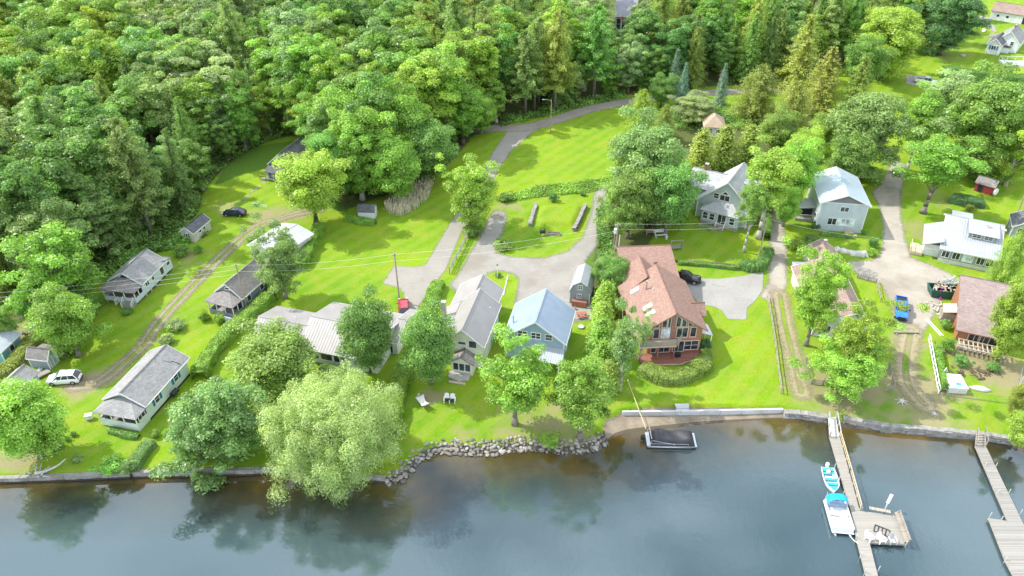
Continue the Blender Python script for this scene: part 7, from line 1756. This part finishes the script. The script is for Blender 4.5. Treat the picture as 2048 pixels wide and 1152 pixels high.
def car(px, py, heading_px, paint, label, kind='suv', z=0.0, name='parked_car', cat='car'):
    a = G(px, py, z); b = G(*heading_px, z); d = b - a; r = empty(name, a, math.atan2(d.y, d.x), label, cat)
    if kind == 'suv':
        body_loft([(-2.3, .42, .86, .74), (-2.2, .3, .98, .88), (-1.4, .26, 1.03, .92), (.8, .26, 1.02, .92), (1.2, .26, 1.0, .92), (1.95, .3, .88, .86), (2.3, .42, .68, .68)]).build('body', paint, r, True, .02)
        cabin(r, paint, -2.2, 1.2, -1.7, .45, 1.0, 1.6, .83, .64, (.36, .68)); wheels(r, (-1.4, 1.42), .9, .35); lights(r, 2.22, -2.27, .86, .66, .82); MB().box(.55, .75, -1.12, 1.12, 1.0, 1.12).build('mirrors', paint, r)
        m = MB().box(-2.33, -2.28, -.7, .7, .32, .55); m.box(2.27, 2.33, -.55, .55, .34, .55); m.build('bumper', M_BLACK, r)
    elif kind == 'sedan':
        body_loft([(-2.25, .4, .80, .70), (-2.1, .28, .93, .84), (-1.3, .24, .95, .89), (.9, .24, .92, .89), (1.9, .28, .78, .82), (2.3, .4, .6, .66)]).build('body', paint, r, True, .02)
        cabin(r, paint, -1.9, 1.05, -1.05, .3, .92, 1.42, .80, .60, (.45,)); wheels(r, (-1.35, 1.4), .87, .32); lights(r, 2.2, -2.24, .8, .58, .72); MB().box(.5, .66, -1.05, 1.05, .92, 1.02).build('mirrors', paint, r)
        MB().box(-2.29, -2.24, -.6, .6, .35, .5).build('bumper', M_BLACK, r)
    else:
        body_loft([(-2.9, .55, 1.05, .86), (-2.85, .42, 1.08, .93), (-1.2, .4, 1.1, .95), (1.2, .4, 1.1, .95), (1.5, .4, 1.12, .95), (2.5, .42, 1.06, .92), (2.88, .5, .9, .82)]).build('body', paint, r, True, .02)
        cabin(r, paint, -.75, 1.45, -.55, .75, 1.1, 1.82, .85, .68, (.5,)); wheels(r, (-1.75, 1.85), .93, .42, .27); lights(r, 2.8, -2.88, .88, .78, .82)
        m = MB().box(-2.72, -.85, -.74, .74, 1.105, 1.135); m.build('bed_floor', M_BLACK, r); m = MB()
        for sy in (-1, 1): m.box(-2.85, -.8, sy * .84 - .07, sy * .84 + .07, 1.1, 1.3)
        m.box(-2.88, -2.76, -.76, .76, 1.1, 1.3); m.box(-.85, -.78, -.76, .76, 1.14, 1.3); m.build('bed_side', paint, r); MB().box(.75, .95, -1.2, 1.2, 1.12, 1.3).build('mirrors', M_BLACK, r); m = MB().box(2.85, 2.95, -.6, .6, .62, .95); m.box(2.86, 2.97, -.85, .85, .42, .58); m.build('grille', M_BLACK, r)
    return r
P_WHITE = gloss('white car paint', (.80, .81, .82), .2); P_NAVY = gloss('blue-black car paint', (.008, .014, .045), .15); P_BLACK = gloss('black car paint', (.01, .01, .014), .12); P_BLUE = gloss('bright blue paint', (.005, .16, .68), .2); P_RED = gloss('dark red paint', (.33, .012, .03), .2)
car(131, 763, (60, 768), P_WHITE, 'white hatchback-style SUV parked by the grey double-door shed')
car(470, 430, (400, 428), P_NAVY, 'dark blue-black sedan on the grass by the dirt track', 'sedan')
car(1366, 562, (1420, 569), P_BLACK, 'black pickup half under the eaves of the red house', 'pickup', cat='pickup', name='pickup_truck')
car(1800, 624, (1802, 660), P_BLUE, 'bright blue pickup parked nose to the lake', 'pickup', cat='pickup', name='pickup_truck')
car(1851, 167, (1895, 173), P_WHITE, 'white pickup on the pad above the tall hedge', 'pickup', cat='pickup', name='pickup_truck')
car(808, 620, (806, 590), P_RED, 'dark red car nosed up behind the right end of the ranch house')
r = empty('dumpster', G(1886, 590), R(-8), 'open dark green skip full of rubble beside the brown lake house', 'skip'); M_GRN = plain('green steel', (.02, .10, .08), .5)
m = MB(); m.add([(-2.2, -1.1, .1), (2.0, -1.1, .1), (2.0, 1.1, .1), (-2.2, 1.1, .1), (-2.6, -1.2, 1.5), (2.3, -1.2, 1.5), (2.3, 1.2, 1.5), (-2.6, 1.2, 1.5), (-2.45, -1.08, 1.5), (2.18, -1.08, 1.5), (2.18, 1.08, 1.5), (-2.45, 1.08, 1.5), (-2.4, -1.05, 1.0), (2.15, -1.05, 1.0), (2.15, 1.05, 1.0), (-2.4, 1.05, 1.0)],
    [(3, 2, 1, 0)] + [(i, (i + 1) % 4, 4 + (i + 1) % 4, 4 + i) for i in range(4)] + [(4 + i, 4 + (i + 1) % 4, 8 + (i + 1) % 4, 8 + i) for i in range(4)] + [(8 + i, 8 + (i + 1) % 4, 12 + (i + 1) % 4, 12 + i) for i in range(4)]); m.build('bin', M_GRN, r)
m = MB()
for i in range(46):
    x, y = random.uniform(-2.2, 2.0), random.uniform(-.95, .95); a = random.random() * 3.14; l = random.uniform(.2, .8); z = 1.05 + random.random() * .5; m.bar((x - math.cos(a) * l / 2, y - math.sin(a) * l / 2, z), (x + math.cos(a) * l / 2, y + math.sin(a) * l / 2, z + random.uniform(-.15, .2)), random.uniform(.08, .3), random.uniform(.03, .12))
m.build('rubble', plain('broken boards', (.42, .33, .25), .9, .6, 3), r)
canoe('kayak', 'magenta kayak leaning at the skip by the brown lake house', (1879, 601), (1884, 577), .8, plain('magenta plastic', (.62, .02, .42), .4), cat='kayak', h=.5)
def pile(px, py, label, n, sx, sy, hz, mat, name='scrap_pile', cat='pile'):
    m = MB()
    for i in range(n):
        x, y = random.gauss(0, sx), random.gauss(0, sy); a = random.random() * 3.14; l = random.uniform(.4, 1.5); z = random.random() * hz + .05; m.bar((x - math.cos(a) * l / 2, y - math.sin(a) * l / 2, z), (x + math.cos(a) * l / 2, y + math.sin(a) * l / 2, z + random.uniform(-.05, .3)), random.uniform(.06, .3), random.uniform(.03, .1))
    o = m.build(name, mat, None); o.location = G(px, py); return tag(o, label, cat)
pile(1876, 622, 'heap of pale boards and scrap beside the brown lake house', 26, .9, .9, .5, plain('pale boards', (.55, .50, .44), .8, .35, 3)); pile(1885, 645, 'smaller scrap heap along the wall of the brown lake house', 16, .5, .9, .5, plain('dull boards', (.33, .27, .22), .8, .5, 3)); pile(1895, 568, 'grey frames and pipes stacked behind the green skip', 18, 1.3, .5, 1.1, M_METAL)
pile(1948, 748, 'dark firewood and soil under the timber deck frame', 30, 2.2, .5, .3, plain('dark soil boards', (.12, .085, .06), .9, .4, 3)); pile(1600, 541, 'brown stick heap at the left wall of the rear brown roof', 20, .9, .6, .4, plain('sticks', (.22, .15, .10), .9, .4, 3))
# ------------------------------------------------------------------ poles and wires
def pole(base, top_y, r0, label, name='utility_pole', cat='utility pole', arms=(), lean=0.0, mat=None, transformer=False, group=None):
    b = G(*base); h = height_for(b, top_y); r = empty(name, b, 0, label, cat, group); tx = lean * h
    MB().tube((0, 0, -.3), (tx, 0, h), r0, r0 * .72, 10).build('shaft', mat or M_POLE, r)
    for z, l, a in arms:
        m = MB(); c = Vector((tx * z, 0, h * z)); d = Vector((math.cos(a), math.sin(a), 0)) * l / 2; m.bar(c - d, c + d, .1, .12); o = m.build('crossarm', M_POLE, r)
        m = MB()
        for f in (-.9, -.4, .4, .9): q = c + d * f; m.tube(q + Vector((0, 0, .06)), q + Vector((0, 0, .2)), .04, .03, 6)
        m.build('insulator', M_PLASTIC_W, o)
    if transformer: MB().tube((tx - .35, -.1, h * .78), (tx - .35, -.1, h * .78 + .9), .26, .26, 12).build('transformer', plain('grey can', (.6, .62, .62), .4), r)
    return b + Vector((tx, 0, h)), h
t1, h1 = pole((495, 622), 528, .15, 'tall pale utility pole beside the grey porch cottage', arms=((.97, 1.0, .3),))
t2, h2 = pole((799, 603), 506, .15, 'utility pole standing beside the red car and paved drive', arms=((.96, .8, .3),))
t3, h3 = pole((1228, 534), 446, .17, 'thicker of the twin utility poles, with grey transformer', arms=((.95, .9, .3),), transformer=True)
t4, h4 = pole((1222, 530), 455, .11, 'thin pole leaning against the transformer pole', lean=.03); t4b, _ = pole((1233, 540), 470, .08, 'pale conduit pole right of the transformer pole', mat=M_PLASTIC_W)
t5, h5 = pole((2034, 427), 375, .15, 'utility pole behind the grey shed at the right edge'); t6, _ = pole((1517, 516), 437, .13, 'brown pole beside the hedge at the lane bend')
t7, h7 = pole((1101, 263), 200, .13, 'street light pole on the verge of the dirt road', name='street_light', cat='street light')
lr = [o for o in COL.objects if o.name.startswith('street_light')][0]
MB().path([(0, 0, h7 - .3), (-1.0, 0, h7 + .15), (-1.7, 0, h7 + .1)], .04).build('arm', M_METAL, lr); MB().box(-2.2, -1.6, -.16, .16, h7 + .02, h7 + .18).build('lamp_head', M_METAL, lr, bevel=.04); MB().box(-.25, -.05, -.3, -.12, 1.0, 1.6).build('meter_box', M_METAL, lr)
t8, _ = pole((2022, 806), 735, .13, 'grey post with white cap carrying the oval green board', mat=plain('grey post', (.42, .40, .37), .8))
def wire(p, q, sag, label, r=.010):
    P = []; 
    for i in range(19):
        t = i / 18; P.append(p.lerp(q, t) - Vector((0, 0, sag * 4 * t * (1 - t))))
    return tag(MB().path(P, r, 4).build('power_line', M_WIRE, None), label, 'power line')
M_WIRE = plain('weathered cable', (.8, .8, .8), .5)
LW = G(-60, 590, 7.5)
for k, (dz, lb) in enumerate([(0, 'topmost power line from the left edge to the pale pole'), (-.8, 'middle power line from the left edge to the pale pole'), (-1.6, 'lowest power line from the left edge to the pale pole')]): wire(LW + Vector((0, 0, dz)), t1 + Vector((0, 0, dz - .2)), .5, lb)
for dz, lb in ((0, 'upper power line between pale pole and the pole at the red car'), (-1.2, 'lower power line between pale pole and the pole at the red car')): wire(t1 + Vector((0, 0, dz - .2)), t2 + Vector((0, 0, dz - .2)), .6, lb)
for dz, lb in ((0, 'upper power line from the red car pole to the transformer pole'), (-1.3, 'lower power line from the red car pole to the transformer pole')): wire(t2 + Vector((0, 0, dz - .2)), t3 + Vector((0, 0, dz - .2)), .8, lb)
for dz, lb in ((-.1, 'upper power line from the transformer pole to the brown lane pole'), (-1.2, 'lower power line from the transformer pole to the brown lane pole')): wire(t3 + Vector((0, 0, dz)), t6 + Vector((0, 0, dz)), .5, lb)
wire(t6, G(1745, 475, 6), .5, 'power line from the brown lane pole across the gravel road'); wire(G(1745, 475, 6), G(2060, 520, 6), .6, 'power line over the white-roofed cottage'); wire(G(1860, 85, 7), G(1972, 99, 3), .4, 'power line ending at the white bay at top right'); wire(G(2030, 100, 3.2), G(2100, 112, 6), .2, 'power line leaving the white house at top right')

# ------------------------------------------------------------------ fences
def rail_fence(pts, step, h, rails, mat, label, name='rail_fence', rw=.1, post=.13, cat='fence', jit=.05, mesh=None):
    A = along(pts, step); r = empty(name, A[0][0], 0, label, cat); o = A[0][0]
    for p, d in A: q = p - o; MB().tube((q.x, q.y, -.1), (q.x + random.uniform(-jit, jit), q.y + random.uniform(-jit, jit), h * 1.06), post / 2, post / 2.3, 6).build('post', mat, r)
    for z in rails:
        for (p, _), (q, _) in zip(A[:-1], A[1:]):
            a, b = p - o, q - o; j = random.uniform(-jit, jit); MB().bar((a.x, a.y, z * h + j), (b.x, b.y, z * h + j * .5), rw * .6, rw).build('rail', mat, r)
    if mesh:
        m = MB()
        for (p, _), (q, _) in zip(A[:-1], A[1:]):
            a, b = p - o, q - o; n = int((b - a).length / .22)
            for i in range(n): c = a.lerp(b, i / n); m.tube((c.x, c.y, .05), (c.x, c.y, h), .008, .008, 3)
        m.build('wire_mesh', mesh, r)
    return r
rail_fence([(970, 414), (950, 450), (930, 487), (913, 520), (899, 548)], 2.6, 1.35, (.35, .65, .95), M_WOOD_OLD, 'old split-rail fence beside the paved drive', rw=.15, post=.2, jit=.1)
rail_fence([(1534, 596), (1543, 650), (1551, 705), (1556, 750), (1561, 787)], 2.6, 1.15, (.45, .9), M_POLE, 'brown split-rail fence between the red house lawn and the worn track', rw=.12, post=.17, jit=.08)
rail_fence([(1856, 680), (1866, 735), (1876, 787)], 1.6, 1.1, (.3, .95), M_PLASTIC_W, 'white rail fence left of the brown lake house garden', rw=.14)
rail_fence([(1878, 789), (1950, 798), (2026, 808)], 2.6, 1.1, (.08, .98), M_METAL, 'silver chain-link fence along the lake garden', 'chain_link_fence', .05, .06, mesh=M_METAL, jit=.01); rail_fence([(2028, 806), (2034, 775), (2040, 745)], 2.2, 1.1, (.08, .98), M_METAL, 'chain-link fence at the right edge by the oval board', 'chain_link_fence', .05, .06, mesh=M_METAL, jit=.01)
def picket(pts, h, label, mat):
    A = along(pts, 2.2); r = empty('picket_fence', A[0][0], 0, label, 'fence'); o = A[0][0]
    for p, d in A: q = p - o; MB().box(q.x - .06, q.x + .06, q.y - .06, q.y + .06, 0, h * 1.1).build('post', mat, r)
    for (p, _), (q, _) in zip(A[:-1], A[1:]):
        a, b = p - o, q - o; n = int((b - a).length / .2); m = MB(); m.bar((a.x, a.y, .25), (b.x, b.y, .25), .04, .07); m.bar((a.x, a.y, h - .2), (b.x, b.y, h - .2), .04, .07)
        for i in range(n): c = a.lerp(b, (i + .5) / n); m.box(c.x - .045, c.x + .045, c.y - .06, c.y - .035, .06, h)
        m.build('picket_panel', mat, r)
picket([(1611, 722), (1616, 745), (1621, 768), (1645, 770), (1672, 772)], .95, 'weathered picket fence at the left front of the larch garden', M_WOOD_OLD); picket([(1777, 735), (1782, 756), (1786, 780), (1770, 782)], .95, 'grey picket fence at the right front of the larch garden', M_WOOD_OLD); picket([(1714, 556), (1735, 562), (1752, 566)], .9, 'low grey fence between gravel road and brown cottage lawn', M_WOOD_OLD)
rail_fence([(1752, 566), (1756, 585), (1760, 604)], 1.6, .9, (.5, .95), M_WOOD_OLD, 'short rail fence beside the brown cottage lawn')
rail_fence([(507, 412), (535, 418)], 3.4, .75, (.55, .95), M_PLASTIC_W, 'short white rail on the grass near the dark sedan', 'rail_fence', .1, .12)

# ------------------------------------------------------------------ garden things
# hammock on its stand
a, rz, L_ = frame((838, 799), (855, 822)); r = empty('hammock', a, rz, 'white hammock slung on its stand under the dark green maple', 'hammock'); n = 12; V = []; 
for i in range(n + 1):
    for j in range(7):
        u, v = i / n, j / 6; wd = .62 * (.72 + .28 * abs(2 * u - 1) ** 2); V.append((.35 + (L_ - .7) * u, (v - .5) * 2 * wd, .95 - .4 * (1 - (2 * u - 1) ** 2) - .12 * (1 - (2 * v - 1) ** 2)))
m = MB().add(V, [(i * 7 + j, i * 7 + j + 1, (i + 1) * 7 + j + 1, (i + 1) * 7 + j) for i in range(n) for j in range(6)]); m.build('bed', plain('white netting', (.62, .61, .60), .9, .12, 8), r); m = MB()
for x in (.35, L_ - .35): m.tube((x, -.66, .96), (x, .66, .96), .03)
m.build('spreader', M_RAILT, r); m = MB()
for s_, x in ((-1, 0), (1, L_)):
    for k in range(7): m.tube((x, 0, 1.25), (.35 if s_ < 0 else L_ - .35, (k - 3) * .2, .96), .012, .012, 3)
    m.tube((x, 0, 1.25), (x + s_ * -.9, 0, .1), .04)
m.path([(.9, 0, .1), (L_ - .9, 0, .1)], .045); m.build('stand', M_METAL, r)
def picnic(px, py, rz, mat, label, sc=1.0):
    r = empty('picnic_table', G(px, py), rz, label, 'picnic table'); r.scale = (sc,) * 3; MB().box(-.9, .9, -.37, .37, .7, .75).build('table_top', mat, r)
    for s_ in (-1, 1): MB().box(-.9, .9, s_ * .72 - .14, s_ * .72 + .14, .42, .46).build('seat', mat, r)
    for x in (-.65, .65):
        m = MB().bar((x, -.8, 0), (x, .15, .7), .08, .08); m.bar((x, .8, 0), (x, -.15, .7), .08, .08); m.bar((x, -.75, .38), (x, .75, .38), .06, .08); m.build('leg', mat, r)
    return r
M_REDW = plain('red-stained timber', (.36, .13, .07), .7, .2, 3); M_ORANGE = plain('orange timber', (.50, .17, .06), .7, .2, 3)
picnic(1163, 633, .2, M_REDW, 'red-stained picnic table below the gambrel shed', .9); picnic(1650, 277, .1, M_ORANGE, 'orange picnic table on the wooded lawn behind the grey-gabled house', 1.25)
picnic(1318, 470, .15, M_PLASTIC_W, 'white garden table set beside the great maple trunks', 1.35); bench(G(1300, 468), .2, 1.6, plain('pinkish bench', (.5, .36, .32), .7), 'pinkish bench beside the white garden table')
# swing seat
r = empty('garden_swing', G(1352, 500), .15, 'timber garden swing on the lawn behind the garage roof', 'swing')
m = MB()
for x in (-1.1, 1.1): m.bar((x, -.55, 0), (x, 0, 2.0), .09, .09); m.bar((x, .55, 0), (x, 0, 2.0), .09, .09)
m.bar((-1.3, 0, 2.02), (1.3, 0, 2.02), .12, .12); m.build('frame', M_WOOD_OLD, r); MB().box(-.8, .8, -.25, .25, .5, .55).build('seat', M_WOOD_OLD, r); MB().box(-.8, .8, .25, .3, .56, 1.0).build('backrest', M_WOOD_OLD, r); m = MB()
for x in (-.75, .75): m.tube((x, 0, .55), (x, 0, 2.0), .02, .02, 4)
m.build('chain', M_METAL, r)
# timber box by the gambrel shed
r = empty('storage_box', G(1143, 613), math.atan2(*(lambda d: (d.y, d.x))(G(1172, 617) - G(1143, 613))), 'red-brown timber box with flat lid in front of the gambrel shed', 'storage box'); w_ = (G(1172, 617) - G(1143, 613)).length
MB().box(0, w_, 0, 1.5, 0, 1.0).build('box', planks('red-brown box boards', (.42, .16, .08), .2, 'X'), r); MB().box(-.06, w_ + .06, -.06, 1.56, 1.002, 1.1).build('lid', plain('brown lid', (.26, .13, .10), .6), r)
bench(G(1146, 620), .2, 1.0, M_METAL, 'small grey bench beside the red-brown timber box', back=False)
m = MB().tube((0, 0, 0), (0, 0, .25), .45, .5, 18); tag(place(m.build('well_cover', M_CONC, None), G(1162, 655), 0), 'pale round concrete cover on the shaded lawn beside the blue house', 'well cover'); m = MB().tube((0, 0, 0), (0, 0, .5), .12, .25, 12).tube((0, 0, .5), (0, 0, .62), .35, .35, 14); tag(place(m.build('bird_bath', plain('blue ceramic', (.03, .30, .60), .3), None), G(365, 659), 0), 'small blue bird bath between the two flowering shrubs', 'bird bath')
# charcoal grill & planter on the island
r = empty('smoker', G(1085, 471), .3, 'black barrel smoker on the island lawn', 'smoker'); MB().tube((-.5, 0, .85), (.5, 0, .85), .35, .35, 14).build('barrel', M_BLACK, r); MB().tube((.4, 0, 1.1), (.4, 0, 1.6), .06).build('stack_pipe', M_BLACK, r)
for x in (-.4, .4):
    for y in (-.25, .25): MB().tube((x, y, 0), (x, y * .6, .7), .03, .03, 5).build('leg', M_BLACK, r)
r = empty('planter_bed', G(1107, 469), R(-8), 'long low timber planter beside the black smoker', 'planter'); MB().box(-1.3, 1.3, -.4, .4, 0, .4).build('box', M_WOOD_OLD, r); MB().box(-1.2, 1.2, -.3, .3, .401, .44).build('soil', plain('planting soil', (.10, .07, .05), .95), r)
# lamp post at the island
r = empty('lamp_post', G(995, 556), 0, 'white lamp post in the small planting on the grass island', 'lamp post'); MB().tube((0, 0, 0), (0, 0, 2.3), .06, .05).build('shaft', M_PLASTIC_W, r); MB().box(-.13, .13, -.13, .13, 2.3, 2.65).build('lantern', glass('lantern glass', (.5, .5, .45), .2), r); MB().tube((0, 0, 2.652), (0, 0, 2.85), .2, .02, 4).build('lantern_cap', M_BLACK, r)
wall_strip('stone_edging', [(1008, 592), (1013, 570), (1017, 552)], 0, .1, .25, M_CONC, 'line of pale edging stones on the grass island', 'edging', seg=.5)
# driftwood
m = MB(); q = [(0, 0, .3), (1.2, .3, .5), (2.4, 1.1, .8), (3.2, 2.0, 1.3)]
for (a_, b_), r0 in zip(zip(q[:-1], q[1:]), (.22, .17, .1)): m.tube(a_, b_, r0, r0 * .7, 7)
for i in range(14): a_ = Vector((random.uniform(-1.2, 1.2), random.uniform(-.6, .7), random.uniform(.1, .5))); m.tube(a_, a_ + Vector((random.uniform(-1, 1), random.uniform(-.4, .9), random.uniform(0, .6))), .1, .03, 5)
tag(place(m.build('driftwood', plain('bleached wood', (.48, .46, .43), .9, .2, 3), None), G(72, 950), -.15), 'bleached forked driftwood on the lawn at the seawall', 'driftwood')
m = MB().box(-.45, .45, -.3, .3, .1, .75); m.box(-.5, .5, -.35, .35, .751, .85); tag(place(m.build('utility_box', plain('pale green box', (.60, .66, .58), .5), None, bevel=.05), G(180, 838), .3), 'pale utility box left of the blue-shuttered cottage', 'box')
# small landmarks on the right shore lawn
r = empty('water_station', G(1711, 790), 0, 'white box on a grey post on the worn lawn by the larches', 'post box'); MB().box(-.12, .12, -.12, .12, 0, 1.1).build('post', M_WOOD_OLD, r); MB().box(-.35, .35, -.3, .3, 1.1, 1.5).build('box', M_PLASTIC_W, r, bevel=.04)
for px, py, lb, s_ in ((1803, 803, 'ring of bleached stump roots on the worn lakeside lawn', .9), (1868, 828, 'small white stump remains nearer the stone lake wall', .6)):
    m = MB().tube((0, 0, 0), (0, 0, .3 * s_), .35 * s_, .28 * s_, 9)
    for i in range(7): a_ = i * .9; m.tube((math.cos(a_) * .2 * s_, math.sin(a_) * .2 * s_, .2 * s_), (math.cos(a_) * s_, math.sin(a_) * s_, .02), .1 * s_, .03, 5)
    tag(place(m.build('tree_stump', plain('bleached stump', (.55, .52, .49), .9, .2, 3), None), G(px, py), 0), lb, 'stump')
m = MB().tube((-1.9, 0, .22), (1.9, .3, .22), .2, .16, 8)
for x in (-1.5, 1.4): m.tube((x, -.4, .05), (x, .5, .05), .12)
tag(place(m.build('log_bench', M_WOOD_OLD, None), G(1812, 668), -.12), 'long log barrier on the worn ground below the blue pickup', 'log'); r = empty('ladder', G(1868, 655), R(96), 'white ladder lying on the grass by the brown lake house', 'ladder')
for y in (-.22, .22): MB().box(-2.2, 2.2, y - .04, y + .04, .03, .1).build('rail', M_PLASTIC_W, r)
for i in range(14): MB().box(-2.0 + i * .31, -1.94 + i * .31, -.18, .18, .05, .09).build('rung', M_PLASTIC_W, r)
# white tub with cover, covered rowing boat, rails in the lake garden
r = empty('hot_tub', G(1905, 773), R(-6), 'white boxy tub with folded cover and teal patch in the lake garden', 'hot tub'); MB().box(-1.3, 1.3, -1.5, 1.5, 0, .95).build('tub', plain('white tub panel', (.70, .71, .72), .5, .06), r, bevel=.06); MB().box(-1.36, 1.36, -1.55, -.02, .952, 1.06).build('cover', plain('pale cover', (.66, .67, .70), .6), r, bevel=.03); MB().box(-1.36, 1.36, .02, 1.55, .952, 1.06).build('cover', plain('pale cover', (.66, .67, .70), .6), r, bevel=.03)
MB().poly([(-.1, -.9), (.6, -.95), (.65, -.5), (.2, -.25), (-.05, -.5)], 'z', 1.062, 1.08).build('teal_patch', plain('teal cloth', (.03, .38, .36), .7), r)
canoe('rowing_boat', 'pale upturned rowing boat on trestles in the lake garden', (1936, 775), (1982, 783), 1.1, plain('bleached hull', (.58, .55, .50), .7, .2, 2), cat='rowing boat', h=.55); m = MB()
m = MB(); m.bar((-.9, 0, 0), (-.3, 0, 1.7), .09, .09); m.bar((.9, 0, 0), (-.3, 0, 1.7), .09, .09); m.bar((-.6, 0, .8), (.35, 0, .8), .07, .07); tag(place(m.build('trellis_frame', M_PLASTIC_W, None), G(1888, 752), .5), 'white A-shaped frame beside the row of small cedars', 'frame')
m = MB().tube((0, -.07, 1.8), (0, .02, 1.8), .48, .48, 18); o = m; r = empty('notice_board', G(2023, 803), -.1, 'oval green board with pale rim hung on the grey post', 'board'); ov = [(math.cos(t) * .42, 2.4 + math.sin(t) * .75) for t in np.linspace(0, 2 * math.pi, 20, endpoint=False)]
MB().poly(ov, 'y', -.26, -.2).build('rim', M_PLASTIC_W, r); MB().poly([(x * .78, 2.4 + (z - 2.4) * .84) for x, z in ov], 'y', -.29, -.262).build('face', plain('green board', (.10, .42, .20), .5, .25, 6), r)
m = MB()
for k, (x, z) in enumerate(((-.12, 2.7), (.05, 2.55), (-.08, 2.35), (.08, 2.15))): m.box(x - .12, x + .12, -.31, -.291, z - .05, z + .05)
m.build('markings', M_PLASTIC_W, r)
# heap under pale sheeting along the lawn, bench at the grey-gabled house
A = along([(1668, 498), (1690, 504), (1712, 510), (1735, 511)], .55); m = MB(); secs = []
for i, (p, d) in enumerate(A):
    n_ = Vector((-d.y, d.x, 0)); h = .35 + .35 * abs(math.sin(i * 1.7)) + .3 * (1 if 6 < i < 11 else 0); wv = .6 + .25 * math.sin(i * 2.3); secs.append([tuple(p + n_ * wv * math.cos(t) + Vector((0, 0, .02 + h * math.sin(t)))) for t in np.linspace(0, math.pi, 7)])
tag(MB().loft(secs).build('tarpaulin', plain('pale sheeting', (.58, .57, .52), .8, .15, 2), None), 'long heap under pale sheeting on the lawn before the grey-gabled house', 'tarpaulin')
bench(G(1697, 470), .08, 1.7, M_WOOD_PALE, 'wooden bench against the front of the grey-gabled house'); m = MB().box(-.3, .3, -.25, .25, 0, .45); tag(place(m.build('side_table', M_WOOD_PALE, None), G(1709, 474), 0), 'small square table beside the bench of the grey-gabled house', 'table')
r = empty('blue_bin', G(1596, 535), 0, 'pale blue chest at the rear left of the brown cottage', 'chest'); MB().box(-1.1, 1.1, -.5, .5, 0, .8).build('box', plain('pale blue plastic', (.50, .60, .68), .5), r, bevel=.05); MB().box(-1.14, 1.14, -.54, .54, .802, .88).build('lid', plain('pale blue lid', (.60, .68, .74), .5), r)
m = MB().tube((0, 0, .9), (.08, -.3, .9), .75, .7, 18); tag(place(m.build('white_dish', M_PLASTIC_W, None), G(1987, 391), .3), 'white round dish leaning at the right end of the red shed', 'dish')
# neighbours at the top right
r = empty('raised_deck', G(2006, 133), R(-8), 'white railed deck on the lawn below the white house at top right', 'deck'); w_ = 9; MB().box(0, w_, 0, 4, 0, .7).build('platform', plain('white deck', (.72, .72, .70), .6), r); m = MB()
for x in np.linspace(.05, w_ - .05, 5): m.box(x - .05, x + .05, 3.9, 4, .7, 1.9)
for y in np.linspace(.05, 3.95, 3): m.box(0, .1, y - .05, y + .05, .7, 1.9)
m.bar((0, 3.95, 1.9), (w_, 3.95, 1.9), .1, .08); m.bar((.05, 0, 1.9), (.05, 4, 1.9), .08, .08); m.build('railing', M_WHITE, r)
r = empty('flag_pole', G(1241, 72), 0, 'thin flagpole with hanging red flag before the far grey house', 'flagpole'); MB().tube((0, 0, 0), (0, 0, 6.5), .06, .04).build('shaft', M_PLASTIC_W, r); MB().add([(0.05, 0, 6.3), (.5, .1, 6.0), (.55, .05, 4.4), (.06, 0, 4.6), (.05, .05, 6.3), (.5, .15, 6.0), (.55, .1, 4.4), (.06, .05, 4.6)], [(0, 1, 2, 3), (7, 6, 5, 4), (0, 4, 5, 1), (1, 5, 6, 2), (2, 6, 7, 3), (3, 7, 4, 0)]).build('flag', plain('red flag', (.6, .06, .08), .7), r)
r = empty('satellite_dish', G(1963, 74), 0, 'white satellite dish on a stand beside the white house at top right', 'satellite dish'); MB().tube((0, 0, 0), (0, 0, 2.0), .06).build('mast', M_METAL, r); MB().tube((0, 0, 2.1), (-.2, -.2, 2.25), .12, .55, 16).build('dish', M_PLASTIC_W, r)
m = MB().tube((0, 0, 0), (0, 0, .3), .8, .8, 12).tube((0, 0, .3), (0, 0, .35), .5, .3, 8); tag(place(m.build('fire_ring', M_CONC, None), G(1926, 112), 0), 'grey fire ring on the lawn left of the white bay', 'fire ring')
m = MB()
for i in range(8): pass
st0 = [(527, 366), (519, 372), (512, 377), (505, 382), (500, 387), (495, 392), (489, 396), (485, 400)]
for k, (px, py) in enumerate(st0):
    o = link('stepping_stone', STONES[k % 7]); o.location = G(px, py, .02); o.scale = (1.0, .8, .12); o.rotation_euler = (0, 0, k); tag(o, ['stepping stone right at the blue cottage steps', 'stepping stone just below the one at the blue cottage steps', 'third stepping stone down from the blue cottage', 'fourth stepping stone down from the blue cottage', 'fifth stepping stone down from the blue cottage', 'sixth stepping stone, three from the lawn end', 'stepping stone next to last at the lawn end', 'last stepping stone nearest the white rail'][k], 'stepping stone', 'stepping stones to the blue cottage')
for px, py, lb in ((1404, 706, 'white garden urn at the right corner of the red deck'), (1333, 478, 'pale lawn ornament beside the white garden table')):
    m = MB().tube((0, 0, 0), (0, 0, .25), .18, .1, 10).tube((0, 0, .25), (0, 0, .6), .12, .28, 12); tag(place(m.build('garden_urn', M_PLASTIC_W, None), G(px, py), 0), lb, 'urn')
